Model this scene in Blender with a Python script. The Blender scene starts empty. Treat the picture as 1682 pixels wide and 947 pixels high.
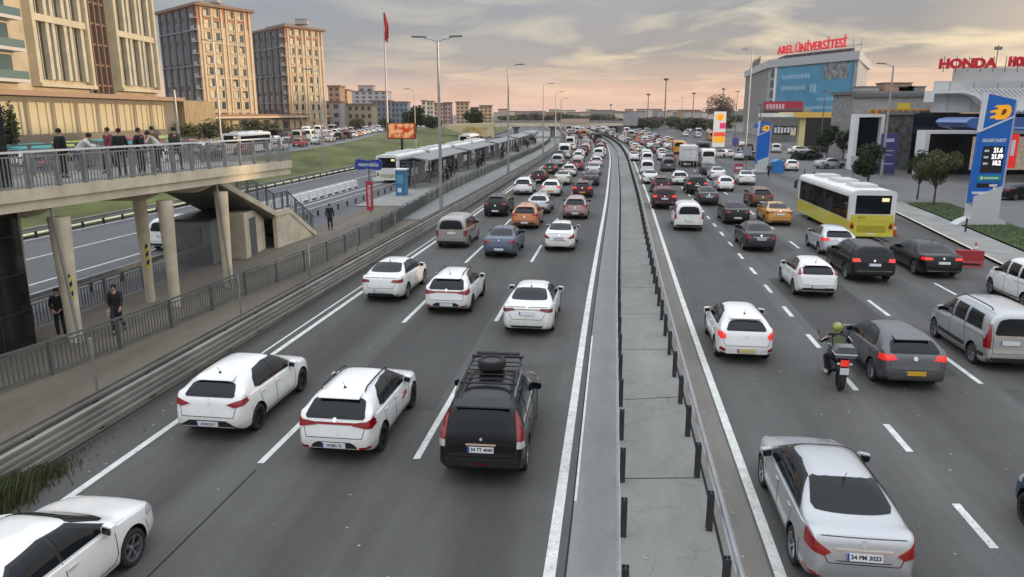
import bpy, bmesh, math, random
from mathutils import Vector, Matrix
from mathutils.bvhtree import BVHTree
R = math.radians
random.seed(11)
scene = bpy.context.scene
col = scene.collection

# ------------------------------------------------------------------ camera
FPX, CXP, CYP, HYP, CAMH = 1215.0, 841.0, 473.5, 187.0, 7.3
PITCH = math.atan((CYP - HYP) / FPX)
cam = bpy.data.cameras.new('camera'); camo = bpy.data.objects.new('camera', cam); col.objects.link(camo)
camo.location = (0, 0, CAMH); camo.rotation_euler = (math.pi / 2 - PITCH, 0, 0)
cam.sensor_width = 36; cam.lens = 36 * FPX / 1682; cam.clip_start = 0.2; cam.clip_end = 8000
scene.camera = camo
def G(px, py, z=0.0):
    a = (px - CXP) / FPX; b = (CYP - py) / FPX
    dy = math.cos(PITCH) + b * math.sin(PITCH); dz = -math.sin(PITCH) + b * math.cos(PITCH)
    t = (z - CAMH) / dz
    return (a * t, dy * t)

# ------------------------------------------------------------------ light
SUN_EL, SUN_AZ = R(5.0), R(97)          # azimuth clockwise from +Y (view direction)
w = bpy.data.worlds.new('World'); scene.world = w; w.use_nodes = True
nt = w.node_tree; N = nt.nodes; L = nt.links; N.clear()
def nd(t, **k):
    n = N.new(t)
    for a, b in k.items():
        if a.startswith('i_'): n.inputs[a[2:].replace('_', ' ')].default_value = b
        else: setattr(n, a, b)
    return n
out = nd('ShaderNodeOutputWorld'); bg = nd('ShaderNodeBackground'); bg.inputs['Strength'].default_value = 0.1
sky = nd('ShaderNodeTexSky', sky_type='NISHITA', sun_disc=False, sun_elevation=SUN_EL, sun_rotation=SUN_AZ, air_density=1.3, dust_density=2.5)
tc = nd('ShaderNodeTexCoord'); sep = nd('ShaderNodeSeparateXYZ'); L.new(tc.outputs['Generated'], sep.inputs[0])
def M(op, a, b=None, c=None, clamp=False):
    n = N.new('ShaderNodeMath'); n.operation = op; n.use_clamp = clamp
    for i, v in enumerate((a, b, c)):
        if v is None: continue
        if hasattr(v, 'default_value') or hasattr(v, 'is_output'): L.new(v, n.inputs[i])
        else: n.inputs[i].default_value = v
    return n.outputs[0]
def ramp(fac, stops, interp='LINEAR'):
    n = N.new('ShaderNodeValToRGB'); e = n.color_ramp.elements; n.color_ramp.interpolation = interp
    while len(e) > 1: e.remove(e[-1])
    e[0].position, e[0].color = stops[0][0], (*stops[0][1], 1)
    for p, c_ in stops[1:]:
        q = e.new(p); q.color = (*c_, 1)
    L.new(fac, n.inputs[0]); return n.outputs[0]
def mix(f, a, b, mode='MIX'):
    n = N.new('ShaderNodeMix'); n.data_type = 'RGBA'; n.blend_type = mode
    for s, v in ((n.inputs[0], f), (n.inputs[6], a), (n.inputs[7], b)):
        if hasattr(v, 'is_output'): L.new(v, s)
        elif isinstance(v, (int, float)): s.default_value = v
        else: s.default_value = (*v, 1)
    return n.outputs[2]
z = sep.outputs[2]
zz = M('MAXIMUM', z, 0.0)
den = M('ADD', zz, 0.07)
cx = M('DIVIDE', sep.outputs[0], den); cy = M('DIVIDE', sep.outputs[1], den)
cmb = nd('ShaderNodeCombineXYZ'); L.new(cx, cmb.inputs[0]); L.new(M('MULTIPLY', cy, 0.85), cmb.inputs[1])
n1 = nd('ShaderNodeTexNoise'); n1.inputs['Scale'].default_value = 0.95; n1.inputs['Detail'].default_value = 9; n1.inputs['Roughness'].default_value = 0.53
n1.inputs['Distortion'].default_value = 0.6
L.new(cmb.outputs[0], n1.inputs['Vector'])
n2 = nd('ShaderNodeTexNoise'); n2.inputs['Scale'].default_value = 0.33; n2.inputs['Detail'].default_value = 4
L.new(cmb.outputs[0], n2.inputs['Vector'])
# cloud deck colour by elevation: dusk glow low down, bright grey overhead (overcast sky)
deck = ramp(zz, [(0.0, (.86, .50, .34)), (0.018, (.84, .52, .37)), (0.042, (.62, .47, .38)), (0.075, (.385, .365, .35)), (0.13, (.34, .345, .36)), (0.24, (.50, .505, .52)), (0.5, (1.22, 1.22, 1.22)), (1.0, (1.72, 1.71, 1.69))])
gap = ramp(zz, [(0.0, (.90, .58, .38)), (0.04, (.92, .68, .44)), (0.09, (.90, .76, .50)), (0.15, (.60, .58, .50)), (0.3, (.75, .78, .85)), (1.0, (1.2, 1.25, 1.35))])
gm = ramp(n1.outputs[0], [(0.47, (0, 0, 0)), (0.56, (.5, .5, .5)), (0.64, (1, 1, 1))])
east = M('MULTIPLY', M('ADD', M('MULTIPLY', sep.outputs[0], 1.6), 0.55), 1.0, clamp=True)
gfac = M('MULTIPLY', gm, M('ADD', M('MULTIPLY', east, 0.58), 0.10))
dark = ramp(n2.outputs[0], [(0.35, (.80, .82, .86)), (0.6, (1.0, 1.0, 1.0))])
deck2 = mix(1.0, deck, dark, 'MULTIPLY')
warm = mix(M('MULTIPLY', east, M('SUBTRACT', 1.0, M('MULTIPLY', zz, 4.0, clamp=True))), (.90, .95, 1.02), (1.10, 1.0, .90))
deck3 = mix(1.0, deck2, warm, 'MULTIPLY')
clouds = mix(gfac, deck3, gap)
sc10 = nd('ShaderNodeVectorMath', operation='SCALE'); L.new(clouds, sc10.inputs[0]); sc10.inputs['Scale'].default_value = 10.0
sx_ = M('MULTIPLY', M('SUBTRACT', sep.outputs[0], 0.45), 2.2, clamp=True)
bandz = ramp(zz, [(0.0, (1, 1, 1)), (0.16, (.85, .85, .85)), (0.42, (0, 0, 0))])
clouds = mix(M('MULTIPLY', sx_, M('MULTIPLY', bandz, .9)), clouds, (1.35, 1.0, .62))
L.new(clouds, sc10.inputs[0])
final = mix(0.9, sky.outputs[0], sc10.outputs[0])
L.new(final, bg.inputs['Color']); L.new(bg.outputs[0], out.inputs[0])
sl = bpy.data.lights.new('sun', 'SUN'); sl.energy = 2.1; sl.angle = R(1.0); sl.color = (1.0, .75, .50)
so = bpy.data.objects.new('sun', sl); col.objects.link(so)
sd = Vector((math.sin(SUN_AZ) * math.cos(SUN_EL), math.cos(SUN_AZ) * math.cos(SUN_EL), math.sin(SUN_EL)))
so.rotation_euler = (-sd).to_track_quat('-Z', 'Y').to_euler(); so.location = (60, -60, 80)
vs = scene.view_settings; vs.view_transform = 'Standard'; vs.look = 'None'; vs.gamma = 1; vs.exposure = 0.36; vs.use_curve_mapping = False
scene.cycles.max_bounces = 6; scene.cycles.diffuse_bounces = 3; scene.cycles.glossy_bounces = 3; scene.cycles.transmission_bounces = 4
scene.cycles.sample_clamp_indirect = 4.0

# ------------------------------------------------------------------ materials
MATS = {}
def mat(name, color, rough=0.6, metal=0.0, coat=0.0, spec=0.5, noise=None, bump=None, emit=None, estr=0.0, alpha=None):
    """noise = (scale, amount, (x,y,z) stretch) varies the base colour; bump = (scale, strength)"""
    if name in MATS: return MATS[name]
    m = bpy.data.materials.new(name); m.use_nodes = True; t = m.node_tree; b = t.nodes['Principled BSDF']
    b.inputs['Base Color'].default_value = (*color, 1); b.inputs['Roughness'].default_value = rough
    b.inputs['Metallic'].default_value = metal; b.inputs['Coat Weight'].default_value = coat; b.inputs['Coat Roughness'].default_value = 0.06
    b.inputs['Specular IOR Level'].default_value = spec
    if emit: b.inputs['Emission Color'].default_value = (*emit, 1); b.inputs['Emission Strength'].default_value = estr
    if noise or bump:
        g = t.nodes.new('ShaderNodeNewGeometry')
        if noise:
            mp = t.nodes.new('ShaderNodeMapping'); mp.inputs['Scale'].default_value = noise[2] if len(noise) > 2 else (1, 1, 1)
            if len(noise) > 3: mp.inputs['Rotation'].default_value = (0, 0, noise[3])
            t.links.new(g.outputs['Position'], mp.inputs[0])
            n = t.nodes.new('ShaderNodeTexNoise'); n.inputs['Scale'].default_value = noise[0]; n.inputs['Detail'].default_value = 7; n.inputs['Roughness'].default_value = 0.62
            t.links.new(mp.outputs[0], n.inputs['Vector'])
            mr = t.nodes.new('ShaderNodeMapRange'); mr.inputs[1].default_value = 0.28; mr.inputs[2].default_value = 0.72
            mr.inputs[3].default_value = 1 - noise[1]; mr.inputs[4].default_value = 1 + noise[1]
            t.links.new(n.outputs[0], mr.inputs[0])
            v = t.nodes.new('ShaderNodeVectorMath'); v.operation = 'SCALE'; v.inputs[0].default_value = color
            t.links.new(mr.outputs[0], v.inputs['Scale']); t.links.new(v.outputs[0], b.inputs['Base Color'])
        if bump:
            n = t.nodes.new('ShaderNodeTexNoise'); n.inputs['Scale'].default_value = bump[0]; n.inputs['Detail'].default_value = 5
            t.links.new(g.outputs['Position'], n.inputs['Vector'])
            bp = t.nodes.new('ShaderNodeBump'); bp.inputs['Strength'].default_value = bump[1]; bp.inputs['Distance'].default_value = 0.02
            t.links.new(n.outputs[0], bp.inputs['Height']); t.links.new(bp.outputs[0], b.inputs['Normal'])
    MATS[name] = m
    return m
def asphalt(name, base, streak=0.18, patch=0.16, speck=0.0, rough=0.72, crack=0.0, lanes=None):
    m = bpy.data.materials.new(name); m.use_nodes = True; t = m.node_tree; b = t.nodes['Principled BSDF']; nn = t.nodes.new; lk = t.links.new
    g = nn('ShaderNodeNewGeometry')
    def noise(scale, stretch, rot=0.0, det=6, rg=0.6):
        mp = nn('ShaderNodeMapping'); mp.vector_type = 'POINT'; mp.inputs['Rotation'].default_value = (0, 0, rot); mp.inputs['Scale'].default_value = stretch
        # rotate first so the streaks run with the lanes
        r_ = nn('ShaderNodeVectorRotate'); r_.rotation_type = 'Z_AXIS'; r_.inputs['Angle'].default_value = 0.14
        lk(g.outputs['Position'], r_.inputs['Vector']); lk(r_.outputs[0], mp.inputs[0])
        n = nn('ShaderNodeTexNoise'); n.inputs['Scale'].default_value = scale; n.inputs['Detail'].default_value = det; n.inputs['Roughness'].default_value = rg
        lk(mp.outputs[0], n.inputs['Vector']); return n.outputs[0]
    def mrange(v, lo, hi, a=0.3, c=0.7):
        r_ = nn('ShaderNodeMapRange'); r_.inputs[1].default_value = a; r_.inputs[2].default_value = c; r_.inputs[3].default_value = lo; r_.inputs[4].default_value = hi; lk(v, r_.inputs[0]); return r_.outputs[0]
    def mul(a, c):
        r_ = nn('ShaderNodeMath'); r_.operation = 'MULTIPLY'; lk(a, r_.inputs[0]); lk(c, r_.inputs[1]); return r_.outputs[0]
    f = mul(mrange(noise(0.8, (1.0, 0.035, 1)), 1 - streak, 1 + streak), mrange(noise(0.13, (1, .5, 1), det=5), 1 - patch, 1 + patch))
    f = mul(f, mrange(noise(48, (1, 1, 1), det=4), 0.66, 1.34))
    f = mul(f, mrange(noise(2.2, (1, .4, 1), det=8, rg=.7), 0.9, 1.1))
    if lanes:                                  # oily lane centres and polished wheel tracks
        at = nn('ShaderNodeAttribute'); at.attribute_name = 'across'
        def mth(op, a, b_=None):
            r_ = nn('ShaderNodeMath'); r_.operation = op
            for i_, q_ in enumerate((a, b_)):
                if q_ is None: continue
                if hasattr(q_, 'is_output'): lk(q_, r_.inputs[i_])
                else: r_.inputs[i_].default_value = q_
            return r_.outputs[0]
        ph = mth('MULTIPLY', mth('SUBTRACT', at.outputs['Fac'], lanes[0]), 2 * math.pi / lanes[1])
        wv = mth('COSINE', ph); w2 = mth('COSINE', mth('MULTIPLY', ph, 2.0))
        amt = mrange(noise(.5, (1, .06, 1), det=4), .06, .24)
        f = mul(f, mth('ADD', mth('ADD', mth('MULTIPLY', wv, amt), 1.0), mth('MULTIPLY', w2, -.045)))
    if crack:
        v = nn('ShaderNodeTexVoronoi'); v.feature = 'DISTANCE_TO_EDGE'; v.inputs['Scale'].default_value = 0.35
        nz = nn('ShaderNodeTexNoise'); nz.inputs['Scale'].default_value = 1.2; nz.inputs['Detail'].default_value = 5; lk(g.outputs['Position'], nz.inputs['Vector'])
        ad = nn('ShaderNodeVectorMath'); ad.operation = 'ADD'; sc = nn('ShaderNodeVectorMath'); sc.operation = 'SCALE'; sc.inputs['Scale'].default_value = 1.6
        lk(nz.outputs['Color'], sc.inputs[0]); lk(g.outputs['Position'], ad.inputs[0]); lk(sc.outputs[0], ad.inputs[1]); lk(ad.outputs[0], v.inputs['Vector'])
        f = mul(f, mrange(v.outputs['Distance'], 1 - crack, 1.0, 0.0, 0.012))
    if speck:
        vv = nn('ShaderNodeTexVoronoi'); vv.inputs['Scale'].default_value = 1.7; lk(g.outputs['Position'], vv.inputs['Vector'])
        f = mul(f, mrange(vv.outputs['Distance'], 1 + speck, 1.0, 0.02, 0.06))
    sv = nn('ShaderNodeVectorMath'); sv.operation = 'SCALE'; sv.inputs[0].default_value = base; lk(f, sv.inputs['Scale']); lk(sv.outputs[0], b.inputs['Base Color'])
    b.inputs['Roughness'].default_value = rough; b.inputs['Specular IOR Level'].default_value = 0.35
    bn = nn('ShaderNodeTexNoise'); bn.inputs['Scale'].default_value = 40; lk(g.outputs['Position'], bn.inputs['Vector'])
    bp = nn('ShaderNodeBump'); bp.inputs['Strength'].default_value = 0.25; bp.inputs['Distance'].default_value = 0.01; lk(bn.outputs[0], bp.inputs['Height']); lk(bp.outputs[0], b.inputs['Normal'])
    MATS[name] = m; return m
def paint(name, c, metal=0.0):
    m = mat('paint_' + name, c, 0.30, metal, .9 if max(c) > .2 else .35, 0.5 if max(c) > .2 else .18, noise=(3.0, 0.035))
    t = m.node_tree; b = t.nodes['Principled BSDF']; src = b.inputs['Base Color'].links[0].from_socket       # road dirt on the lower body
    tcx = t.nodes.new('ShaderNodeTexCoord'); sp_ = t.nodes.new('ShaderNodeSeparateXYZ'); t.links.new(tcx.outputs['Object'], sp_.inputs[0])
    n = t.nodes.new('ShaderNodeTexNoise'); n.inputs['Scale'].default_value = 4.0; n.inputs['Detail'].default_value = 6; t.links.new(tcx.outputs['Object'], n.inputs['Vector'])
    a = t.nodes.new('ShaderNodeMath'); a.operation = 'MULTIPLY_ADD'; a.inputs[1].default_value = .55; t.links.new(n.outputs[0], a.inputs[0]); t.links.new(sp_.outputs[2], a.inputs[2])
    r = t.nodes.new('ShaderNodeMapRange'); r.inputs[1].default_value = .42; r.inputs[2].default_value = .95; r.inputs[3].default_value = .55; r.inputs[4].default_value = 0.0; t.links.new(a.outputs[0], r.inputs[0])
    x = t.nodes.new('ShaderNodeMix'); x.data_type = 'RGBA'; k = max(c); x.inputs[7].default_value = (.10 + k * .33, .095 + k * .31, .08 + k * .26, 1) if k > .2 else (.045, .042, .036, 1); t.links.new(r.outputs[0], x.inputs[0]); t.links.new(src, x.inputs[6]); t.links.new(x.outputs[2], b.inputs['Base Color'])
    return m
ROAD = asphalt('road_asphalt', (.073, .072, .067), streak=.26, patch=.2, speck=3.0, lanes=(-9.62, 3.27))
ROADR = asphalt('road_asphalt_right', (.085, .084, .079), streak=.24, patch=.2, speck=2.5, lanes=(3.76, 3.8))
STRIP = asphalt('smooth_grey_strip', (.215, .222, .212), streak=.10, patch=.08)
MEDIAN = asphalt('cracked_concrete', (.235, .232, .215), streak=.05, patch=.28, crack=.18, rough=.9)
BEIGE = asphalt('dusty_shoulder', (.19, .178, .158), streak=.15, patch=.15, rough=.9)
SIDE = asphalt('dusty_pavement', (.150, .131, .103), streak=.22, patch=.25, rough=.95)
BRT = asphalt('busway_asphalt', (.105, .108, .112), streak=.15, patch=.1)
LINE = mat('worn_white_line', (.64, .64, .60), .7, noise=(3.0, .22))
_t = LINE.node_tree; _b = _t.nodes['Principled BSDF']; _src = _b.inputs['Base Color'].links[0].from_socket
_g = _t.nodes.new('ShaderNodeNewGeometry'); _n = _t.nodes.new('ShaderNodeTexNoise'); _n.inputs['Scale'].default_value = 16.0; _n.inputs['Detail'].default_value = 8; _n.inputs['Roughness'].default_value = .75; _t.links.new(_g.outputs['Position'], _n.inputs['Vector'])
_r = _t.nodes.new('ShaderNodeMapRange'); _r.inputs[1].default_value = .34; _r.inputs[2].default_value = .45; _t.links.new(_n.outputs[0], _r.inputs[0])
_m = _t.nodes.new('ShaderNodeMix'); _m.data_type = 'RGBA'; _m.inputs[6].default_value = (.13, .13, .12, 1); _t.links.new(_r.outputs[0], _m.inputs[0]); _t.links.new(_src, _m.inputs[7]); _t.links.new(_m.outputs[2], _b.inputs['Base Color'])
EARTH = mat('city_ground', (.11, .105, .095), .95, noise=(.05, .3))
GRASS = mat('verge_grass', (.085, .098, .024), .95, noise=(.22, .62, (1, .5, 1)), bump=(6, .8))
GRASS2 = mat('lawn', (.055, .085, .026), .95, noise=(1.4, .35), bump=(25, .8))
CONC = mat('cream_concrete', (.60, .54, .41), .85, noise=(1.2, .22), bump=(9, .3))
CONC2 = mat('grey_concrete', (.26, .258, .24), .9, noise=(.8, .25), bump=(9, .3))
STEEL = mat('galvanised_steel', (.42, .43, .43), .42, .75, noise=(2.5, .2))
STEELD = mat('dull_grey_steel', (.17, .18, .185), .5, .5, noise=(3, .2))
RUSTY = mat('dusty_guardrail', (.25, .24, .215), .6, .3, noise=(1.5, .3, (1, .3, 1)))
BLACK = mat('black_plastic', (.012, .012, .013), .5)
POSTB = mat('dark_post_steel', (.05, .052, .056), .5, .3)
GLASS = mat('dark_car_glass', (.008, .011, .014), .05, 0, 0, .32)
GLASSB = mat('building_glass', (.05, .065, .075), .08, 0, 0, .8)
RUBBER = mat('tyre_rubber', (.018, .018, .019), .8)
ALLOY = mat('alloy_rim', (.38, .39, .40), .3, .85)
RIMD = mat('dark_rim', (.05, .05, .055), .35, .7)
CHROME = mat('chrome', (.75, .75, .76), .15, 1.0)
REDL = mat('red_lamp_lens', (.26, .005, .008), .12, 0, .6)
REDON = mat('lit_red_lamp', (.5, .01, .01), .15, 0, .5, emit=(1, .05, .03), estr=.38)
CLEARL = mat('clear_lamp_lens', (.55, .55, .56), .1, .3, .5)
AMBER = mat('amber_lens', (.5, .16, .02), .15, 0, .5)
PLATEW = mat('plate_white', (.68, .69, .70), .5)
PLATEY = mat('plate_yellow', (.70, .40, .04), .5)
PLATEB = mat('plate_blue', (.02, .05, .35), .5)
INK = mat('plate_ink', (.015, .015, .02), .6)
WHITEP = mat('white_paint', (.74, .74, .72), .5, noise=(2, .08))
CREAM = mat('cream_render', (.56, .47, .33), .85, noise=(.35, .12))
CREAM2 = mat('peach_render', (.56, .42, .28), .85, noise=(.35, .12))
REDBR = mat('reddish_render', (.42, .20, .12), .85, noise=(.4, .15))
GREYW = mat('grey_render', (.22, .22, .23), .8, noise=(.5, .12))
BROWNR = mat('brown_cornice', (.20, .13, .09), .7)
LAWNL = mat('leaf_dark', (.035, .052, .018), .8, noise=(2.0, .5))
LAWNM = mat('leaf_olive', (.085, .095, .032), .8, noise=(2.0, .45))
BARK = mat('bark', (.085, .065, .05), .9, noise=(6, .3))
DARKG = mat('black_cladding', (.010, .011, .012), .12, 0, .3, .6, noise=(.6, .3))

# ------------------------------------------------------------------ mesh helpers
class MB:
    def __init__(s): s.v = []; s.f = []; s.mi = []; s.cur = 0
    def face(s, pts):
        b = len(s.v); s.v += [tuple(p) for p in pts]; s.f.append(tuple(range(b, b + len(pts)))); s.mi.append(s.cur)
    def box(s, x0, x1, y0, y1, z0, z1, T=None):
        p = [(x0, y0, z0), (x1, y0, z0), (x1, y1, z0), (x0, y1, z0), (x0, y0, z1), (x1, y0, z1), (x1, y1, z1), (x0, y1, z1)]
        if T: p = [tuple(T(q)) for q in p]
        b = len(s.v); s.v += p
        for q in ((0, 3, 2, 1), (4, 5, 6, 7), (0, 1, 5, 4), (1, 2, 6, 5), (2, 3, 7, 6), (3, 0, 4, 7)):
            s.f.append(tuple(b + i for i in q)); s.mi.append(s.cur)
        return s
    def bar(s, p0, p1, w, h=None):
        h = h or w; p0 = Vector(p0); p1 = Vector(p1); d = (p1 - p0).normalized()
        up = Vector((0, 0, 1)) if abs(d.z) < .95 else Vector((0, 1, 0))
        r = d.cross(up).normalized() * (w / 2); u = r.cross(d).normalized() * (h / 2)
        b = len(s.v)
        for p in (p0, p1):
            for a, c in ((-1, -1), (1, -1), (1, 1), (-1, 1)): s.v.append(tuple(p + r * a + u * c))
        for q in ((3, 2, 1, 0), (4, 5, 6, 7), (0, 1, 5, 4), (1, 2, 6, 5), (2, 3, 7, 6), (3, 0, 4, 7)):
            s.f.append(tuple(b + i for i in q)); s.mi.append(s.cur)
        return s
    def tube(s, pts, rad, n=10, cap=True):
        pts = [Vector(p) for p in pts]; rads = rad if isinstance(rad, (list, tuple)) else [rad] * len(pts)
        b = len(s.v); ref = None
        for i, p in enumerate(pts):
            d = (pts[min(i + 1, len(pts) - 1)] - pts[max(i - 1, 0)]).normalized()
            if ref is None: ref = Vector((0, 0, 1)) if abs(d.z) < .9 else Vector((1, 0, 0))
            r = d.cross(ref).normalized(); u = r.cross(d).normalized()
            for k in range(n):
                a = 2 * math.pi * k / n; s.v.append(tuple(p + (r * math.cos(a) + u * math.sin(a)) * rads[i]))
        for i in range(len(pts) - 1):
            for k in range(n):
                s.f.append((b + i * n + k, b + i * n + (k + 1) % n, b + (i + 1) * n + (k + 1) % n, b + (i + 1) * n + k)); s.mi.append(s.cur)
        if cap:
            s.f.append(tuple(b + k for k in range(n - 1, -1, -1))); s.mi.append(s.cur)
            s.f.append(tuple(b + (len(pts) - 1) * n + k for k in range(n))); s.mi.append(s.cur)
        return s
    def lathe(s, prof, c=(0, 0, 0), axis='X', n=24):
        b = len(s.v)
        for (a, r) in prof:
            for k in range(n):
                t = 2 * math.pi * k / n; q = (a, r * math.cos(t), r * math.sin(t)) if axis == 'X' else (r * math.cos(t), r * math.sin(t), a)
                s.v.append((c[0] + q[0], c[1] + q[1], c[2] + q[2]))
        for i in range(len(prof) - 1):
            for k in range(n):
                s.f.append((b + i * n + k, b + (i + 1) * n + k, b + (i + 1) * n + (k + 1) % n, b + i * n + (k + 1) % n)); s.mi.append(s.cur)
        return s
    def prism(s, poly, h0, h1, T):
        """poly in 2D; T(a, b, h) -> 3D point"""
        n = len(poly); b = len(s.v)
        s.v += [tuple(T(p[0], p[1], h0)) for p in poly] + [tuple(T(p[0], p[1], h1)) for p in poly]
        s.f.append(tuple(b + i for i in range(n - 1, -1, -1))); s.mi.append(s.cur)
        s.f.append(tuple(b + n + i for i in range(n))); s.mi.append(s.cur)
        for i in range(n):
            s.f.append((b + i, b + (i + 1) % n, b + n + (i + 1) % n, b + n + i)); s.mi.append(s.cur)
        return s
    def build(s, name, m=None, parent=None, smooth=False, angle=40):
        me = bpy.data.meshes.new(name); me.from_pydata(s.v, [], s.f)
        for x in (m if isinstance(m, (list, tuple)) else [m] if m else []): me.materials.append(x)
        if any(s.mi): me.polygons.foreach_set('material_index', s.mi)
        bm = bmesh.new(); bm.from_mesh(me); bmesh.ops.recalc_face_normals(bm, faces=bm.faces); bm.to_mesh(me); bm.free()
        if smooth:
            me.polygons.foreach_set('use_smooth', [True] * len(me.polygons)); me.set_sharp_from_angle(angle=R(angle))
        me.update()
        o = bpy.data.objects.new(name, me); col.objects.link(o)
        if parent: o.parent = parent
        return o
def tag(o, label=None, cat=None, group=None, kind=None):
    if label: o['label'] = label
    if cat: o['category'] = cat
    if group: o['group'] = group
    if kind: o['kind'] = kind
    return o
def empty(name, loc, rz=0.0, label=None, cat=None, group=None):
    o = bpy.data.objects.new(name, None); o.empty_display_size = .3; col.objects.link(o); o.location = loc; o.rotation_euler = (0, 0, rz)
    return tag(o, label, cat, group)
def kids(o): return [c for c in KID.get(o.name, [])]
def copy_tree(o, loc=None, rz=None, label=None, group=None, cmap=None):
    def rec(src, par):
        c = src.copy(); col.objects.link(c); c.parent = par
        if cmap and src.data is not None and hasattr(src.data, 'materials'):
            for i, m in enumerate(src.data.materials):
                m0 = src.material_slots[i].material
                if m0 and m0.name in cmap:
                    c.material_slots[i].link = 'OBJECT'; c.material_slots[i].material = cmap[m0.name]
        for ch in src.children: rec(ch, c)
        return c
    c = rec(o, None)
    if loc is not None: c.location = loc
    if rz is not None: c.rotation_euler = (0, 0, rz)
    if label: c['label'] = label
    if group: c['group'] = group
    elif 'group' in c and group is None: pass
    return c
def text_mesh(s, size, depth=0.0, align='CENTER', bold=0.0):
    cu = bpy.data.curves.new('lettering', 'FONT'); cu.body = s; cu.size = size; cu.extrude = depth; cu.align_x = align; cu.align_y = 'CENTER'; cu.offset = bold; cu.resolution_u = 3
    o = bpy.data.objects.new('tmp_text', cu); col.objects.link(o)
    dg = bpy.context.evaluated_depsgraph_get(); me = bpy.data.meshes.new_from_object(o.evaluated_get(dg)); bpy.data.objects.remove(o)
    return me
def lettering(s, size, m, parent, loc, rot, depth=0.01, sx=1.0, bold=0.0, name='lettering', align='CENTER'):
    me = text_mesh(s, size, depth, align, bold); me.name = name; me.materials.clear(); me.materials.append(m)
    o = bpy.data.objects.new(name, me); col.objects.link(o); o.parent = parent; o.location = loc; o.rotation_euler = rot; o.scale = (sx, 1, 1)
    return o
def ellipsoid(mb, cc, r, n=12, m_=8, z0=-1.0):
    ring = []
    for i in range(m_ + 1):
        t = z0 + (1 - z0) * i / m_; q = math.sqrt(max(0, 1 - t * t)); ring.append((t, q))
    b = len(mb.v)
    for t, q in ring:
        for k in range(n): a = 2 * math.pi * k / n; mb.v.append((cc[0] + r[0] * q * math.cos(a), cc[1] + r[1] * q * math.sin(a), cc[2] + r[2] * t))
    for i in range(m_):
        for k in range(n): mb.f.append((b + i * n + k, b + i * n + (k + 1) % n, b + (i + 1) * n + (k + 1) % n, b + (i + 1) * n + k)); mb.mi.append(mb.cur)
    return mb
def hz(py, D): return CAMH + D * math.tan(math.atan((CYP - py) / FPX) - PITCH)
def interp(pts, x):
    if x <= pts[0][0]: return pts[0][1]
    for (a, b), (c, d) in zip(pts, pts[1:]):
        if x <= c: return b + (d - b) * (x - a) / (c - a) if c > a else d
    return pts[-1][1]
def sinterp(pts, x):
    """monotone-ish cubic"""
    n = len(pts)
    if x <= pts[0][0]: return pts[0][1]
    if x >= pts[-1][0]: return pts[-1][1]
    for i in range(n - 1):
        if x <= pts[i + 1][0]: break
    x0, y0 = pts[i]; x1, y1 = pts[i + 1]; h = x1 - x0
    def sl(j):
        if j <= 0: return (pts[1][1] - pts[0][1]) / (pts[1][0] - pts[0][0])
        if j >= n - 1: return (pts[-1][1] - pts[-2][1]) / (pts[-1][0] - pts[-2][0])
        a = (pts[j][1] - pts[j - 1][1]) / (pts[j][0] - pts[j - 1][0]); b = (pts[j + 1][1] - pts[j][1]) / (pts[j + 1][0] - pts[j][0])
        return 0 if a * b < 0 else (a + b) / 2
    t = (x - x0) / h; m0 = sl(i) * h; m1 = sl(i + 1) * h
    return (2 * t**3 - 3 * t**2 + 1) * y0 + (t**3 - 2 * t**2 + t) * m0 + (-2 * t**3 + 3 * t**2) * y1 + (t**3 - t**2) * m1
CENT = [(-40, -7.6), (-20, -4.2), (0, -.95), (10.6, .6), (16.5, 1.4), (28.2, 3.0), (42.2, 5.0), (63.8, 8.1), (99, 12.9), (126, 16.5), (175, 22.2), (220, 26.0), (266, 29.0), (320, 31.8), (373, 33.5), (450, 33.5), (560, 28), (700, 14), (900, -20)]
def c(y): return sinterp(CENT, y)
def hd(y): return math.atan2(c(y + 1) - c(y - 1), 2)      # heading, clockwise from +Y
REDGE = [(0, 14.5), (20, 19.0), (34.6, 23.8), (40.3, 25.2), (48.1, 27.1), (55.7, 28.9), (80, 33.5), (110, 38), (150, 46), (200, 57), (300, 82), (450, 118)]
def re_(y): return sinterp(REDGE, y)
def ys(y0, y1, st=3.0):
    n = max(1, int(round((y1 - y0) / st))); return [y0 + (y1 - y0) * i / n for i in range(n + 1)]
def ribbon(name, f0, f1, y0, y1, z, m, label=None, cat=None, kind='structure', st=3.0, z2=None):
    mb = MB(); Y = ys(y0, y1, st); b = 0
    for y in Y: mb.v += [(f0(y), y, z), (f1(y), y, z if z2 is None else z2)]
    for i in range(len(Y) - 1): mb.f.append((2 * i, 2 * i + 1, 2 * i + 3, 2 * i + 2)); mb.mi.append(0)
    o = mb.build(name, m); tag(o, label, cat, kind=kind)
    at = o.data.attributes.new('across', 'FLOAT', 'POINT')
    for i, y in enumerate(Y): at.data[2 * i].value = f0(y) - c(y); at.data[2 * i + 1].value = f1(y) - c(y)
    return o
def off(d): return lambda y: c(y) + d
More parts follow.
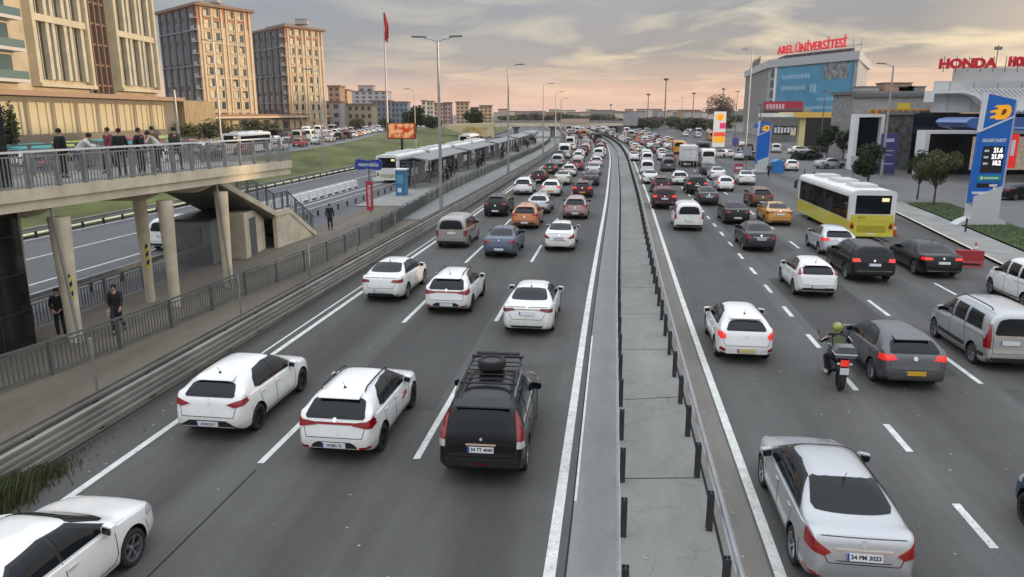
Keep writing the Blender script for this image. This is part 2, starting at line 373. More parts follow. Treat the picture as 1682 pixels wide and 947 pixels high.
# ------------------------------------------------------------------ ground, roads, markings
mb = MB(); mb.face([(-2500, -200, -.30), (2500, -200, -.30), (2500, 6000, -.30), (-2500, 6000, -.30)]); tag(mb.build('ground', EARTH), kind='structure')
YF = 620
ribbon('road_left', off(-11.05), off(0.28), -15, YF, 0, ROAD)
ribbon('median_strip_smooth', off(0.28), off(1.12), -15, YF, 0.0, STRIP)
ribbon('median', off(1.12), off(2.86), -15, YF, 0.0, MEDIAN)
ribbon('median_strip_dusty', off(2.86), off(3.62), -15, YF, 0.0, BEIGE)
ribbon('road_right', off(3.62), re_, -15, 450, 0.0, ROADR)
ribbon('pavement_left', off(-14.3), off(-11.05), -15, YF, 0.02, SIDE)
ribbon('platform', off(-19.0), off(-14.3), -15, 60, 0.02, SIDE); ribbon('pavement_left_far', lambda y: fen(y) if False else c(y) - 15.6, off(-11.06), 52, YF, 0.056, asphalt('grey_paving', (.20, .20, .188), streak=.1, patch=.2))
ribbon('platform_far', off(-20.4), off(-14.3), 60, 330, 0.05, CONC2)
ribbon('busway', off(-34.5), off(-19.0), -15, 60, 0.0, BRT)
ribbon('busway_far', off(-34.5), off(-20.4), 60, YF, 0.0, BRT)
ribbon('pavement_right', lambda y: re_(y) + .16, lambda y: re_(y) + 2.5, -15, 62, 0.12, CONC2)
ribbon('kerb_right', lambda y: re_(y), lambda y: re_(y) + .16, -15, 62, 0.125, CONC)
ribbon('forecourt', lambda y: re_(y) + (6.0 if y < 62 else 0), lambda y: re_(y) + 160, -15, 450, 0.0, asphalt('forecourt_asphalt', (.12, .118, .115), streak=.05, patch=.25))
ribbon('lawn_strip', lambda y: re_(y) + 2.7, lambda y: re_(y) + 6.0, -15, 62, 0.14, GRASS2)
# marks
for nm, d, wd, y0, y1 in (('edge_line', -9.62, .17, 6, YF), ('edge_line', -10.0, .08, 20, 90), ('edge_line', 0.0, .20, -10, YF), ('edge_line', .30, .05, 13, 24), ('edge_line', 3.76, .19, -10, 450),
                           ('edge_line', -33.9, .15, -10, 300), ('lane_line', -29.3, .14, -10, 300), ('edge_line', -24.6, .15, -10, 300)):
    ribbon(nm, off(d - wd / 2), off(d + wd / 2), y0, y1, .006, LINE)
def dashes(name, d, y0, per, ln, y1, wd=.15, m=LINE):
    mb = MB(); y = y0
    while y < y1:
        b = len(mb.v)
        for q in (y, y + ln / 2, y + ln): mb.v += [(c(q) + d - wd / 2, q, .006), (c(q) + d + wd / 2, q, .006)]
        for i in range(2): mb.f.append((b + 2 * i, b + 2 * i + 1, b + 2 * i + 3, b + 2 * i + 2)); mb.mi.append(0)
        y += per
    tag(mb.build(name, m), kind='structure')
dashes('lane_marks', -6.55, 3.6, 11, 5, 300); dashes('lane_marks', -3.25, 3.8, 11, 5, 300)
dashes('lane_marks', 7.62, 3.9, 3.75, 1.5, 120, .16); dashes('lane_marks', 11.25, 5.2, 7.1, 2.4, 120, .15); dashes('lane_marks', 15.2, 8.5, 7.1, 2.2, 50, .13)
SEAM = mat('asphalt_joint', (.012, .012, .013), .9)
for d, y0, y1, wd in ((-6.5, 5, 14.3, .035), (-3.2, 40, 90, .03), (.26, -5, 60, .03), (2.9, 4, 60, .05)):
    ribbon('asphalt_joint', off(d - wd / 2), off(d + wd / 2), y0, y1, .004, SEAM)
mb = MB()
for i in range(9):                              # transverse joints of the median slabs
    y = 9.6 + i * 4.3; b = len(mb.v)
    a0 = Vector((c(y) + 1.16, y, .004)); a1 = Vector((c(y) + 2.8, y + random.uniform(-.25, .25), .004))
    mb.face([a0, a1, a1 + Vector((0, .03, 0)), a0 + Vector((0, .03, 0))])
tag(mb.build('asphalt_joint', SEAM), kind='structure')
for i, (d0, d1, y0, y1, al) in enumerate([(-6.3, -3.5, 17.5, 31, .86), (-9.3, -6.8, 33, 47, 1.15), (-2.9, -.5, 21, 29, 1.12), (8.0, 10.9, 20, 33, .86), (4.1, 7.3, 26, 38, 1.13), (11.6, 14.9, 12, 19, 1.12), (8.1, 10.8, 40, 60, .9), (-6.2, -3.6, 58, 74, .86)]):
    ribbon('asphalt_patch', off(d0), off(d1), y0, y1, .0025, asphalt('patch_asphalt_%d' % i, (.070 * al, .069 * al, .065 * al), streak=.2, patch=.2), st=1.5)
mb = MB(); rnd = random.Random(5)
for i in range(420):                            # small litter, chips and grit
    y = rnd.uniform(9, 60); d = rnd.choice([rnd.uniform(1.2, 3.5), rnd.uniform(-10.9, -9.8), rnd.uniform(-9, 15), rnd.uniform(4, 15)])
    s = rnd.uniform(.012, .035); a = rnd.uniform(0, 3); x = c(y) + d
    p = [(x + s * rnd.uniform(.7, 1.3) * math.cos(a + k * 2.09), y + s * 1.3 * math.sin(a + k * 2.09), .006 + s * .2) for k in range(3)]
    mb.face(p)
tag(mb.build('litter', mat('pale_grit', (.42, .42, .40), .9)), 'small pale chips and grit scattered over the carriageways', 'litter', kind='stuff')
ribbon('stain', off(-12.6), off(-12.0), 12, 60, .026, mat('pavement_stain', (.10, .088, .07), .95, noise=(.9, .4, (1, .3, 1))))

# verge, slope and upper road on the left
EDGE = [(-30, -45), (0, -44), (60, -39.5), (100, -35.0), (139, -33.5), (238, -38.5), (370, -32.5), (520, -20), (620, -8)]
def ed(y): return sinterp(EDGE, y)
mb = MB(); Y = ys(-20, 600, 5)
for i, y in enumerate(Y):
    a = c(y) - 35.0; e = min(ed(y), a - 3.5)
    for k in range(6):
        t = k / 5; mb.v.append((a + (e - a) * t, y, -.02 + 1.66 * (t * t * (3 - 2 * t)) + .05 * math.sin(y * .21 + k)))
for i in range(len(Y) - 1):
    for k in range(5): b = i * 6 + k; mb.f.append((b, b + 6, b + 7, b + 1)); mb.mi.append(0)
tag(mb.build('grass_bank', GRASS, smooth=True), kind='structure')
ribbon('kerb_verge', lambda y: c(y) - 35.05, lambda y: c(y) - 34.5, -15, 600, .18, CONC)
def et(y): return min(ed(y), c(y) - 38.5)
ribbon('upper_road', lambda y: et(y) - 24, et, -20, 600, 1.66, asphalt('upper_road_asphalt', (.16, .16, .158), patch=.2))
ribbon('upper_pavement', lambda y: et(y) - 400, lambda y: et(y) - 24, -20, 600, 1.70, CONC2)
for q in (7, 14): ribbon('lane_line', lambda y: et(y) - q - .1, lambda y: et(y) - q + .1, 40, 500, 1.668, LINE)

# ------------------------------------------------------------------ guard rails and fences
def wbeam(mb, f, y0, y1, zc, face, st=2.0, k=1.0):
    P = [(0, -.155), (.05, -.12), (.05, -.06), (.008, -.03), (.008, .03), (.05, .06), (.05, .12), (0, .155)]
    ring = [(a * face * k, q * k) for a, q in P] + [((a - .012) * face * k, q * k) for a, q in reversed(P)]
    Y = ys(y0, y1, st); b = len(mb.v); n = len(ring)
    for y in Y:
        for a, q in ring: mb.v.append((f(y) + a, y, zc + q))
    for i in range(len(Y) - 1):
        for j in range(n): mb.f.append((b + i * n + j, b + i * n + (j + 1) % n, b + (i + 1) * n + (j + 1) % n, b + (i + 1) * n + j)); mb.mi.append(mb.cur)
def guard(label, f, y0, y1, rails, postd, ph, m, pm=POSTB, sp=2.0, face=1, name='guard_rail'):
    g = empty(name, (f(y0), y0, 0)); tag(g, label, 'guard rail'); L0 = Vector(g.location)
    for (dx, zc, fc) in rails:
        r = MB(); wbeam(r, lambda y: f(y) + dx, y0, y1, zc, fc); o = r.build('rail_beam', m, smooth=True, angle=25); o.parent = g; o.location = -L0
    pm_ = MB().box(-.008, .008, -.05, .05, 0, ph).box(-.055, .055, -.062, -.05, 0, ph).box(-.055, .055, .05, .062, 0, ph)
    p = None; y = y0 + .4; k = 0
    while y < y1 and k < 100:
        if p is None: p = pm_.build('post', pm); q = p
        else: q = p.copy(); col.objects.link(q)
        q.parent = g; q.location = Vector((f(y) + postd, y, 0)) - L0; q.rotation_euler = (0, 0, -hd(y)); y += sp; k += 1
    if y < y1:
        m2 = MB()
        while y < y1: m2.box(f(y) + postd - .06, f(y) + postd + .06, y - .06, y + .06, 0, ph); y += sp
        o = m2.build('post', pm); o.parent = g; o.location = -L0; o['kind'] = 'stuff'
    return g
guard('long steel guard rail on the left side of the concrete median', off(1.12), 3.4, 560, [(0, .60, -1)], .09, .72, STEEL)
guard('long steel guard rail on the right side of the concrete median', off(2.86), 3.6, 450, [(.04, .64, 1)], -.10, .74, STEEL)
guard('stacked dusty guard rail between the left carriageway and its pavement', off(-11.0), 4, 560, [(0, .62, 1), (0, .30, 1), (-.42, .66, -1)], -.2, .70, RUSTY, BLACK, 2.0)
guard('low steel guard rail beside the busway behind the bridge columns', off(-21.0), 8, 330, [(0, .55, 1)], -.08, .68, STEEL)
guard('steel guard rail along the foot of the grass bank', off(-33.6 + -.5), 10, 330, [(0, .55, 1)], -.08, .68, RUSTY)
FZ = 1.05
def fence(label, f, y0, y1, h, m, sp=.14, far=60, postsp=2.4, z0=.02, zf=None, name='railing_fence'):
    g = empty(name, (f(y0), y0, 0)); tag(g, label, 'fence'); L0 = Vector(g.location); zf = zf or (lambda y: z0)
    top = MB(); 
    Y = ys(y0, y1, 2.0)
    for i in range(len(Y) - 1):
        a, b = Y[i], Y[i + 1]
        top.bar((f(a), a, zf(a) + h), (f(b), b, zf(b) + h), .06, .06); top.bar((f(a), a, zf(a) + .12), (f(b), b, zf(b) + .12), .05, .04)
        top.bar((f(a), a, zf(a) + h - .13), (f(b), b, zf(b) + h - .13), .04, .03)
    o = top.build('rails', m); o.parent = g; o.location = -L0
    br = MB(); y = y0
    while y < y1:
        wd = .032 if y < far else .05
        br.box(f(y) - .012, f(y) + .012, y - wd / 2, y + wd / 2, zf(y) + .12, zf(y) + h - .13); y += sp if y < far else sp * 2.2
    o = br.build('bars', m); o.parent = g; o.location = -L0
    p = None; y = y0; k = 0
    while y < y1 and k < 100:
        if p is None: p = MB().box(-.04, .04, -.04, .04, 0, h + .02).build('post', m); q = p
        else: q = p.copy(); col.objects.link(q)
        q.parent = g; q.location = Vector((f(y), y, zf(y))) - L0; y += postsp; k += 1
    return g
FEN = [(-15, -17.5), (10, -15.6), (18.3, -14.4 + .6), (20.9, -12.9), (25.6, -11.75), (29.7, -11.0), (36.8, -9.4), (45.6, -8.3), (55, -7.5), (70, -6.2), (94, -3.1), (130, 1.9), (165, 6.4), (206, 10.3), (300, 16)]
def fen(y): return sinterp(FEN, y)
fence('grey picket fence between the left pavement and the platform', fen, 10.5, 215, 1.0, STEELD)
fence('dark picket fence behind the bridge columns beside the busway', off(-19.1), 14, 42, 1.0, STEELD, .16)
# low concrete upstand under the fence further on
k_ = MB(); Y = ys(46, 215, 3)
for i in range(len(Y) - 1):
    a, b = Y[i], Y[i + 1]; k_.bar((fen(a) - .12, a, .40), (fen(b) - .12, b, .40), .12, .76)
tag(k_.build('low_wall', CONC2), 'grey concrete upstand under the picket fence further along', 'wall')
# short steel posts on the pavement
sp0 = None
for i, (x, y, lab) in enumerate([(162, 660, 'thin pale steel post on the pavement nearest the camera'), (397, 528, 'thin grey steel post in front of the third bridge column'),
                            (510, 465, 'thin dark steel post on the pavement below the stair wall'), (588, 420, 'thin dark steel post on the pavement left of the beige van'), (650, 385, 'thin dark steel post on the pavement left of the double lamp')]):
    gx, gy = G(x, y)
    if sp0 is None:
        sp0 = empty('steel_post', (gx, gy, 0), 0, lab, 'post'); MB().tube([(0, 0, 0), (0, 0, 1.75)], .035, 8).build('pole', STEEL, sp0, True); MB().lathe([(0, .09), (.02, .09), (.03, .04)], axis='Z', n=10).build('base_plate', STEELD, sp0)
    else: copy_tree(sp0, (gx, gy, 0), 0, lab)

# ------------------------------------------------------------------ footbridge on the left
fb = empty('footbridge', (-12.5, 27, 0), 0, 'cream concrete footbridge with grey railing and stairs on the left', 'footbridge'); F0 = Vector(fb.location)
DZ = 5.1
def dk(y, d=0.0):                                # near edge of the deck, d metres to the left
    return (-14.5 + (y - 21.0) * .265 - d)
Y0, Y1 = 4, 35.9
def put(mbx, name, m, smooth=False, par=fb):
    o = mbx.build(name, m, smooth=smooth); o.parent = par; o.location = -F0 if par is fb else (0, 0, 0); return o
def slab(a, b, z0, z1, ya=Y0, yb=Y1):
    m_ = MB(); m_.prism([(dk(ya, a), ya), (dk(yb, a), yb), (dk(yb, b), yb), (dk(ya, b), ya)], z0, z1, lambda x, y, h: (x, y, h)); return m_
put(slab(.12, 4.4, DZ - .22, DZ), 'deck', CONC2); put(slab(.27, 4.39, DZ - .226, DZ - .222), 'soffit', mat('stained_soffit', (.12, .115, .10), .95, noise=(.8, .4)))  # underside shade is painted in as a dark concrete colour
put(slab(0, .12, DZ - .30, DZ + .06), 'fascia', CONC)
put(slab(.10, .26, DZ - .60, DZ - .225), 'edge_beam', CONC)
put(slab(4.4, 4.5, DZ - .5, DZ + .06), 'fascia', CONC)
for a in (1.2, 2.9): put(slab(a, a + .35, DZ - .75, DZ - .225), 'girder', mat('stained_soffit', (.12, .115, .10), .95, noise=(.8, .4)))  # girders share the dark colour that carries the underside shade
for yy in (23.4, 28.2, 31.2):
    m_ = MB(); m_.prism([(dk(yy, .27), DZ - .225), (dk(yy, .27), DZ - .45), (dk(yy, 1.4), DZ - .98), (dk(yy, 3.4), DZ - .98), (dk(yy, 4.38), DZ - .45), (dk(yy, 4.38), DZ - .225)], yy - .35, yy + .35, lambda x, z_, h: (x, h, z_))
    put(m_, 'crossbeam', CONC)
def column(x, y, r, lean):
    m_ = MB(); m_.tube([(x, y, 0), (x - lean * .33, y, 1.5), (x - lean, y, DZ - .97)], [r * .82, r * .9, r * 1.22], 20); return put(m_, 'column', CONC, True)
for x, y, r, ln in ((-14.35, 23.3, .27, 0), (-16.1, 23.6, .24, 0), (-13.1, 27.9, .24, 0), (-14.4, 28.6, .21, 0), (-12.25, 31.2, .23, 0)): column(x, y, r, ln)
for x, y, ln in ((-13.9, 22.8, .35), (-12.0, 30.8, .25)):
    put(MB().tube([(x, y, 0), (x - ln, y, DZ - .4)], .05, 8), 'drain_pipe', CONC2, True)
YEL = mat('warning_yellow', (.62, .55, .03), .6)
for (x, y, r, ln) in ((-14.35, 23.3, .262, 0), (-14.4, 28.6, .205, 0)):
    t = MB()
    for i in range(6):
        za = 1.35 + i * .16; xx = x - ln * za / 4.1; t.cur = i % 2
        pts = []
        for k in range(7):
            a = R(-62 + k * 5); pts.append((xx + (r + .005) * math.cos(a), y + (r + .005) * math.sin(a)))
        for k in range(6):
            dzk = .02 * k; t.face([(pts[k][0], pts[k][1], za + dzk), (pts[k + 1][0], pts[k + 1][1], za + dzk + .02), (pts[k + 1][0], pts[k + 1][1], za + dzk + .18), (pts[k][0], pts[k][1], za + dzk + .16)])
    o = t.build('hazard_stripes', [YEL, BLACK]); o.parent = fb; o.location = -F0
# deck railings
for dd, nm in ((.03, 'railing'), (4.4, 'railing')):
    rl = MB(); y = Y0
    rl.bar((dk(Y0, dd), Y0, DZ + 1.12), (dk(Y1, dd), Y1, DZ + 1.12), .07, .06)
    ro = put(rl, 'handrail', WHITEP if dd < 1 else STEELD)
    rb = MB(); rb.bar((dk(Y0, dd), Y0, DZ + .98), (dk(Y1, dd), Y1, DZ + .98), .04, .04); rb.bar((dk(Y0, dd), Y0, DZ + .12), (dk(Y1, dd), Y1, DZ + .12), .04, .04)
    i = 0; 
    while y < Y1:
        wide = (i % 8 == 0); hh = 1.1 if wide else .98; ww = .09 if wide else .028
        rb.box(dk(y, dd) - (.05 if wide else .014), dk(y, dd) + (.05 if wide else .014), y - ww / 2, y + ww / 2, DZ + .06, DZ + hh); y += .125; i += 1
    put(rb, 'railing_bars', mat('painted_grey_bars', (.27, .275, .27), .5, .2, noise=(3, .25)))
rl = MB()
for t in range(12): x = dk(Y1) - t * .38; rl.box(x - .015, x + .015, Y1 - .05, Y1 - .02, DZ + .06, DZ + 1.0)
# stairs: they leave the far left side of the deck end and go down away from the camera
SX = lambda y: -13.0 + (y - 40.7) * .19         # right side wall plane
FL1 = [(33.6, DZ), (40.7, 2.0)]; LAND = 42.2; FL2 = [(42.2, 2.0), (45.4, .1)]
def st_strip(a, b, th, pts, name, m):
    m_ = MB(); n = len(pts)
    up = [(y, z_) for y, z_ in pts]; lo = [(y, z_ - th) for y, z_ in reversed(pts)]
    m_.prism(up + lo, a, b, lambda y, z_, h: (SX(y) - h, y, z_)); return put(m_, name, m)
prof = [FL1[0], FL1[1], (LAND, 2.0), FL2[1]]
st_strip(0, .18, .30, [(y, z_ + .1) for y, z_ in prof], 'stair_string', CONC)
st_strip(.18, 3.2, .22, [(y, z_ - .12) for y, z_ in prof], 'stair_slab', mat('stained_soffit', (.12, .115, .10), .95, noise=(.8, .4)))  # slab colour darkened to paint in the shade under the stairs
st_strip(3.2, 3.38, .30, [(y, z_ + .1) for y, z_ in prof], 'stair_string', CONC)
tr = MB()
for (ya, za), (yb, zb_), n in ((*FL1, 19), (*FL2, 11)):
    for i in range(n):
        y = ya + (yb - ya) * i / n; z_ = za + (zb_ - za) * (i + .5) / n
        tr.prism([(y, z_ - .12), (y + (yb - ya) / n, z_ - .12), (y + (yb - ya) / n, z_), (y, z_)], .19, 3.19, lambda q, z2, h: (SX(q) - h, q, z2))
put(tr, 'stair_treads', CONC2)
m_ = MB(); m_.prism([(40.7, 0), (45.1, 0), (42.3, 1.85), (40.7, 1.85)], .05, .25, lambda y, z_, h: (SX(y) - h, y, z_)); put(m_, 'stair_wall', CONC)
for a in (.09, 3.28):
    rb = MB()
    for (ya, za), (yb, zb_) in zip(prof, prof[1:]):
        if a > 1 and False: pass
        rb.bar((SX(ya) - a, ya, za + 1.05), (SX(yb) - a, yb, zb_ + 1.05), .05); n = int((yb - ya) / .15)
        for i in range(n):
            t = i / n; y = ya + (yb - ya) * t; z_ = za + (zb_ - za) * t; ww = .04 if i % 6 == 0 else .013
            rb.box(SX(y) - a - ww, SX(y) - a + ww, y - ww, y + ww, z_ + .1, z_ + 1.05)
    put(rb, 'stair_railing', STEELD)
# kiosk under the stairs
ks = empty('kiosk', (-14.6, 38, 0), 0, 'low grey kiosk room under the footbridge stairs', 'kiosk'); 
def kb(x0, x1, y0, y1, z0, z1, nm, m): MB().box(x0, x1, y0, y1, z0, z1).build(nm, m, ks)
kb(-2.2, -.2, -2.0, 2.2, 0, 2.2, 'walls', mat('kiosk_grey', (.17, .18, .18), .7, noise=(1, .15))); kb(-2.3, -.1, -2.1, 2.3, 2.2, 2.3, 'roof', BLACK)
kb(-.2, .9, -.4, 2.6, 0, 2.35, 'side_room', CONC); kb(.9, .93, .3, 1.2, .02, 2.0, 'door', STEELD); kb(-1.9, -.7, -2.03, -2.0, .1, 1.9, 'shutter', STEELD)
# glass lift tower at the left frame edge
lt = empty('lift_tower', (-17.0, 20.6, 0), R(-8), 'tall black clad lift tower at the left edge beside the footbridge', 'lift tower')
MB().box(-3.2, 1.2, -1.6, 2.6, 0, 9.6).build('cladding', DARKG, lt)
t = MB()
for z_ in (1.2, 2.4, 3.6, 4.8, 6.0, 7.2, 8.4): t.box(-3.21, 1.215, -1.615, 2.61, z_, z_ + .03)
for x in (-2.1, -1.0, .1): t.box(x, x + .03, -1.62, -1.6, 0, 9.6)
for y in (0, 1.3): t.box(1.2, 1.22, y, y + .03, 0, 9.6)
t.build('panel_joints', POSTB, lt)

# ------------------------------------------------------------------ lamps
def street_lamp(name, loc, h, arms, label, rz=0.0, r=.11, group=None):
    o = empty(name, loc, rz, label, 'street lamp', group)
    MB().tube([(0, 0, 0), (0, 0, h * .5), (0, 0, h)], [r, r * .8, r * .55], 12).build('pole', STEEL, o, True)
    MB().box(-.2, .2, -.2, .2, 0, .06).build('base_plate', STEELD, o)
    for s in arms:
        a = MB().tube([(0, 0, h - .08), (.45 * s, 0, h + .10), (1.0 * s, 0, h + .2)], [.05, .045, .04], 8).build('arm', STEEL, o, True)
        hdm = MB(); hdm.prism([(.9 * s, -.10), (1.1 * s, -.16), (1.9 * s, -.13), (2.0 * s, 0), (1.9 * s, .13), (1.1 * s, .16), (.9 * s, .10)], 0, 1, lambda x, y, q: (x, y, h + .16 + (.03 + .05 * abs(x) / 2) + q * .11)); hdm.build('lamp_head', STEELD, o)
    return o
x, y = G(725, 345); street_lamp('street_lamp', (x, y, 0), 12.6, (-1, 1), 'tall double-armed street lamp on the left pavement in front of the grass bank', -hd(y), .14)
for i, (px, py, hh, lab) in enumerate([(835, 290, 12.6, 'tall single-arm street lamp on the left pavement beyond the double one'), (892, 254, 12.4, 'second single-arm street lamp along the left pavement'), (912, 238, 12.2, 'third and slightly lower street lamp along the left pavement'), (921, 228, 11.6, 'farthest small street lamp along the left pavement near the overpass')]):
    x, y = G(px, py); street_lamp('street_lamp', (x, y, 0), hh, (1,), lab, -hd(y), .14)
x, y = G(1447, 292); street_lamp('street_lamp', (x, y, 0), 12.6, (-1,), 'tall street lamp right of the bus in front of the dealership', 0, .16)
x, y = G(1224, 250); street_lamp('street_lamp', (x, y, 0), 19.0, (-1,), 'tall thin street lamp in front of the university building', 0, .16)
street_lamp('street_lamp', (-23.4, 93, .3), 12.0, (-1,), 'street lamp at the foot of the grass bank left of the flagpole', 0, .12)
street_lamp('street_lamp', (-20.2, 158, .3), 11.8, (-1,), 'small pale street lamp on the grass bank right of the advertising board', 0, .12)
street_lamp('street_lamp', (-50.5, 131, 1.7), 17.5, (-1, 1), 'dark double-armed lamp in front of the middle apartment block', 0, .2)
street_lamp('street_lamp', (-41.5, 94, 1.7), 8.5, (), 'plain grey lamp pole behind the footbridge railing', 0, .22)
def mast(px, ybase, ytop, Yd, lab):
    X = (px - CXP) / FPX * Yd * .9734; h = hz(ytop, Yd)
    o = empty('lighting_mast', (X, Yd, 0), 0, lab, 'mast'); MB().tube([(0, 0, 0), (0, 0, h)], [.45, .25], 10).build('pole', STEELD, o, True)
    MB().lathe([(h - .5, .9), (h, 1.3), (h + .5, 1.3), (h + .6, .2)], axis='Z', n=12).build('lamp_ring', STEELD, o)
mast(1092, 200, 130, 380, 'tallest lighting mast on the skyline above the right carriageway')
mast(1064, 200, 155, 470, 'short lighting mast left of the tallest one on the skyline')
mast(1138, 200, 153, 520, 'thin mast standing right of the tallest mast on the skyline')
mast(1186, 200, 146, 520, 'thin mast beside the round bare tree left of the university')
mast(1003, 200, 172, 620, 'short distant mast above the far end of the overpass')
# ------------------------------------------------------------------ vehicles
def chaikin(p, it=2):
    for _ in range(it):
        q = [p[0]]
        for a, b in zip(p, p[1:]):
            q.append((a[0] * .75 + b[0] * .25, a[1] * .75 + b[1] * .25)); q.append((a[0] * .25 + b[0] * .75, a[1] * .25 + b[1] * .75))
        q.append(p[-1]); p = q
    return p
def bake(o):
    dg = bpy.context.evaluated_depsgraph_get(); me = bpy.data.meshes.new_from_object(o.evaluated_get(dg)); old = o.data; o.modifiers.clear(); o.data = me; me.name = old.name; return o
def car_body(P):
    top = chaikin(P['top'], 2); Wd = P['W']; belt = P['belt']; plan = P['plan']; und = P.get('under', [(-P['L'] / 2, .34), (-P['L'] / 2 + .25, .22), (P['L'] / 2 - .4, .20), (P['L'] / 2, .28)])
    d = [0]
    for a, b in zip(top, top[1:]): d.append(d[-1] + math.hypot(b[0] - a[0], b[1] - a[1]))
    n = 64; S = []
    for i in range(n + 1):
        t = d[-1] * i / n; k = max(j for j in range(len(d)) if d[j] <= t + 1e-9); k = min(k, len(top) - 2)
        u = (t - d[k]) / max(1e-9, d[k + 1] - d[k]); S.append((top[k][0] + (top[k + 1][0] - top[k][0]) * u, top[k][1] + (top[k + 1][1] - top[k][1]) * u))
    tum = P.get('tumble', .30); mb = MB(); rings = []; NP = 13
    for s, zt in S:
        zs = min(sinterp(belt, s), zt - .02); zb = interp(und, s); W = sinterp(plan, s) * Wd; h = zt - zs; H = zs - zb
        pts = [(0, zb), (.5 * W, zb), (.86 * W, zb), (.94 * W, zb + .03), (.985 * W, zb + .10), (W, zb + .30 * H), (1.0 * W, zb + .52 * H), (.99 * W, zb + .72 * H), (.975 * W, zb + .88 * H), (.95 * W, zs - .012)]
        bl = min(1, max(0, (h - .1) / .3)); e = 2.2 + 1.6 * bl; a = .925 * W
        for k in range(NP):
            ph = (math.pi / 2) * k / (NP - 1); y = a * (math.cos(ph) ** (2 / e) if k < NP - 1 else 0); z_ = zs + h * (math.sin(ph) ** (2 / e))
            y -= tum * 1.12 * (z_ - zs) * (y / a) * (bl * .8 + .2); pts.append((y, z_))
        ring = pts + [(-y, z_) for y, z_ in reversed(pts[1:-1])]; rings.append(len(mb.v)); nr = len(ring)
        for y, z_ in ring: mb.v.append((y, s, z_))
    for i in range(len(rings) - 1):
        for j in range(nr): mb.f.append((rings[i] + j, rings[i] + (j + 1) % nr, rings[i + 1] + (j + 1) % nr, rings[i + 1] + j)); mb.mi.append(0)
    mb.f.append(tuple(rings[0] + j for j in range(nr))); mb.mi.append(0); mb.f.append(tuple(rings[-1] + j for j in range(nr - 1, -1, -1))); mb.mi.append(0)
    return mb
def poly_grid(poly, g):
    bm = bmesh.new(); vs_ = [bm.verts.new((a, b, 0)) for a, b in poly]; bm.faces.new(vs_)
    xs = [p[0] for p in poly]; zs = [p[1] for p in poly]
    for ax, lo, hi in ((0, min(xs), max(xs)), (1, min(zs), max(zs))):
        n = int((hi - lo) / g)
        for i in range(1, n + 1):
            co = [0, 0, 0]; no = [0, 0, 0]; co[ax] = lo + (hi - lo) * i / (n + 1); no[ax] = 1
            bmesh.ops.bisect_plane(bm, geom=bm.verts[:] + bm.edges[:] + bm.faces[:], plane_co=co, plane_no=no)
    return bm
DIRS = {'R': ((-1, 0, 0), lambda a, b: (4, a, b)), 'L': ((1, 0, 0), lambda a, b: (-4, a, b)), 'B': ((0, 1, 0), lambda a, b: (a, -9, b)), 'F': ((0, -1, 0), lambda a, b: (a, 9, b)), 'T': ((0, 0, -1), lambda a, b: (a, b, 9))}
def decal(bvh, polys, mode, offs=.006, g=.09, th=.02, lim=None):
    """pieces laid on the body: every polygon is drawn in the side, rear, front or top view and thrown onto the body"""
    if not isinstance(polys[0][0], (tuple, list)): polys = [polys]
    d, f = DIRS[mode]; d = Vector(d); mb = MB()
    for poly in polys:
        yend = 0
        if mode in 'BF':
            zc = sum(q[1] for q in poly) / len(poly); h0 = bvh.ray_cast(Vector(f(0 if abs(sum(q[0] for q in poly)) < .5 else sum(q[0] for q in poly) / len(poly), min(q[1] for q in poly) + .02)), d)[0]
            yend = abs(h0.y) if h0 else 2.0
            if lim is None: lim = .33
        bm = poly_grid(poly, g); bm.verts.ensure_lookup_table()
        fr = []; bk = []; ok = []
        for v in bm.verts:
            o_ = Vector(f(v.co.x, v.co.y)); hit, nrm, _, _ = bvh.ray_cast(o_, d)
            if mode in 'BF' and lim is not None:
                k_ = 0
                while (hit is None or abs(hit.y) < yend - lim) and k_ < 60:
                    o_.z -= .003 if (hit is None and k_ > 8) else 0; o_.x *= .985; k_ += 1; hit, nrm, _, _ = bvh.ray_cast(o_, d)
            if hit is None: hit, nrm, _, _ = bvh.find_nearest(o_ + d * (o_.length - 1.0)); 
            nrm = nrm if nrm.dot(d) < 0 else -nrm; fr.append(hit + nrm * offs - d * .002); bk.append(hit - nrm * th)
        b = len(mb.v); n = len(bm.verts); bm.verts.index_update(); mb.v += [tuple(p) for p in fr] + [tuple(p) for p in bk]
        for fc in bm.faces:
            q = tuple(b + v.index for v in fc.verts); mb.f.append(q); mb.mi.append(0)
        for e in bm.edges:
            if len(e.link_faces) == 1:
                i, j = e.verts[0].index, e.verts[1].index; mb.f.append((b + i, b + j, b + n + j, b + n + i)); mb.mi.append(0)
        bm.free()
    return mb
def mirror(poly): return [(-a, b) for a, b in reversed(poly)]
def wheel_mesh(r, wd, par, loc, side, rimm, spokes=5):
    w_ = empty_mesh_wheel(r, wd); o = bpy.data.objects.new('wheel', w_); col.objects.link(o); o.parent = par; o.location = loc
    rm = rim_mesh(r * .70, wd, rimm, spokes); q = bpy.data.objects.new('rim', rm); col.objects.link(q); q.parent = o; q.rotation_euler = (0, 0, 0 if side > 0 else math.pi)
    return o
_wc = {}
def empty_mesh_wheel(r, wd):
    k = ('t', round(r, 3), wd)
    if k not in _wc:
        t = MB(); h = wd / 2; t.lathe([(-h * .8, r * .68), (-h, r * .74), (-h, r * .92), (-h * .8, r * .985), (-h * .4, r), (h * .4, r), (h * .8, r * .985), (h, r * .92), (h, r * .74), (h * .8, r * .68)], n=28)
        o = t.build('tyre', RUBBER, None, True, 50); _wc[k] = o.data; bpy.data.objects.remove(o)
    return _wc[k]
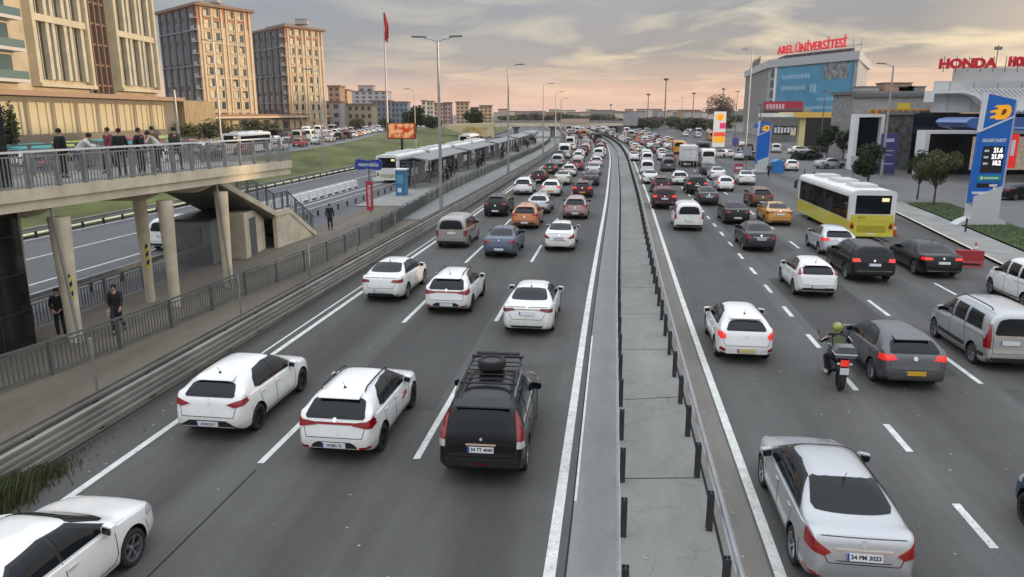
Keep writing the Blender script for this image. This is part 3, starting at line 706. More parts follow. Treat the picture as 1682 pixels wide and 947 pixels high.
def rim_mesh(r, wd, m, spokes):
    k = ('r', round(r, 3), wd, m.name, spokes)
    if k not in _wc:
        t = MB(); h = wd / 2; t.cur = 1; t.lathe([(-h * .7, r * .1), (-h * .7, r), (h * .05, r * .98), (h * .05, .01)], n=24)
        t.cur = 0; t.lathe([(h * .85, r), (h * .92, r * .99), (h * .88, r * .90), (h * .1, r * .88)], n=24); t.lathe([(h * .62, .001), (h * .66, r * .16), (h * .5, r * .2), (h * .1, r * .2)], n=12)
        for i in range(spokes):
            a = 2 * math.pi * i / spokes
            for s in (-1, 1) if spokes <= 6 else (0,):
                a2 = a + s * .12
                p0 = (h * .50, r * .14 * math.cos(a), r * .14 * math.sin(a)); p1 = (h * .72, r * .91 * math.cos(a2), r * .91 * math.sin(a2)); t.bar(p0, p1, r * .10, r * .10)
        o = t.build('rim', [m, RIMD], None, True, 30); _wc[k] = o.data; bpy.data.objects.remove(o)
    return _wc[k]
PAINT0 = paint('white', (.80, .795, .77))
def strip(a, b, wdt):
    a = Vector((*a, 0)); b = Vector((*b, 0)); n = (b - a).normalized(); p = Vector((-n.y, n.x, 0)) * wdt / 2
    return [(a - p).xy[:], (b - p).xy[:], (b + p).xy[:], (a + p).xy[:]]
def make_car(name, P, label, cat='car', loc=(0, 0, 0), rz=0):
    o = empty(name, (0, 0, 0), 0, label, cat)
    body = car_body(P).build('body', [PAINT0, BLACK], o, False)
    L_, W = P['L'], P['W']; wr = P.get('wr', .31); wy = P['wheels']; tw = .2
    cut = MB()
    for s in (-1, 1):
        for y in wy: cut.lathe([(-.001, .001), (0, wr + .06), (.42, wr + .055), (.421, .001)], (s * (W + .02) - (.40 if s > 0 else 0), y, wr + .01), n=28)
    # cylinders from outside inwards 0.38 m
    cutm = MB()
    for s in (-1, 1):
        for y in wy:
            x0, x1 = (W - .30, W + .3) if s > 0 else (-W - .3, -W + .30)
            cutm.tube([(x0, y, wr + .02), (x1, y, wr + .02)], wr + .055, 28)
    co = cutm.build('cutter', BLACK)
    md = body.modifiers.new('b', 'BOOLEAN'); md.object = co; md.operation = 'DIFFERENCE'; md.solver = 'EXACT'; md.material_mode = 'TRANSFER'
    bake(body); bpy.data.objects.remove(co)
    me = body.data; me.polygons.foreach_set('use_smooth', [True] * len(me.polygons)); me.set_sharp_from_angle(angle=R(32))
    bm = bmesh.new(); bm.from_mesh(me); bvh = BVHTree.FromBMesh(bm); bm.free()
    def D(nm, polys, mode, m, offs=.006, g=.09, th=.02, par=o, ang=40, lim=None): return decal(bvh, polys, mode, offs, g, th, lim).build(nm, m, par, True, ang)
    rw = P['rear_glass']; 
    D('rear_window', arch(rw), 'B', GLASS, .010, .035, lim=1.15)
    D('windscreen', arch(P['windscreen']), 'F', GLASS, .010, .035, lim=1.25)
    for s, md_ in ((1, 'R'), (-1, 'L')):
        if 'dlo' in P: D('window_trim', P['dlo'], md_, BLACK, .006, .05, .01)
        for pn in P['sides']: D('side_window', pn, md_, GLASS, .013, .06, .012)
        D('door_seams', [strip(a, b, .014) for a, b in P['seams'] + [((-L_ / 2 + .50, .70), (-L_ / 2 + .46, .34)), ((L_ / 2 - .52, .62), (L_ / 2 - .44, .34))]], md_, BLACK, .002, .15, .01)
        for (hy, hz) in P['handles']:
            hit, _, _, _ = bvh.ray_cast(Vector((4 * s, hy, hz)), Vector((-s, 0, 0)))
            MB().box(-.012, .02, -.09, .09, -.016, .016).build('door_handle', P.get('hm', PAINT0), o).location = (hit.x if s > 0 else hit.x - .01, hy, hz)
        if 'sill' in P: D('sill_trim', P['sill'], md_, BLACK, .008, .15, .01)
        my, mz = P['mirror']; xm = W * .93
        mm = MB(); mm.prism([(-.02, -.07), (.15, -.08), (.20, -.03), (.19, .07), (.02, .09), (-.02, .04)], -.05, .07, lambda a, b, h: ((xm + a) * s, my + h + a * -.15, mz + b)); mm.build('mirror', [PAINT0], o)
        MB().prism([(0, -.05), (.15, -.06), (.17, .05), (.01, .06)], -.012, 0, lambda a, b, h: ((xm + .01 + a) * s, my - .052 + h + a * -.15, mz + b)).build('mirror_glass', GLASS, o)
    for y in wy:
        for s in (-1, 1): wheel_mesh(wr, tw, o, (s * (W - .115), y, wr), s, P.get('rim', ALLOY), P.get('spokes', 5))
    tl = P['tail']
    for q in (tl, mirror(tl)): D('tail_light', q, 'B', P.get('tailm', REDL), .015, .06, .03)
    if 'tail2' in P:
        for q in (P['tail2'], mirror(P['tail2'])): D('reverse_light', q, 'B', CLEARL, .02, .06, .03)
    if 'bar' in P: D('light_bar', P['bar'], 'B', REDL, .01, .1, .02)
    hl = P['head']
    for q in (hl, mirror(hl)): D('headlight', q, 'F', CLEARL, .012, .06, .03)
    D('grille', P['grille'], 'F', BLACK, .006)
    if 'lower' in P: D('bumper_trim', P['lower'], 'B', BLACK, .012)
    if 'refl' in P:
        for q in (P['refl'], mirror(P['refl'])): D('reflector', q, 'B', REDL, .016, .08)
    for sm_ in P.get('rseams', []): D('hatch_seam', [strip(a, b, .013) for a, b in sm_], 'B', BLACK, .002, .15)
    if 'chrome' in P: D('chrome_strip', P['chrome'], 'B', CHROME, .02)
    if 'badge' in P:
        bx, bz, br = P['badge']; D('badge', [(bx + br * math.cos(k * math.pi / 4) * (1 if P.get('bshape') != 'd' else .6), bz + br * math.sin(k * math.pi / 4)) for k in range(8)] if P.get('bshape') != 'd' else [(bx - br * .55, bz), (bx, bz - br), (bx + br * .55, bz), (bx, bz + br)], 'B', CHROME, .014, .2)
    pz = P['plate'][1]; hit, nr, _, _ = bvh.ray_cast(Vector((P['plate'][0], -9, pz)), Vector((0, 1, 0)))
    til = -math.atan2(nr.z, -nr.y) if nr.y < -.3 else 0
    pl = MB().box(-.26, .26, -.022, 0, -.058, .058).build('number_plate', P.get('platem', PLATEW), o); pl.location = (P['plate'][0], hit.y - .012, pz); pl.rotation_euler = (-til * -1 * 0 - max(-.6, min(.6, math.asin(max(-1, min(1, nr.z))))), 0, 0)
    MB().box(-.258, -.222, -.026, -.022, -.056, .056).build('country_band', PLATEB, pl)
    if P.get('ptext'):
        l_ = lettering(P['ptext'], .092, INK, pl, (.02, -.024, 0), (math.pi / 2, 0, 0), .001, 1.0, .003, 'plate_lettering')
    if 'spoiler' in P:
        y0, y1, z0, wd = P['spoiler']; MB().prism([(y0, z0 - .035), (y1, z0 + .012), (y1, z0 + .03), (y0 + .02, z0 - .012)], -wd, wd, lambda a, b, h: (h, a, b - .035 * (h / wd) ** 2)).build('spoiler', PAINT0, o)
    if 'ant' in P:
        hit, _, _, _ = bvh.ray_cast(Vector((0, P['ant'], 9)), Vector((0, 0, -1))); an = MB().lathe([(0, .035), (.03, .025), (.04, .008)], (0, 0, 0), 'Z', 8); an.tube([(0, 0, .03), (0, -.10, .17)], .006, 5); q = an.build('antenna', BLACK, o); q.location = hit
    if 'rails' in P:
        for s in (-1, 1):
            xr, ya, yb, zr = P['rails']; MB().tube([(s * xr, ya - .06, zr - .06), (s * xr, ya + .06, zr), (s * xr, (ya + yb) / 2, zr + .015), (s * xr, yb - .06, zr), (s * xr, yb + .06, zr - .07)], .018, 8).build('roof_rail', P.get('railm', BLACK), o, True)
    if P.get('wiper', True):
        zc = min(b for a, b in rw) + .02; pts = [strip((-.05, zc + .02), (.28, zc + .05), .016)]
        D('rear_wiper', pts, 'B', BLACK, .022, .15)
    o.location = loc; o.rotation_euler = (0, 0, rz); return o
def arch(poly):
    zb = min(b for a, b in poly); zt = max(b for a, b in poly); wb = max(a for a, b in poly if b < zb + .08); wt = max(a for a, b in poly if b > zt - .04); h = zt - zb
    return [(-wb * .93, zb), (wb * .93, zb), (wb, zb + h * .12), (wb + (wt - wb) * .5, zb + h * .5), (wt * 1.0, zb + h * .78), (wt * .88, zb + h * .90), (wt * .55, zt - .004), (0, zt), (-wt * .55, zt - .004), (-wt * .88, zb + h * .90), (-wt * 1.0, zb + h * .78), (-wb - (wt - wb) * .5, zb + h * .5), (-wb, zb + h * .12)]
def U(base, **k): d = dict(base); d.update(k); return d
HATCH = dict(L=4.05, W=.865, top=[(-2.025, .56), (-1.99, .66), (-1.955, .80), (-1.89, 1.0), (-1.50, 1.32), (-1.32, 1.395), (-.9, 1.45), (-.3, 1.465), (.2, 1.43), (.98, 1.0), (1.15, .965), (1.7, .86), (1.93, .73), (2.0, .62), (2.025, .5)],
             belt=[(-2.025, .52), (-1.93, .93), (-1.5, .985), (-.5, .95), (.9, .895), (1.5, .81), (1.9, .66), (2.025, .48)],
             plan=[(-2.025, .80), (-1.95, .88), (-1.75, .955), (-1.3, 1.0), (0, .99), (1.3, 1.0), (1.7, .93), (1.92, .80), (2.025, .62)], wheels=(-1.24, 1.26), wr=.31, tumble=.36,
             rear_glass=[(-.58, 1.03), (-.5, .99), (.5, .99), (.58, 1.03), (.52, 1.27), (.46, 1.33), (-.46, 1.33), (-.52, 1.27)],
             windscreen=[(-.66, 1.02), (.66, 1.02), (.55, 1.37), (-.55, 1.37)], dlo=[(-1.22, 1.05), (-1.0, 1.0), (.86, .94), (.80, 1.0), (.20, 1.35), (-.3, 1.385), (-.85, 1.355), (-1.12, 1.22)],
             sides=[[(-.22, .985), (.68, .965), (.12, 1.31), (-.2, 1.345)], [(-1.14, 1.06), (-.95, 1.015), (-.30, .988), (-.28, 1.345), (-.82, 1.318), (-1.06, 1.20)]],
             seams=[((.82, .93), (.80, .45)), ((.80, .45), (.72, .33)), ((-.26, .98), (-.28, .33)), ((.72, .33), (-.80, .33)), ((-.80, .33), (-1.05, .68)), ((-1.05, .68), (-1.12, .98))], handles=[(-.12, .84), (-.95, .86)],
             mirror=(.62, 1.0), tail=[(.46, .80), (.80, .84), (.90, .98), (.62, .93)], head=[(.42, .66), (.62, .62), (.90, .70), (.90, .84), (.60, .78)], grille=[(-.38, .36), (.38, .36), (.42, .52), (-.42, .52)],
             lower=[(-.62, .36), (.62, .36), (.70, .42), (.55, .47), (-.55, .47), (-.70, .42)], plate=(0, .46), rseams=[(((-.62, .58), (.62, .58)), ((-.62, .58), (-.70, .9)), ((.62, .58), (.70, .9)))], badge=(0, .84, .06), ant=-1.3, spoiler=(-1.62, -1.34, 1.385, .46))
SEDAN = dict(L=4.5, W=.87, top=[(-2.25, .58), (-2.22, .72), (-2.18, .86), (-2.12, 1.03), (-1.98, 1.06), (-1.62, 1.10), (-1.05, 1.36), (-.75, 1.425), (-.35, 1.45), (.1, 1.44), (.42, 1.39), (1.12, 1.0), (1.3, .965), (1.95, .85), (2.17, .72), (2.23, .60), (2.25, .5)],
             belt=[(-2.25, .54), (-2.12, .95), (-1.7, .99), (-.5, .96), (1.0, .905), (1.7, .82), (2.12, .66), (2.25, .48)],
             plan=[(-2.25, .78), (-2.15, .87), (-1.95, .94), (-1.4, 1.0), (0, .995), (1.4, 1.0), (1.85, .93), (2.12, .80), (2.25, .6)], wheels=(-1.30, 1.35), wr=.315, tumble=.36,
             rear_glass=[(-.62, 1.12), (.62, 1.12), (.53, 1.37), (.45, 1.395), (-.45, 1.395), (-.53, 1.37)], windscreen=[(-.66, 1.03), (.66, 1.03), (.55, 1.365), (-.55, 1.365)],
             dlo=[(-1.38, 1.03), (.98, .95), (.92, 1.0), (.35, 1.33), (-.2, 1.375), (-.78, 1.345), (-1.30, 1.10)], sides=[[(-.06, .985), (.82, .965), (.27, 1.29), (-.05, 1.335)], [(-1.22, 1.04), (-.14, .99), (-.12, 1.335), (-.74, 1.31), (-1.2, 1.09)]],
             seams=[((.96, .92), (.95, .45)), ((.95, .45), (.86, .33)), ((-.10, .97), (-.12, .33)), ((.86, .33), (-.82, .33)), ((-.82, .33), (-1.08, .70)), ((-1.08, .70), (-1.1, .98))], handles=[(.02, .84), (-.95, .86)], mirror=(.78, 1.0),
             tail=[(.44, .80), (.80, .78), (.86, .96), (.60, .96)], head=[(.42, .64), (.62, .60), (.90, .68), (.90, .80), (.60, .76)], grille=[(-.40, .34), (.40, .34), (.44, .54), (-.44, .54)],
             lower=[(-.5, .33), (.5, .33), (.56, .39), (-.56, .39)], plate=(0, .74), rseams=[(((-.50, .60), (.50, .60)), ((-.50, .60), (-.60, .78)), ((.50, .60), (.60, .78)), ((-.72, 1.0), (.72, 1.0)))], badge=(0, .93, .045), ant=-.8, wiper=False)
VAN = dict(L=4.3, W=.90, top=[(-2.15, .52), (-2.12, .64), (-2.10, .85), (-2.075, 1.1), (-1.98, 1.62), (-1.9, 1.74), (-1.7, 1.79), (-.6, 1.81), (.3, 1.78), (.62, 1.68), (1.32, 1.14), (1.5, 1.08), (1.93, .94), (2.08, .78), (2.13, .64), (2.15, .5)],
           belt=[(-2.15, .48), (-2.09, .98), (-1.8, 1.08), (0, 1.06), (1.2, 1.0), (1.7, .90), (2.05, .7), (2.15, .46)], plan=[(-2.15, .88), (-2.08, .94), (-1.9, .985), (-1.4, 1.0), (1.3, 1.0), (1.8, .92), (2.05, .8), (2.15, .62)], wheels=(-1.32, 1.38), wr=.315, tumble=.13,
           rear_glass=[(-.66, 1.14), (-.6, 1.09), (.6, 1.09), (.66, 1.14), (.62, 1.52), (.56, 1.58), (-.56, 1.58), (-.62, 1.52)], windscreen=[(-.72, 1.18), (.72, 1.18), (.66, 1.67), (-.66, 1.67)],
           sides=[[(.28, 1.10), (1.12, 1.08), (.62, 1.56), (.30, 1.58)], [(-.55, 1.12), (.14, 1.11), (.14, 1.58), (-.52, 1.58)], [(-1.62, 1.14), (-.70, 1.12), (-.70, 1.58), (-1.45, 1.56)]],
           seams=[((1.22, 1.03), (1.12, .36)), ((1.12, .36), (.22, .33)), ((.22, 1.6), (.22, .33)), ((.22, .33), (-.86, .33)), ((-.64, 1.62), (-.64, 1.05)), ((-.64, 1.05), (-.86, .70)), ((-.86, .70), (-.86, .33)), ((-1.9, .98), (-.64, .96))], handles=[(.36, .98), (-.5, .98)], mirror=(1.0, 1.12),
           tail=[(.73, .72), (.88, .72), (.88, 1.28), (.76, 1.28)], head=[(.46, .72), (.90, .78), (.90, .96), (.55, .88)], grille=[(-.42, .36), (.42, .36), (.46, .60), (-.46, .60)], lower=[(-.80, .34), (.80, .34), (.82, .44), (-.82, .44)], plate=(0, .88), rseams=[(((-.70, .56), (.70, .56)), ((-.70, .56), (-.70, 1.3)), ((.70, .56), (.70, 1.3)))],
           badge=(0, 1.0, .05), sill=[(-1.0, .24), (1.0, .24), (1.0, .36), (-1.0, .36)])
SUV = dict(L=4.55, W=.90, top=[(-2.275, .62), (-2.24, .74), (-2.21, .92), (-2.17, 1.06), (-1.95, 1.55), (-1.83, 1.66), (-1.3, 1.70), (-.2, 1.71), (.25, 1.67), (.95, 1.16), (1.15, 1.10), (1.9, 1.02), (2.15, .92), (2.24, .72), (2.275, .56)],
           belt=[(-2.275, .58), (-2.17, 1.0), (-1.7, 1.08), (-.5, 1.05), (.9, 1.02), (1.6, .96), (2.12, .82), (2.275, .52)], plan=[(-2.275, .88), (-2.18, .93), (-1.95, .98), (-1.4, 1.0), (1.4, 1.0), (1.9, .95), (2.15, .85), (2.275, .68)], wheels=(-1.35, 1.38), wr=.36, tumble=.20,
           under=[(-2.275, .42), (-2.0, .30), (1.9, .28), (2.275, .36)], rear_glass=[(-.66, 1.12), (.66, 1.12), (.60, 1.50), (.54, 1.55), (-.54, 1.55), (-.60, 1.50)], windscreen=[(-.70, 1.18), (.70, 1.18), (.60, 1.62), (-.60, 1.62)],
           dlo=[(-1.80, 1.12), (.86, 1.07), (.80, 1.14), (.22, 1.58), (-.2, 1.62), (-1.5, 1.60), (-1.75, 1.5)], sides=[[(-.10, 1.11), (.72, 1.10), (.20, 1.55), (-.08, 1.575)], [(-1.02, 1.12), (-.18, 1.11), (-.17, 1.575), (-1.02, 1.57)], [(-1.70, 1.14), (-1.12, 1.13), (-1.12, 1.565), (-1.5, 1.55), (-1.66, 1.45)]],
           seams=[((.86, 1.04), (.86, .5)), ((.86, .5), (.78, .40)), ((-.14, 1.06), (-.16, .40)), ((.78, .40), (-.82, .40)), ((-.82, .40), (-1.06, .82)), ((-1.06, .82), (-1.07, 1.08))], handles=[(0, .97), (-.95, .98)], mirror=(.62, 1.13),
           tail=[(.76, .82), (.88, .80), (.86, 1.42), (.68, 1.52), (.70, 1.2)], head=[(.50, .76), (.90, .80), (.90, .96), (.56, .93)], grille=[(-.46, .62), (.46, .62), (.48, .84), (-.48, .84)], lower=[(-.86, .46), (.86, .46), (.90, .58), (.80, .64), (-.80, .64), (-.90, .58)], plate=(0, .88), rseams=[(((-.72, .68), (.72, .68)), ((-.72, .68), (-.72, 1.1)), ((.72, .68), (.72, 1.1)))],
           badge=(0, 1.03, .05), sill=[(-.95, .32), (1.0, .32), (1.0, .46), (-.95, .46)])
def g2(px, py, z=0.0): return G(px, py, z)
def pos_rear(px, py, P, dh=0.0, hz=.0):
    """rear bumper above pixel -> centre of the vehicle, heading along the lane there"""
    x, y = G(px, py); h = hd(y + 2) + dh
    return (x + math.sin(h) * (P['L'] / 2 - .1), y + math.cos(h) * (P['L'] / 2 - .1), 0), -h
PC = {}
for nm, cc, mt in (('black', (.006, .006, .007), 0), ('charcoal', (.045, .047, .05), .5), ('grey', (.13, .135, .14), .5), ('silver', (.48, .49, .50), .55), ('pale_silver', (.56, .58, .60), .35), ('bluegrey', (.11, .135, .19), .4), ('red', (.30, .015, .02), .1),
                   ('darkred', (.075, .012, .014), .3), ('orange', (.52, .16, .03), .2), ('taxi', (.62, .27, .01), 0), ('beige', (.36, .34, .31), .4), ('rose', (.34, .22, .20), .3), ('navy', (.012, .03, .085), .3), ('brown', (.16, .08, .04), .3), ('cream', (.62, .58, .48), 0)): PC[nm] = paint(nm, cc, mt)
PC['white'] = PAINT0
def place(px, py, P, dh=0.0):
    x, y = G(px, py, .15); h = hd(y + 2) + dh
    return (x + math.sin(h) * (P['L'] / 2 - .05), y + math.cos(h) * (P['L'] / 2 - .05), 0), -h
BLACKP = PC['black']; PR = {}
P_A = U(HATCH, W=.88, tumble=.42, rear_glass=[(-.60, 1.06), (-.52, 1.0), (.52, 1.0), (.60, 1.06), (.52, 1.28), (-.52, 1.28)], tail=[(.44, .86), (.62, .80), (.82, .84), (.90, 1.0), (.70, .95)], plate=(0, .42), lower=[(-.70, .30), (.70, .30), (.66, .38), (.44, .50), (-.44, .50), (-.66, .38)], badge=(0, .90, .085), bshape='d', rim=RIMD, spokes=10, spoiler=(-1.60, -1.32, 1.38, .45))
P_B = U(HATCH, W=.875, rear_glass=[(-.66, 1.0), (-.62, .96), (.62, .96), (.66, 1.0), (.58, 1.32), (-.58, 1.32)], tail=[(.40, .84), (.80, .78), (.90, .92), (.86, 1.02), (.70, .93), (.44, .90)], bar=[(-.42, .85), (.42, .85), (.42, .90), (-.42, .90)], plate=(0, .42), lower=[(-.55, .30), (.55, .30), (.46, .44), (.36, .49), (-.36, .49), (-.46, .44)], refl=[(.56, .34), (.78, .36), (.78, .41), (.56, .39)], badge=(0, .94, .05), spokes=8, rim=RIMD, ant=-1.2, rails=(.50, -1.25, .15, 1.455), railm=BLACK)
P_C = U(SUV, W=.89, tailm=REDL, tail=[(.72, .98), (.84, .96), (.82, 1.30), (.70, 1.50), (.66, 1.48), (.70, 1.2)], tail2=[(.72, .84), (.86, .84), (.84, .965), (.72, .975)], hm=BLACKP, platem=PLATEW, plate=(0, .80), chrome=[(-.30, .88), (.30, .88), (.30, .915), (-.30, .915)], refl=[(-.18, .50), (.18, .50), (.18, .53), (-.18, .53)], rails=(.62, -1.5, .1, 1.73), railm=STEELD, badge=(.0, 1.0, .03), spoiler=(-2.05, -1.75, 1.68, .58), wr=.35, spokes=6)
P_D = U(SEDAN, tail=[(.42, .84), (.85, .80), (.88, .94), (.50, .93)], plate=(0, .50), lower=[(-.6, .30), (.6, .30), (.5, .40), (-.5, .40)], badge=(0, .95, .05), bshape='d')
P_E = U(SEDAN, L=4.6, W=.885, tail=[(.40, .90), (.84, .82), (.88, .95), (.46, .96)], tailm=mat('smoked_red_lens', (.16, .01, .015), .12, 0, .6), bar=[(-.42, .91), (.42, .91), (.42, .93), (-.42, .93)], plate=(0, .80), badge=(0, 1.0, .045))
P_F = U(SEDAN, L=4.37, W=.85, tail=[(.48, .78), (.58, .72), (.80, .78), (.88, .98), (.80, 1.02), (.66, .90)], plate=(0, .74), refl=[(.58, .34), (.80, .38), (.80, .43), (.62, .40)], badge=(0, .92, .06), lower=[(-.3, .24), (.3, .24), (.28, .27), (-.28, .27)], ptext='34 PM 3023', rim=ALLOY, spokes=5, ant=-.95, rseams=[(((-.52, .62), (.52, .62)), ((-.40, .66), (.40, .66)), ((-.52, .62), (-.62, .80)), ((.52, .62), (.62, .80)), ((-.76, 1.0), (.76, 1.0)))], chrome=[(-.42, .825), (.42, .825), (.42, .84), (-.42, .84)])
P_G = U(HATCH, L=4.2, W=.89, rear_glass=[(-.64, 1.06), (-.58, 1.0), (.58, 1.0), (.64, 1.06), (.56, 1.31), (-.56, 1.31)], tail=[(.46, .84), (.86, .80), (.92, .97), (.56, .97)], tailm=REDON, platem=PLATEY, plate=(0, .50), lower=[(-.78, .26), (.78, .26), (.80, .34), (-.80, .34)], badge=(0, .88, .06), rim=ALLOY, rails=None, ant=None)
P_H = U(HATCH, L=3.77, W=.83, wheels=(-1.16, 1.22), rear_glass=[(-.58, 1.06), (-.50, 1.0), (.50, 1.0), (.58, 1.06), (.48, 1.26), (-.48, 1.26)], tail=[(.60, .80), (.74, .78), (.85, .86), (.84, .98), (.70, .98), (.60, .90)], tailm=REDON, platem=mat('plate_pale_yellow', (.62, .50, .22), .5), plate=(0, .44), refl=[(.60, .42), (.76, .44), (.74, .54), (.62, .50)], badge=(0, .86, .05), lower=[(-.70, .27), (.70, .27), (.66, .33), (-.66, .33)])
P_I = U(HATCH, L=3.82, W=.82, wheels=(-1.2, 1.25), rear_glass=[(-.60, 1.04), (-.54, .99), (.54, .99), (.60, 1.04), (.54, 1.29), (-.54, 1.29)], tail=[(.64, .98), (.76, .96), (.70, 1.30), (.62, 1.32)], plate=(0, .52), badge=(0, .86, .06), rim=STEELD)
P_J = U(SUV, L=4.75, W=.95, top=[(a * 1.045, b * .985) for a, b in SUV['top']], belt=[(a * 1.045, b * .985) for a, b in SUV['belt']], plan=[(a * 1.045, b) for a, b in SUV['plan']], tail=[(.56, .98), (.90, .96), (.88, 1.10), (.62, 1.13)], tailm=REDON, plate=(0, .86), rear_glass=[(-.68, 1.18), (.68, 1.18), (.60, 1.50), (-.60, 1.50)], spokes=5, wr=.37, rails=(.64, -1.5, .1, 1.70), railm=STEELD, chrome=[(-.7, .58), (.7, .58), (.7, .60), (-.7, .60)])
P_K = U(SEDAN, L=4.92, W=.93, top=[(a * 1.093, b * 1.005) for a, b in SEDAN['top']], belt=[(a * 1.093, b) for a, b in SEDAN['belt']], plan=[(a * 1.093, b) for a, b in SEDAN['plan']], tail=[(.44, .86), (.86, .84), (.90, .98), (.50, .97)], tailm=REDON, chrome=[(-.70, .36), (.70, .36), (.70, .40), (-.70, .40)], wheels=(-1.42, 1.48), wr=.34, spokes=8)
P_L = U(VAN, W=.905, tail=[(.76, .70), (.90, .72), (.88, 1.35), (.74, 1.40)], rails=(.66, -1.7, .1, 1.83), railm=BLACK, spokes=6, plate=(-.25, .88), sill=[(-2.0, .42), (2.0, .42), (2.0, .54), (-2.0, .54)])
P_M = U(VAN, tail=[(.72, .74), (.88, .72), (.88, 1.02), (.74, 1.04)])
P_N = U(VAN, W=.92, tail=[(.78, .80), (.90, .78), (.90, 1.25), (.80, 1.28)], plate=(0, .70))
P_O = U(HATCH, L=4.3, W=.90, top=[(a * 1.06, b * 1.08) for a, b in HATCH['top']], belt=[(a * 1.06, b * 1.06) for a, b in HATCH['belt']], plan=[(a * 1.06, b) for a, b in HATCH['plan']], wheels=(-1.3, 1.34), wr=.34,
        rear_glass=[(a, b * 1.07) for a, b in P_B['rear_glass']], windscreen=[(a, b * 1.075) for a, b in HATCH['windscreen']], dlo=[(a * 1.06, b * 1.07) for a, b in HATCH['dlo']], sides=[[(a * 1.06, b * 1.07) for a, b in q] for q in HATCH['sides']], tail=[(.46, .92), (.88, .86), (.92, 1.04), (.60, 1.04)],
        mirror=(.64, 1.08), spoiler=(-1.72, -1.44, 1.495, .46), sill=[(-.95, .24), (1.0, .24), (1.0, .36), (-.95, .36)])
P_Q = U(SEDAN, L=5.0, W=.88, top=[(a * 1.11, b) for a, b in SEDAN['top']], belt=[(a * 1.11, b) for a, b in SEDAN['belt']], plan=[(a * 1.11, b) for a, b in SEDAN['plan']], wheels=(-1.45, 1.5))
BUSV = U(VAN, L=5.6, W=1.0, top=[(-2.8, .52), (-2.77, .7), (-2.75, 1.2), (-2.70, 2.2), (-2.6, 2.45), (-2.2, 2.52), (1.0, 2.52), (1.35, 2.4), (1.95, 1.5), (2.1, 1.35), (2.65, 1.15), (2.76, .9), (2.8, .6)], belt=[(-2.8, .48), (-2.72, 1.2), (1.6, 1.25), (2.3, 1.1), (2.8, .5)], plan=[(-2.8, .9), (-2.7, .97), (-2.2, 1.0), (2.0, 1.0), (2.6, .86), (2.8, .66)], wheels=(-1.7, 1.85), wr=.35, tumble=.08,
         rear_glass=[(-.78, 1.45), (.78, 1.45), (.72, 2.15), (-.72, 2.15)], windscreen=[(-.80, 1.5), (.80, 1.5), (.72, 2.3), (-.72, 2.3)], sides=[[(.9, 1.35), (1.7, 1.35), (1.15, 2.1), (.9, 2.15)], [(-.6, 1.4), (.75, 1.4), (.75, 2.1), (-.6, 2.1)], [(-2.4, 1.4), (-.8, 1.4), (-.8, 2.1), (-2.3, 2.1)]], seams=[((-.7, 2.2), (-.7, .4)), ((.82, 2.2), (.82, .4))], handles=[(.9, 1.15)], mirror=(1.6, 1.6), tail=[(.84, .8), (.96, .8), (.94, 1.4), (.84, 1.4)], plate=(0, .8), rseams=[(((0, .6), (0, 2.3)),)], sill=[(-1.2, .3), (1.3, .3), (1.3, .44), (-1.2, .44)], badge=(.4, 1.2, .05))
for k_, v_ in list(globals().items()):
    if k_.startswith('P_') and isinstance(v_, dict):
        for q in ('rails', 'ant'):
            if q in v_ and v_[q] is None: del v_[q]
def car(key, P, px, py, colour, label, dh=0.0, cat='car', plate=None, fixed=None, name=None):
    loc, rz = fixed or place(px, py, P, dh)
    nm = name or {'P_': 'car'}.get(key, key)
    if key not in PR:
        PR[key] = make_car(nm, P, label, cat); PR[key]['label'] = label; o = PR[key]; o.location = loc; o.rotation_euler = (0, 0, rz)
        if colour != 'white':
            for ch in o.children:
                if hasattr(ch.data, 'materials'):
                    for i, m in enumerate(ch.data.materials):
                        if m is PAINT0: ch.material_slots[i].link = 'OBJECT'; ch.material_slots[i].material = PC[colour]
        return o
    src = PR[key]; o = copy_tree(src, loc, rz, label)
    for ch in o.children:
        if hasattr(ch.data, 'materials'):
            for i, m in enumerate(ch.data.materials):
                if m is PAINT0: ch.material_slots[i].link = 'OBJECT'; ch.material_slots[i].material = PC[colour]
    o['category'] = cat
    return o
# left carriageway
xx, yy = G(216, 926); h_ = hd(yy)
fx = xx - math.cos(h_) * .76 - math.sin(h_) * 1.35; fy = yy + math.sin(h_) * .76 - math.cos(h_) * 1.35
car('white_sedan', P_D, 0, 0, 'white', 'white sedan cut off by the bottom left corner with its silver front wheel showing', fixed=((fx, fy, 0), -h_), name='sedan_car')
car('hatch_a', P_A, 345, 712, 'white', 'white hatchback with dark alloys beside the left guard rail, nearest of that lane', name='hatchback_car')
o = car('hatch_b', P_B, 551, 748, 'white', 'white hatchback with full-width red tail light bar and red door mark', name='hatchback_car')
PX = car('suv_c', P_C, 790, 787, 'black', 'black off-road car with roof rack carrying a spare wheel', -.03, name='suv_car')
car('sedan_d', P_D, 626, 491, 'white', 'white sedan beside the left guard rail behind the beige van', name='sedan_car')
car('hatch_b', P_B, 733, 511, 'white', 'white hatchback with red light bar in the middle left lane behind the blue-grey sedan')
car('sedan_e', P_E, 865, 546, 'white', 'white sedan with smoked tail lights just ahead of the black off-road car', name='sedan_car')
car('van_m', P_M, 741, 404, 'beige', 'beige high-roofed family van next to the left guard rail', cat='van', name='family_van')
car('sedan_d', P_D, 819, 420, 'bluegrey', 'blue-grey sedan in the middle left lane below the orange crossover')
car('sedan_f', P_F, 918, 409, 'white', 'white sedan with bright red tail lights in the lane beside the median', name='sedan_car')
car('cross_o', P_O, 813, 353, 'black', 'black crossover beside the left guard rail', name='crossover_car')
car('cross_o', P_O, 861, 373, 'orange', 'orange crossover in the middle left lane')
car('hatch_a', P_A, 884, 348, 'silver', 'silver hatchback partly hidden behind the orange crossover')
car('cross_o', P_O, 944, 357, 'rose', 'pale reddish crossover near the median ahead of the white sedan')
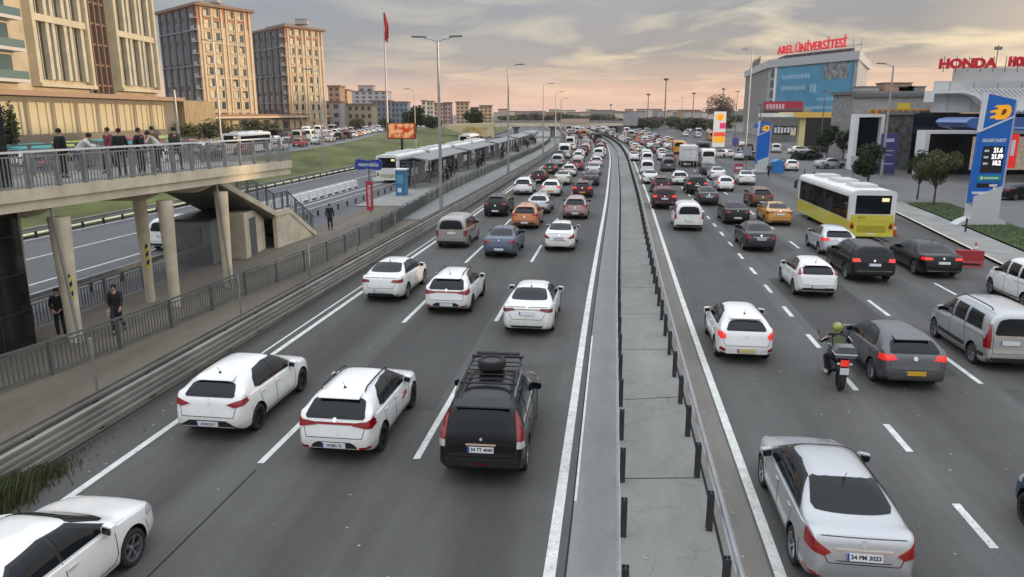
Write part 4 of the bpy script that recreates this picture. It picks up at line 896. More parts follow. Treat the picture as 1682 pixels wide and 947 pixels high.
car('cross_o', P_O, 858, 318, 'white', 'white crossover beside the left guard rail with black lower bumper')
car('hatch_g', P_G, 904, 320, 'white', 'white hatchback right of the white crossover with black lower bumper', name='hatchback_car')
car('hatch_g', P_G, 956, 322, 'darkred', 'dark red hatchback in the lane beside the median')
car('sedan_d', P_D, 923, 302, 'cream', 'cream sedan ahead of the white hatchback on the left carriageway')
car('hatch_a', P_A, 884, 299, 'darkred', 'dark red hatchback close to the left guard rail further up')
car('sedan_d', P_D, 970, 303, 'charcoal', 'charcoal sedan ahead of the dark red hatchback near the median')
car('hatch_b', P_B, 934, 288, 'white', 'white hatchback behind the bright red car on the left carriageway')
car('cross_o', P_O, 947, 278, 'red', 'bright red crossover, the only vivid red car of the left carriageway')
car('hatch_g', P_G, 903, 284, 'charcoal', 'charcoal hatchback close to the left guard rail behind the silver van')
car('van_m', P_M, 915, 272, 'silver', 'silver van close to the left guard rail behind the white minibus', cat='van')
car('sedan_f', P_F, 975, 286, 'silver', 'silver sedan near the median ahead of the charcoal sedan')
car('hatch_b', P_B, 979, 272, 'white', 'small white hatchback near the median left of its far bend')
car('minibus', BUSV, 927, 259, 'white', 'white high-roofed minibus close to the left guard rail', cat='minibus', name='minibus')
# right carriageway
car('sedan_f', P_F, 1410, 966, 'silver', 'silver sedan nearest the camera on the right carriageway with plate 34 PM 3023')
xx, yy = G(1690, 862); h_ = hd(yy); car('hatch_a', P_A, 0, 0, 'navy', 'dark blue car cut off by the right edge of the photograph', fixed=((xx + math.cos(h_) * .76 - math.sin(h_) * 1.26, yy - math.sin(h_) * .76 - math.cos(h_) * 1.26, 0), -h_))
car('hatch_h', P_H, 1223, 588, 'white', 'small white hatchback with round red tail lights beside the median guard rail', name='hatchback_car')
car('hatch_g', P_G, 1502, 634, 'grey', 'dark grey hatchback with yellow number plate beside the motorcycle', -.03)
car('van_l', P_L, 1668, 604, 'silver', 'silver high-roofed van with black roof rails at the right edge', cat='van', name='family_van')
car('van_n', P_N, 1742, 512, 'white', 'white van partly cut off by the right edge behind the silver van', cat='van', name='family_van')
car('hatch_i', P_I, 1341, 484, 'white', 'old white hatchback with tall tail lights behind the black off-road car', name='hatchback_car')
car('suv_j', P_J, 1434, 461, 'black', 'big black off-road car with roof rails behind the black saloon', name='suv_car')
car('sedan_k', P_K, 1548, 453, 'black', 'long black saloon with red tail lights beside the red barrier', name='sedan_car')
car('hatch_g', P_G, 1378, 417, 'pale_silver', 'pale silver hatchback between the bus and the big black off-road car')
car('sedan_f', P_F, 1249, 410, 'charcoal', 'charcoal sedan below the black sedan and left of the taxi')
car('sedan_e', P_E, 1281, 368, 'taxi', 'yellow taxi sedan left of the yellow and white bus', cat='taxi')
car('sedan_d', P_D, 1211, 366, 'black', 'black sedan left of the yellow taxi')
car('cross_o', P_O, 1252, 338, 'brown', 'brown-orange car ahead of the yellow taxi beside the bus front')
car('van_n', P_N, 1131, 376, 'white', 'white high-roofed van alone in the lane beside the median')
car('sedan_f', P_F, 1164, 335, 'charcoal', 'dark sedan ahead of the white high-roofed van and to its right')
car('suv_j', P_J, 1091, 341, 'darkred', 'dark red off-road car beside the median ahead of the white van')
car('cross_o', P_O, 1086, 315, 'darkred', 'dark red crossover just ahead of the dark red off-road car')
car('suv_j', P_J, 1145, 317, 'black', 'black off-road car between two rows of white cars')
car('hatch_h', P_H, 1192, 312, 'white', 'white hatchback right of the black off-road car on the right carriageway')
car('sedan_e', P_E, 1228, 302, 'white', 'white sedan standing apart near the pavement ahead of the bus')
car('hatch_b', P_B, 1117, 302, 'white', 'white hatchback left of the black off-road car on the right carriageway')
car('sedan_d', P_D, 1180, 294, 'white', 'white sedan ahead of the white hatchback in the far middle lane')
car('sedan_f', P_F, 1068, 300, 'white', 'white sedan beside the median behind the white family van')
car('van_n', P_N, 1063, 285, 'white', 'white family van beside the median near the grey van')
car('van_m', P_M, 1098, 280, 'grey', 'dark grey van left of the white box truck')
car('minibus', BUSV, 1163, 272, 'white', 'white minibus right of the white box truck', cat='minibus')
car('sedan_d', P_D, 1165, 286, 'charcoal', 'charcoal sedan right behind the white box truck and minibus')
car('sedan_d', P_D, 1041, 263, 'white', 'white sedan beside the bend of the median guard rail')
car('van_n', P_N, 1063, 268, 'white', 'farther white family van beside the median, in front of another like it')
car('hatch_g', P_G, 1302, 279, 'white', 'white hatchback parked at the filling station beside the blue booth')
car('sedan_d', P_D, 1090, 262, 'white', 'white sedan just ahead of the dark grey van')
car('hatch_h', P_H, 1200, 258, 'white', 'white hatchback parked behind the white and orange fuel totem', -.6)
car('sedan_f', P_F, 1392, 262, 'white', 'white sedan parked in front of the white portal frame', 1.2)
for i, (px, py, cl, lab) in enumerate([(1640, 325, 'black', 'dark car standing at the pumps right of the blue price totem')]):
    car('sedan_e', P_E, px, py, cl, lab, 1.1)
# left busway / parked on the upper road
car('van_m', P_M, 268, 408, 'white', 'white van on the busway seen between the bridge columns', -.02)

# red mark on the door, roof rack, spare wheel
dm = MB(); 
for i, (a, b_, w_) in enumerate([(0, 0, .20), (.1, .08, .26), (.22, .02, .14)]): dm.box(-.002, .002, a - .05 + .3, a + w_ + .3 - .05, .62 + b_, .68 + b_)
o2 = [q for q in col.objects if q.name.startswith('hatchback_car')][1]
dq = dm.build('door_mark', mat('red_sticker', (.55, .05, .03), .5), o2); dq.location = (.877, 0, 0)
RZ = -.05
rk = MB()
for s in (-1, 1): rk.tube([(s * .56, -1.05, 1.76), (s * .56, .45, 1.78), (s * .50, .62, 1.78)], .022, 8)
for i in range(6): rk.tube([(-.56, -1.0 + i * .28, 1.74), (.56, -1.0 + i * .28, 1.74)], .014, 6)
rk.tube([(-.56, -1.05, 1.76), (.56, -1.05, 1.76)], .022, 8); rk.tube([(-.60, .62, 1.80), (.60, .62, 1.80)], .035, 8); rk.tube([(-.56, .45, 1.86), (.56, .45, 1.86)], .02, 8)
for s in (-1, 1):
    for y in (-.95, -.3, .35): rk.bar((s * .58, y, 1.70), (s * .56, y, 1.76), .03)
    rk.bar((s * .56, .45, 1.76), (s * .56, .45, 1.86), .025)
rk.build('roof_rack', BLACK, PX, True)
MB().tube([(-.5, .70, 1.84), (.5, .70, 1.84)], .05, 8).build('light_bar_front', BLACK, PX, True)
sp = bpy.data.objects.new('spare_wheel', _wc[[k for k in _wc if k[0] == 't'][0]]); col.objects.link(sp); sp.parent = PX; sp.location = (-.05, -.05, 1.87); sp.rotation_euler = (0, R(90), 0)
rmq = bpy.data.objects.new('rim', rim_mesh(.22, .2, RIMD, 5)); col.objects.link(rmq); rmq.parent = sp
for ch in PX.children:
    if ch.name.startswith('number_plate'): lettering('34 TT 4040', .092, INK, ch, (.02, -.024, 0), (math.pi / 2, 0, 0), .001, 1.0, .003, 'plate_lettering')
for nm_, tx in (('hatchback_car', '34 DZ 817'), ('hatchback_car.001', '34 BKL 73')):
    q = col.objects.get(nm_)
    if q:
        for ch in q.children:
            if ch.name.startswith('number_plate'): lettering(tx, .085, INK, ch, (.02, -.024, 0), (math.pi / 2, 0, 0), .001, .9, .002, 'plate_lettering')

# ------------------------------------------------------------------ bus, truck
def make_bus(label, loc, rz, low=mat('bus_yellow', (.66, .58, .07), .35, 0, .6), name='city_bus', hgt=3.0):
    o = empty(name, loc, rz, label, 'bus'); Lh, W = 6.0, 1.26
    def sec(z0, z1, r): 
        if r: return [(-W, z0), (W, z0), (W, z1 - r), (W - .06, z1 - r * .4), (W - .18, z1 - .05), (W - .4, z1), (-W + .4, z1), (-W + .18, z1 - .05), (-W + .06, z1 - r * .4), (-W, z1 - r)]
        return [(-W, z0), (W, z0), (W, z1), (-W, z1)]
    T = lambda a, b, h: (a, h, b)
    lowb = MB().prism(sec(.32, 1.22, 0), -Lh, Lh, T).build('lower_body', low, o)
    cutm = MB()
    for s in (-1, 1):
        for y in (-2.6, 3.2): cutm.tube([(s * (W - .35), y, .48), (s * (W + .3), y, .48)], .56, 24)
    cu = cutm.build('cut', BLACK); lowb.data.materials.append(BLACK); md = lowb.modifiers.new('b', 'BOOLEAN'); md.object = cu; md.solver = 'EXACT'; md.operation = 'DIFFERENCE'; md.material_mode = 'TRANSFER'; bake(lowb); bpy.data.objects.remove(cu)
    MB().box(-1.2, 1.2, -Lh - .012, -Lh, 1.223, 1.56).build('rear_panel', low, o); MB().prism(sec(1.223, hgt, .25), -Lh, Lh, T).build('upper_body', WHITEP, o)
    for s in (-1, 1):
        MB().box(s * W - .01, s * W + .008, -5.55, 5.6, 1.25, hgt - .42).build('window_band', BLACK, o)
        y = -5.5
        for i, wd in enumerate((1.5, 1.6, 1.6, 1.6, 1.6, 1.6, 1.1)):
            MB().box(s * W - .01, s * W + .014, y, y + wd - .035, 1.28 if not (s > 0 and i in (2, 5)) else .5, hgt - .45).build('side_window', GLASS, o); y += wd
        for y in (-2.6, 3.2): wheel_mesh(.48, .28, o, (s * (W - .17), y, .48), s, STEELD, 8)
        MB().box(s * .98, s * 1.18, -Lh - .02, -Lh + .01, .75, .98).build('tail_light', REDL, o); MB().box(s * 1.02, s * 1.18, -Lh - .02, -Lh + .01, 1.0, 1.1).build('indicator', AMBER, o)
        mm = MB(); mm.tube([(s * 1.2, 5.9, 2.6), (s * 1.45, 6.15, 2.5)], .03, 6); mm.box(s * 1.38, s * 1.55, 6.08, 6.2, 1.95, 2.5); mm.build('mirror', BLACK, o)
        MB().box(s * .85, s * 1.1, Lh - .01, Lh + .02, .6, .85).build('headlight', CLEARL, o)
    MB().box(-.98, .98, -Lh - .015, -Lh, 1.62, hgt - .30).build('rear_window', GLASS, o)
    MB().box(.45, .85, -Lh - .02, -Lh - .016, 2.35, 2.55).build('route_number', mat('route_display', (.3, .25, .15), .5, emit=(1, .75, .4), estr=.8), o)
    MB().box(-1.1, 1.1, Lh, Lh + .015, 1.2, 2.85).build('windscreen', GLASS, o)
    g = MB(); 
    for i in range(7): g.box(-.8, .8, -Lh - .012, -Lh, .55 + i * .06, .575 + i * .06)
    g.build('engine_grille', mat('bus_yellow_dark', (.35, .31, .02), .5), o)
    MB().box(-.26, .26, -Lh - .03, -Lh, .36, .47).build('number_plate', PLATEW, o)
    MB().box(-W + .02, W - .02, -Lh - .06, -Lh, .30, .42).build('bumper', low, o)
    for y, l in ((-4.6, 1.8), (-1.2, 2.2), (2.6, 1.80)): 
        u = MB(); u.prism([(-.7, hgt), (.7, hgt), (.6, hgt + .2), (-.6, hgt + .2)], y, y + l, T); u.build('roof_unit', mat('roof_unit_grey', (.55, .56, .55), .5), o)
    u = MB(); u.box(-.3, .3, .2, .7, hgt, hgt + .12); u.build('roof_hatch', BLACK, o)
    return o
xa, ya = G(1429, 388, .3); hb = hd(ya) - .02
bus = make_bus('yellow and white city bus in the right lane beside the red cones', (xa + math.sin(hb) * 6.0, ya + math.cos(hb) * 6.0, 0), -hb)
lettering('IETT', .2, BLACK, bus, (-.55, -6.012, 1.38), (math.pi / 2, 0, 0), .002, 1.2, .0, 'lettering')
def dirh(f, y): return -math.atan2(f(y + 1) - f(y - 1), 2)
PB = WHITEP
bx = make_bus('white bus at the platform, nearest of the busway row', (c(87) - 24.0, 87, 0), -hd(87), WHITEP, 'city_bus')
for i, (dy, d_) in enumerate(((101, -23.8), (115, -23.6), (129, -23.6))):
    copy_tree(bx, (c(dy) + d_, dy, 0), -hd(dy), ['white bus at the platform, second of the busway row', 'white bus at the platform, third of the busway row', 'white bus at the platform, fourth and farthest of the busway row'][i])
copy_tree(bx, (c(165) - 30.5, 165, 0), -hd(165), 'white bus on the outer busway lane above the shelters')
copy_tree(bx, (et(112) - 5, 112, 1.66), dirh(et, 112), 'white bus on the upper road left of the white vans')
tk = empty('box_truck', (0, 0, 0), 0, 'white box truck between the grey van and the white minibus', 'truck')
MB().prism([(-1.1, .95), (1.1, .95), (1.1, 2.95), (1.05, 3.0), (-1.05, 3.0), (-1.1, 2.95)], -3.2, 1.2, lambda a, b, h: (a, h, b)).build('cargo_box', WHITEP, tk)
d_ = MB(); 
for x in (-.02, -.95, .90): d_.box(x, x + .04, -3.23, -3.2, 1.0, 2.9)
for z_ in (1.3, 2.5): d_.box(-1.0, 1.0, -3.23, -3.2, z_, z_ + .04)
d_.build('door_bars', STEEL, tk); MB().box(-.45, .45, -3.4, 3.0, .6, .95).build('chassis', BLACK, tk)
cb = MB(); cb.prism([(1.35, .55), (3.1, .55), (3.15, 1.2), (2.75, 1.45), (2.35, 2.2), (1.35, 2.25)], -.95, .95, lambda a, b, h: (h, a, b)); cb.build('cab', WHITEP, tk)
MB().box(-.9, -.5, -3.45, -3.4, .6, .75).box(.5, .9, -3.45, -3.4, .6, .75).build('tail_light', REDL, tk)
for s in (-1, 1):
    MB().box(s * .95 - .005, s * .95 + .01 * s, 1.5, 2.5, 1.35, 2.0).build('side_window', GLASS, tk)
    for y in (-2.1, 2.3): wheel_mesh(.42, .26, tk, (s * .88, y, .42), s, STEELD, 8)
x, y = G(1133, 275); tk.location = (x + .4, y + 3.3, 0); tk.rotation_euler = (0, 0, -hd(y))

# ------------------------------------------------------------------ far traffic: small copies
def joined(o, name):
    bm = bmesh.new(); mats = []
    def rec(q, Mx):
        for ch in q.children:
            m2 = Mx @ ch.matrix_basis
            if ch.data is not None and ch.name.split('.')[0] not in ('door_seams', 'door_handle', 'plate_lettering', 'hatch_seam', 'badge', 'antenna', 'rear_wiper', 'reflector', 'country_band', 'mirror_glass', 'lettering'):
                t = bmesh.new(); t.from_mesh(ch.data); t.transform(m2); idx = []
                for m in ch.data.materials:
                    if m not in mats: mats.append(m)
                    idx.append(mats.index(m))
                for f in t.faces: f.material_index = idx[f.material_index] if idx else 0
                tm = bpy.data.meshes.new('t'); t.to_mesh(tm); t.free(); bm.from_mesh(tm); bpy.data.meshes.remove(tm)
            rec(ch, m2)
    rec(o, Matrix()); me = bpy.data.meshes.new(name); bm.to_mesh(me); bm.free()
    for m in mats: me.materials.append(m)
    return me, mats.index(PAINT0) if PAINT0 in mats else 0
FAR = {'hatchback_car': joined(PR['hatch_g'], 'hatchback_car'), 'sedan_car': joined(PR['sedan_d'], 'sedan_car'), 'van': joined(PR['van_n'], 'van'), 'crossover_car': joined(PR['cross_o'], 'crossover_car'), 'minibus': joined(PR['minibus'], 'minibus')}
rnd = random.Random(21)
def fleet(lanef, y0, y1, gap, where, warm=0.0, zf=0.0, vans=.16, hdg=None):
    y = y0
    while y < y1:
        x = lanef(y) + rnd.uniform(-.35, .35)
        k = rnd.choices(['sedan_car', 'hatchback_car', 'crossover_car', 'van', 'minibus'], [3, 3.2, 2, vans * 8, .5])[0]
        cl = rnd.choices(['white', 'silver', 'charcoal', 'black', 'red', 'grey', 'taxi', 'rose', 'beige', 'darkred', 'orange'], [5.6, 2.4, 1.9, 1.6, .5 + warm, 1, .5 + warm * 2.2, .4 + warm, .5, .6, .2 + warm])[0]
        me, si = FAR[k]; o = bpy.data.objects.new(k, me); col.objects.link(o); o.location = (x, y, zf); o.rotation_euler = (0, 0, (hdg(y) if hdg else -hd(y)) + rnd.uniform(-.035, .035))
        o.material_slots[si].link = 'OBJECT'; o.material_slots[si].material = PC[cl]
        cn = {'white': 'white', 'silver': 'silver', 'charcoal': 'dark grey', 'black': 'black', 'red': 'red', 'grey': 'grey', 'taxi': 'yellow', 'rose': 'pale red', 'beige': 'beige', 'darkred': 'dark red', 'orange': 'orange'}[cl]
        kn = {'sedan_car': 'sedan', 'hatchback_car': 'hatchback', 'crossover_car': 'crossover', 'van': 'van', 'minibus': 'minibus'}[k]
        tag(o, 'small %s %s %s' % (cn, kn, where), 'van' if k == 'van' else 'minibus' if k == 'minibus' else 'car', '%s %s %s' % (cn, kn + ('es' if kn == 'minibus' else 's'), where))
        y += gap * rnd.uniform(.85, 1.45) + (1.5 if k == 'minibus' else 0)
fleet(off(-8.1), 124, 420, 7.6, 'far off in the jam on the left carriageway'); fleet(off(-4.9), 121, 420, 7.4, 'far off in the jam on the left carriageway', .2); fleet(off(-1.65), 128, 420, 7.8, 'far off in the jam on the left carriageway', .2)
fleet(off(5.7), 122, 400, 7.6, 'far off in the jam on the right carriageway', .3); fleet(off(9.4), 116, 400, 7.8, 'far off in the jam on the right carriageway', .3)
fleet(off(13.1), 124, 400, 8.2, 'far off in the jam on the right carriageway', .4); fleet(off(16.8), 135, 400, 9.5, 'far off in the jam on the right carriageway', .5)
fleet(lambda y: re_(y) - 4, 215, 420, 9, 'queueing on the far side road before the green hedge', .9); fleet(lambda y: re_(y) - 8, 240, 420, 9, 'queueing on the far side road before the green hedge', .9); fleet(lambda y: re_(y) - 12.5, 255, 420, 9, 'queueing on the far side road before the green hedge', .9)
fleet(lambda y: et(y) - 3.6, 75, 330, 9, 'on the upper road above the grass bank', 0, 1.66, hdg=lambda y: dirh(et, y)); fleet(lambda y: et(y) - 10.5, 60, 330, 8, 'on the upper road above the grass bank', 0, 1.66, .3, hdg=lambda y: dirh(et, y)); fleet(lambda y: et(y) - 18, 60, 330, 7, 'on the upper road above the grass bank', 0, 1.66, hdg=lambda y: dirh(et, y))

# ------------------------------------------------------------------ people
def skin(name, V, E, m, parent, lv=1):
    me = bpy.data.meshes.new(name); me.from_pydata([v[0] for v in V], E, []); o = bpy.data.objects.new(name, me); col.objects.link(o)
    sk = o.modifiers.new('s', 'SKIN'); sk.use_smooth_shade = True; o.modifiers.new('u', 'SUBSURF').levels = lv
    for i, v in enumerate(V):
        d = me.skin_vertices[0].data[i]; r_ = v[1] if isinstance(v[1], tuple) else (v[1], v[1]); d.radius = r_; d.use_root = (i == 0)
    bake(o); o.data.materials.clear(); o.data.materials.append(m); o.parent = parent; return o
SKIN = mat('skin', (.42, .26, .18), .55); 
def J(**k):
    d = dict(pel=(0, 0, .93), spi=(0, 0, 1.14), che=(0, 0, 1.34), nek=(0, 0, 1.47), hea=(0, .015, 1.60), top=(0, .0, 1.69), sr=(.17, 0, 1.40), sl=(-.17, 0, 1.40), er=(.23, -.02, 1.12), el=(-.23, -.02, 1.12), wr=(.25, .05, .88), wl=(-.25, .05, .88),
             hr=(.09, 0, .90), hl=(-.09, 0, .90), kr=(.10, .03, .50), kl=(-.10, .03, .50), ar=(.10, -.02, .09), al=(-.10, -.02, .09), tr=(.12, .14, .04), tl=(-.12, .14, .04)); d.update(k); return d
WALK = J(kr=(.09, .22, .54), ar=(.09, .20, .12), tr=(.10, .36, .06), kl=(-.09, -.02, .50), al=(-.09, -.30, .16), tl=(-.10, -.20, .05), er=(.22, -.14, 1.14), wr=(.24, -.12, .90), el=(-.22, .10, 1.14), wl=(-.22, .28, .98))
LEAN = J(pel=(0, -.12, .92), spi=(0, -.02, 1.10), che=(0, .16, 1.26), nek=(0, .26, 1.36), hea=(0, .33, 1.46), top=(0, .36, 1.55), sr=(.17, .19, 1.30), sl=(-.17, .19, 1.30), er=(.24, .34, 1.12), el=(-.24, .34, 1.12), wr=(.12, .50, 1.14), wl=(-.12, .50, 1.14), hr=(.09, -.1, .9), hl=(-.09, -.1, .9))
RIDE = J(pel=(0, -.25, .86), spi=(0, -.18, 1.06), che=(0, -.02, 1.28), nek=(0, .06, 1.40), hea=(0, .13, 1.52), top=(0, .13, 1.61), sr=(.19, 0, 1.33), sl=(-.19, 0, 1.33), er=(.38, .16, 1.12), el=(-.38, .16, 1.12), wr=(.36, .42, 1.08), wl=(-.36, .42, 1.08),
         hr=(.10, -.22, .84), hl=(-.10, -.22, .84), kr=(.24, .18, .72), kl=(-.24, .18, .72), ar=(.22, -.04, .34), al=(-.22, -.04, .34), tr=(.23, .14, .30), tl=(-.23, .14, .30))
def person(pose, loc, rz, label, coat=(.012, .012, .014), legs=(.02, .022, .03), hair=(.02, .015, .01), s=1.0, bag=None, longcoat=False, helmet=None, vest=None, shoes=(.03, .03, .03), skirt=False):
    o = empty('person', loc, rz, label, 'person'); o.scale = (s, s, s); p = {k: Vector(v) for k, v in pose.items()}
    V = [(p['pel'], (.12, .10)), (p['spi'], (.115, .09)), (p['che'], (.14, .10)), (p['nek'], .052), (p['hea'], (.068, .080)), (p['top'] + Vector((0, 0, -.03)), (.055, .065))]; E = [(0, 1), (1, 2), (2, 3), (3, 4), (4, 5)]
    fw = (p['hea'] - p['nek']); fw = Vector((0, 1, 0)); i = len(V); V.append((p['hea'] + Vector((0, .115, -.01)), .012)); E.append((4, i))
    for q in 'rl':
        b = len(V); sg = 1 if q == 'r' else -1
        V += [(p['s' + q], .055), (p['e' + q], .040), (p['w' + q], .026)]; E += [(2, b), (b, b + 1), (b + 1, b + 2)]
        d = (p['w' + q] - p['e' + q]).normalized(); pl = p['w' + q] + d * .06; V.append((pl, (.036, .018))); E.append((b + 2, b + 3)); sd_ = d.cross(Vector((0, 0, 1))) if abs(d.z) < .9 else Vector((0, 1, 0)); sd_.normalize()
        curl = Vector((0, 0, -1)) if abs(d.z) < .8 else Vector((-sg, 0, 0))
        for k_, (o_, ln) in enumerate(((-.030, .055), (-.010, .068), (.011, .064), (.030, .050))):
            a_ = len(V); V += [(pl + sd_ * o_ + d * .045, .009), (pl + sd_ * o_ * 1.15 + d * (.045 + ln * .6) + curl * .015, .0085), (pl + sd_ * o_ * 1.2 + d * (.045 + ln * .75) + curl * .04, .007)]; E += [(b + 3, a_), (a_, a_ + 1), (a_ + 1, a_ + 2)]
        a_ = len(V); V += [(pl + sd_ * .045 * sg + d * .0, .011), (pl + sd_ * .062 * sg + d * .035 + curl * .01, .009)]; E += [(b + 2, a_), (a_, a_ + 1)]
        b = len(V); V += [(p['h' + q], .085), (p['k' + q], .058), (p['a' + q], .040), (p['t' + q], .035)]; E += [(0, b), (b, b + 1), (b + 1, b + 2), (b + 2, b + 3)]
    skin('body', V, E, SKIN, o)
    cm = mat('cloth_%.2f_%.2f_%.2f' % coat, coat, .85, noise=(14, .25)); lm = mat('cloth_%.2f_%.2f_%.2f' % legs, legs, .85, noise=(14, .25))
    low = p['pel'] + Vector((0, 0, -.06)) if not longcoat else (p['pel'] + Vector((0, 0, -.38)))
    V = [(p['che'], (.175, .125)), (p['spi'], (.16, .12)), (p['pel'], (.165, .125)), (low, (.17, .13) if not longcoat else (.21, .16)), (p['nek'] + Vector((0, -.005, -.01)), .072)]; E = [(0, 1), (1, 2), (2, 3), (0, 4)]
    for q in 'rl':
        b = len(V); V += [(p['s' + q], .075), (p['e' + q], .058), (p['w' + q], .045)]; E += [(0, b), (b, b + 1), (b + 1, b + 2)]
    skin('jacket', V, E, cm, o)
    V = [(p['pel'], (.13, .11))]; E = []
    for q in 'rl': b = len(V); V += [(p['h' + q], .10), (p['k' + q], .072), (p['a' + q] + Vector((0, 0, .02)), .055)]; E += [(0, b), (b, b + 1), (b + 1, b + 2)]
    skin('trousers', V, E, lm, o)
    for q in 'rl': skin('shoe', [(p['a' + q] + Vector((0, -.05, -.045)), .048), (p['a' + q] + Vector((0, .05, -.045)), .05), (p['t' + q], .04)], [(0, 1), (1, 2)], mat('shoe_%.2f' % shoes[0], shoes, .6), o)
    hp = p['hea']
    if helmet:
        ellipsoid(MB(), (hp.x, hp.y, hp.z + .02), (.135, .155, .15), 18, 12).build('helmet', helmet, o, True, 60)
        m_ = MB(); ellipsoid(m_, (hp.x, hp.y + .035, hp.z + .015), (.125, .135, .075), 16, 8); m_.build('visor', GLASS, o, True, 60)
    else:
        m_ = MB(); ellipsoid(m_, (hp.x, hp.y - .022, hp.z + .035), (.086, .098, .098), 14, 8, -.55); m_.build('hair', mat('hair_%.2f' % hair[0], hair, .8), o, True, 60)
    if vest:
        m_ = MB(); m_.prism([(-.15, 1.02), (.15, 1.02), (.17, 1.30), (.10, 1.36), (-.10, 1.36), (-.17, 1.30)], -.02, .02, lambda a, b, h: (a, p['spi'].y - .13 + (b - 1.06) * (p['che'].y - p['spi'].y) / .22 + h, b)); m_.build('back_panel', vest, o)
    if bag:
        h_ = p['w' + bag[0]]; m_ = MB(); m_.prism([(-.16, -.36), (.16, -.36), (.19, -.12), (.12, -.08), (-.12, -.08), (-.19, -.12)], -.06, .06, lambda a, b, h: (h_.x + h, h_.y + a, h_.z + b)); m_.tube([(h_.x, h_.y - .08, h_.z - .1), (h_.x, h_.y, h_.z + .02), (h_.x, h_.y + .08, h_.z - .1)], .01, 6)
        m_.build('held_bag', mat('bag_%.2f' % bag[1][0], bag[1], .8), o)
    return o
x, y = G(103, 556); person(J(wr=(.12, .16, 1.02), wl=(-.10, .16, 1.02), er=(.24, -.02, 1.14), el=(-.24, -.02, 1.14)), (x, y, .02), R(200), 'person in black standing left of the striped bridge column')
x, y = G(196, 548); person(WALK, (x, y, .02), R(190), 'person in black walking right of the striped bridge column carrying a pale bag', bag=('r', (.45, .40, .34)), longcoat=True)
x, y = G(543, 378); person(J(), (x, y, .02), R(20), 'person in a long black coat standing at the foot of the bridge stairs', longcoat=True)
def deckp(px, d, pose, rz, label, **k):
    kk = (px - CXP) / FPX; y = (20.065 + d) / (.265 - kk) * 1.0
    return person(pose, (dk(y, d), y, DZ), rz, label, **k)
deckp(143, 1.5, LEAN, R(-60), 'person in a white jacket leaning forward on the footbridge', coat=(.60, .58, .56), legs=(.10, .13, .20))
deckp(208, 1.0, J(), R(40), 'person in black on the footbridge right of the white jacket')
deckp(240, .8, J(er=(.26, -.05, 1.14), wr=(.2, .12, 1.05)), R(-100), 'tallest person in a black coat in the middle of the footbridge group', longcoat=True)
deckp(268, 1.3, LEAN, R(100), 'person in a pale jacket beside the tallest one on the footbridge', coat=(.50, .48, .45))
deckp(297, 1.1, WALK, R(0), 'person in a dark jacket walking at the right of the footbridge group', coat=(.05, .045, .03))
deckp(190, 2.6, WALK, R(160), 'person in a dark red jacket at the back of the footbridge', coat=(.18, .03, .05))
deckp(262, 3.0, J(), R(10), 'person in a brown jacket at the back of the footbridge', coat=(.14, .09, .05))
deckp(112, 2.8, J(), R(-20), 'person in dark clothes left of the white jacket on the footbridge')
# motorcycle
mx, my_ = G(1380, 640); hm = hd(my_); mo = empty('motorcycle', (mx + math.sin(hm) * .66, my_ + math.cos(hm) * .66, 0), -hm - .04, 'dark motorcycle with grey top case beside the dark grey hatchback', 'motorcycle')
for y, nm_ in ((-.66, 'rear'), (.68, 'front')):
    t = MB(); t.lathe([(-.05, .20), (-.07, .25), (-.06, .29), (0, .31), (.06, .29), (.07, .25), (.05, .20)], n=26); w2 = t.build('wheel', RUBBER, mo, True); w2.location = (0, y, .31)
    t = MB(); t.lathe([(-.04, .04), (-.04, .05), (-.03, .20), (.03, .20), (.04, .05), (.04, .04)], n=20); t.build('rim', RIMD, w2, True)
MB().tube([(0, -.2, .4), (0, 0, .62), (0, .35, .72)], [.13, .17, .12], 10).build('engine_frame', BLACK, mo, True)
MB().tube([(0, -.1, .80), (0, .12, .90), (0, .34, .88), (0, .42, .80)], [.09, .17, .16, .06], 12).build('fuel_tank', mat('moto_paint', (.03, .03, .035), .25, .2, .8), mo, True)
MB().prism([(-.78, .84), (-.60, .80), (-.05, .78), (.02, .86), (-.30, .85), (-.70, .92)], -.13, .13, lambda a, b, h: (h, a, b)).build('seat', BLACK, mo)
tcq = MB(); tcq.prism([(-.24, 1.0), (.24, 1.0), (.27, 1.06), (.27, 1.18), (.20, 1.30), (-.20, 1.30), (-.27, 1.18), (-.27, 1.06)], -.98, -.62, lambda a, b, h: (a, h, b)); tcq.build('top_case', mat('case_grey', (.12, .125, .13), .4, 0, .4), mo, True, 30)
MB().box(-.275, .275, -.995, -.60, 1.085, 1.115).build('case_trim', PLATEW, mo)
for s in (-1, 1):
    MB().tube([(s * .09, .68, .31), (s * .09, .50, .95)], .028, 8).build('fork', STEEL, mo, True); MB().tube([(s * .02, .46, 1.02), (s * .20, .48, 1.06), (s * .40, .40, 1.05)], .016, 8).build('handlebar', BLACK, mo, True)
    MB().tube([(s * .30, .45, 1.06), (s * .40, .50, 1.26)], .008, 6).lathe([(-.005, .001), (0, .065), (.01, .065)], (s * .40, .50, 1.30), n=10).build('mirror', BLACK, mo)
    MB().box(s * .12, s * .19, -.93, -.90, .80, .85).build('indicator', PLATEW, mo)
MB().tube([(.14, .1, .35), (.18, -.4, .36), (.20, -.85, .48)], [.03, .05, .06], 10).build('exhaust', STEELD, mo, True)
MB().box(-.10, .10, -.94, -.90, .76, .93).build('tail_light', REDON, mo); MB().prism([(-.92, .28), (-.88, .28), (-.70, .80), (-.90, .80)], -.09, .09, lambda a, b, h: (h, a, b)).build('rear_mudguard', BLACK, mo)
MB().box(-.11, .11, -.975, -.955, .54, .72).build('number_plate', PLATEW, mo); MB().tube([(0, .50, .9), (0, .60, .88)], [.09, .07], 10).build('headlight', CLEARL, mo, True)
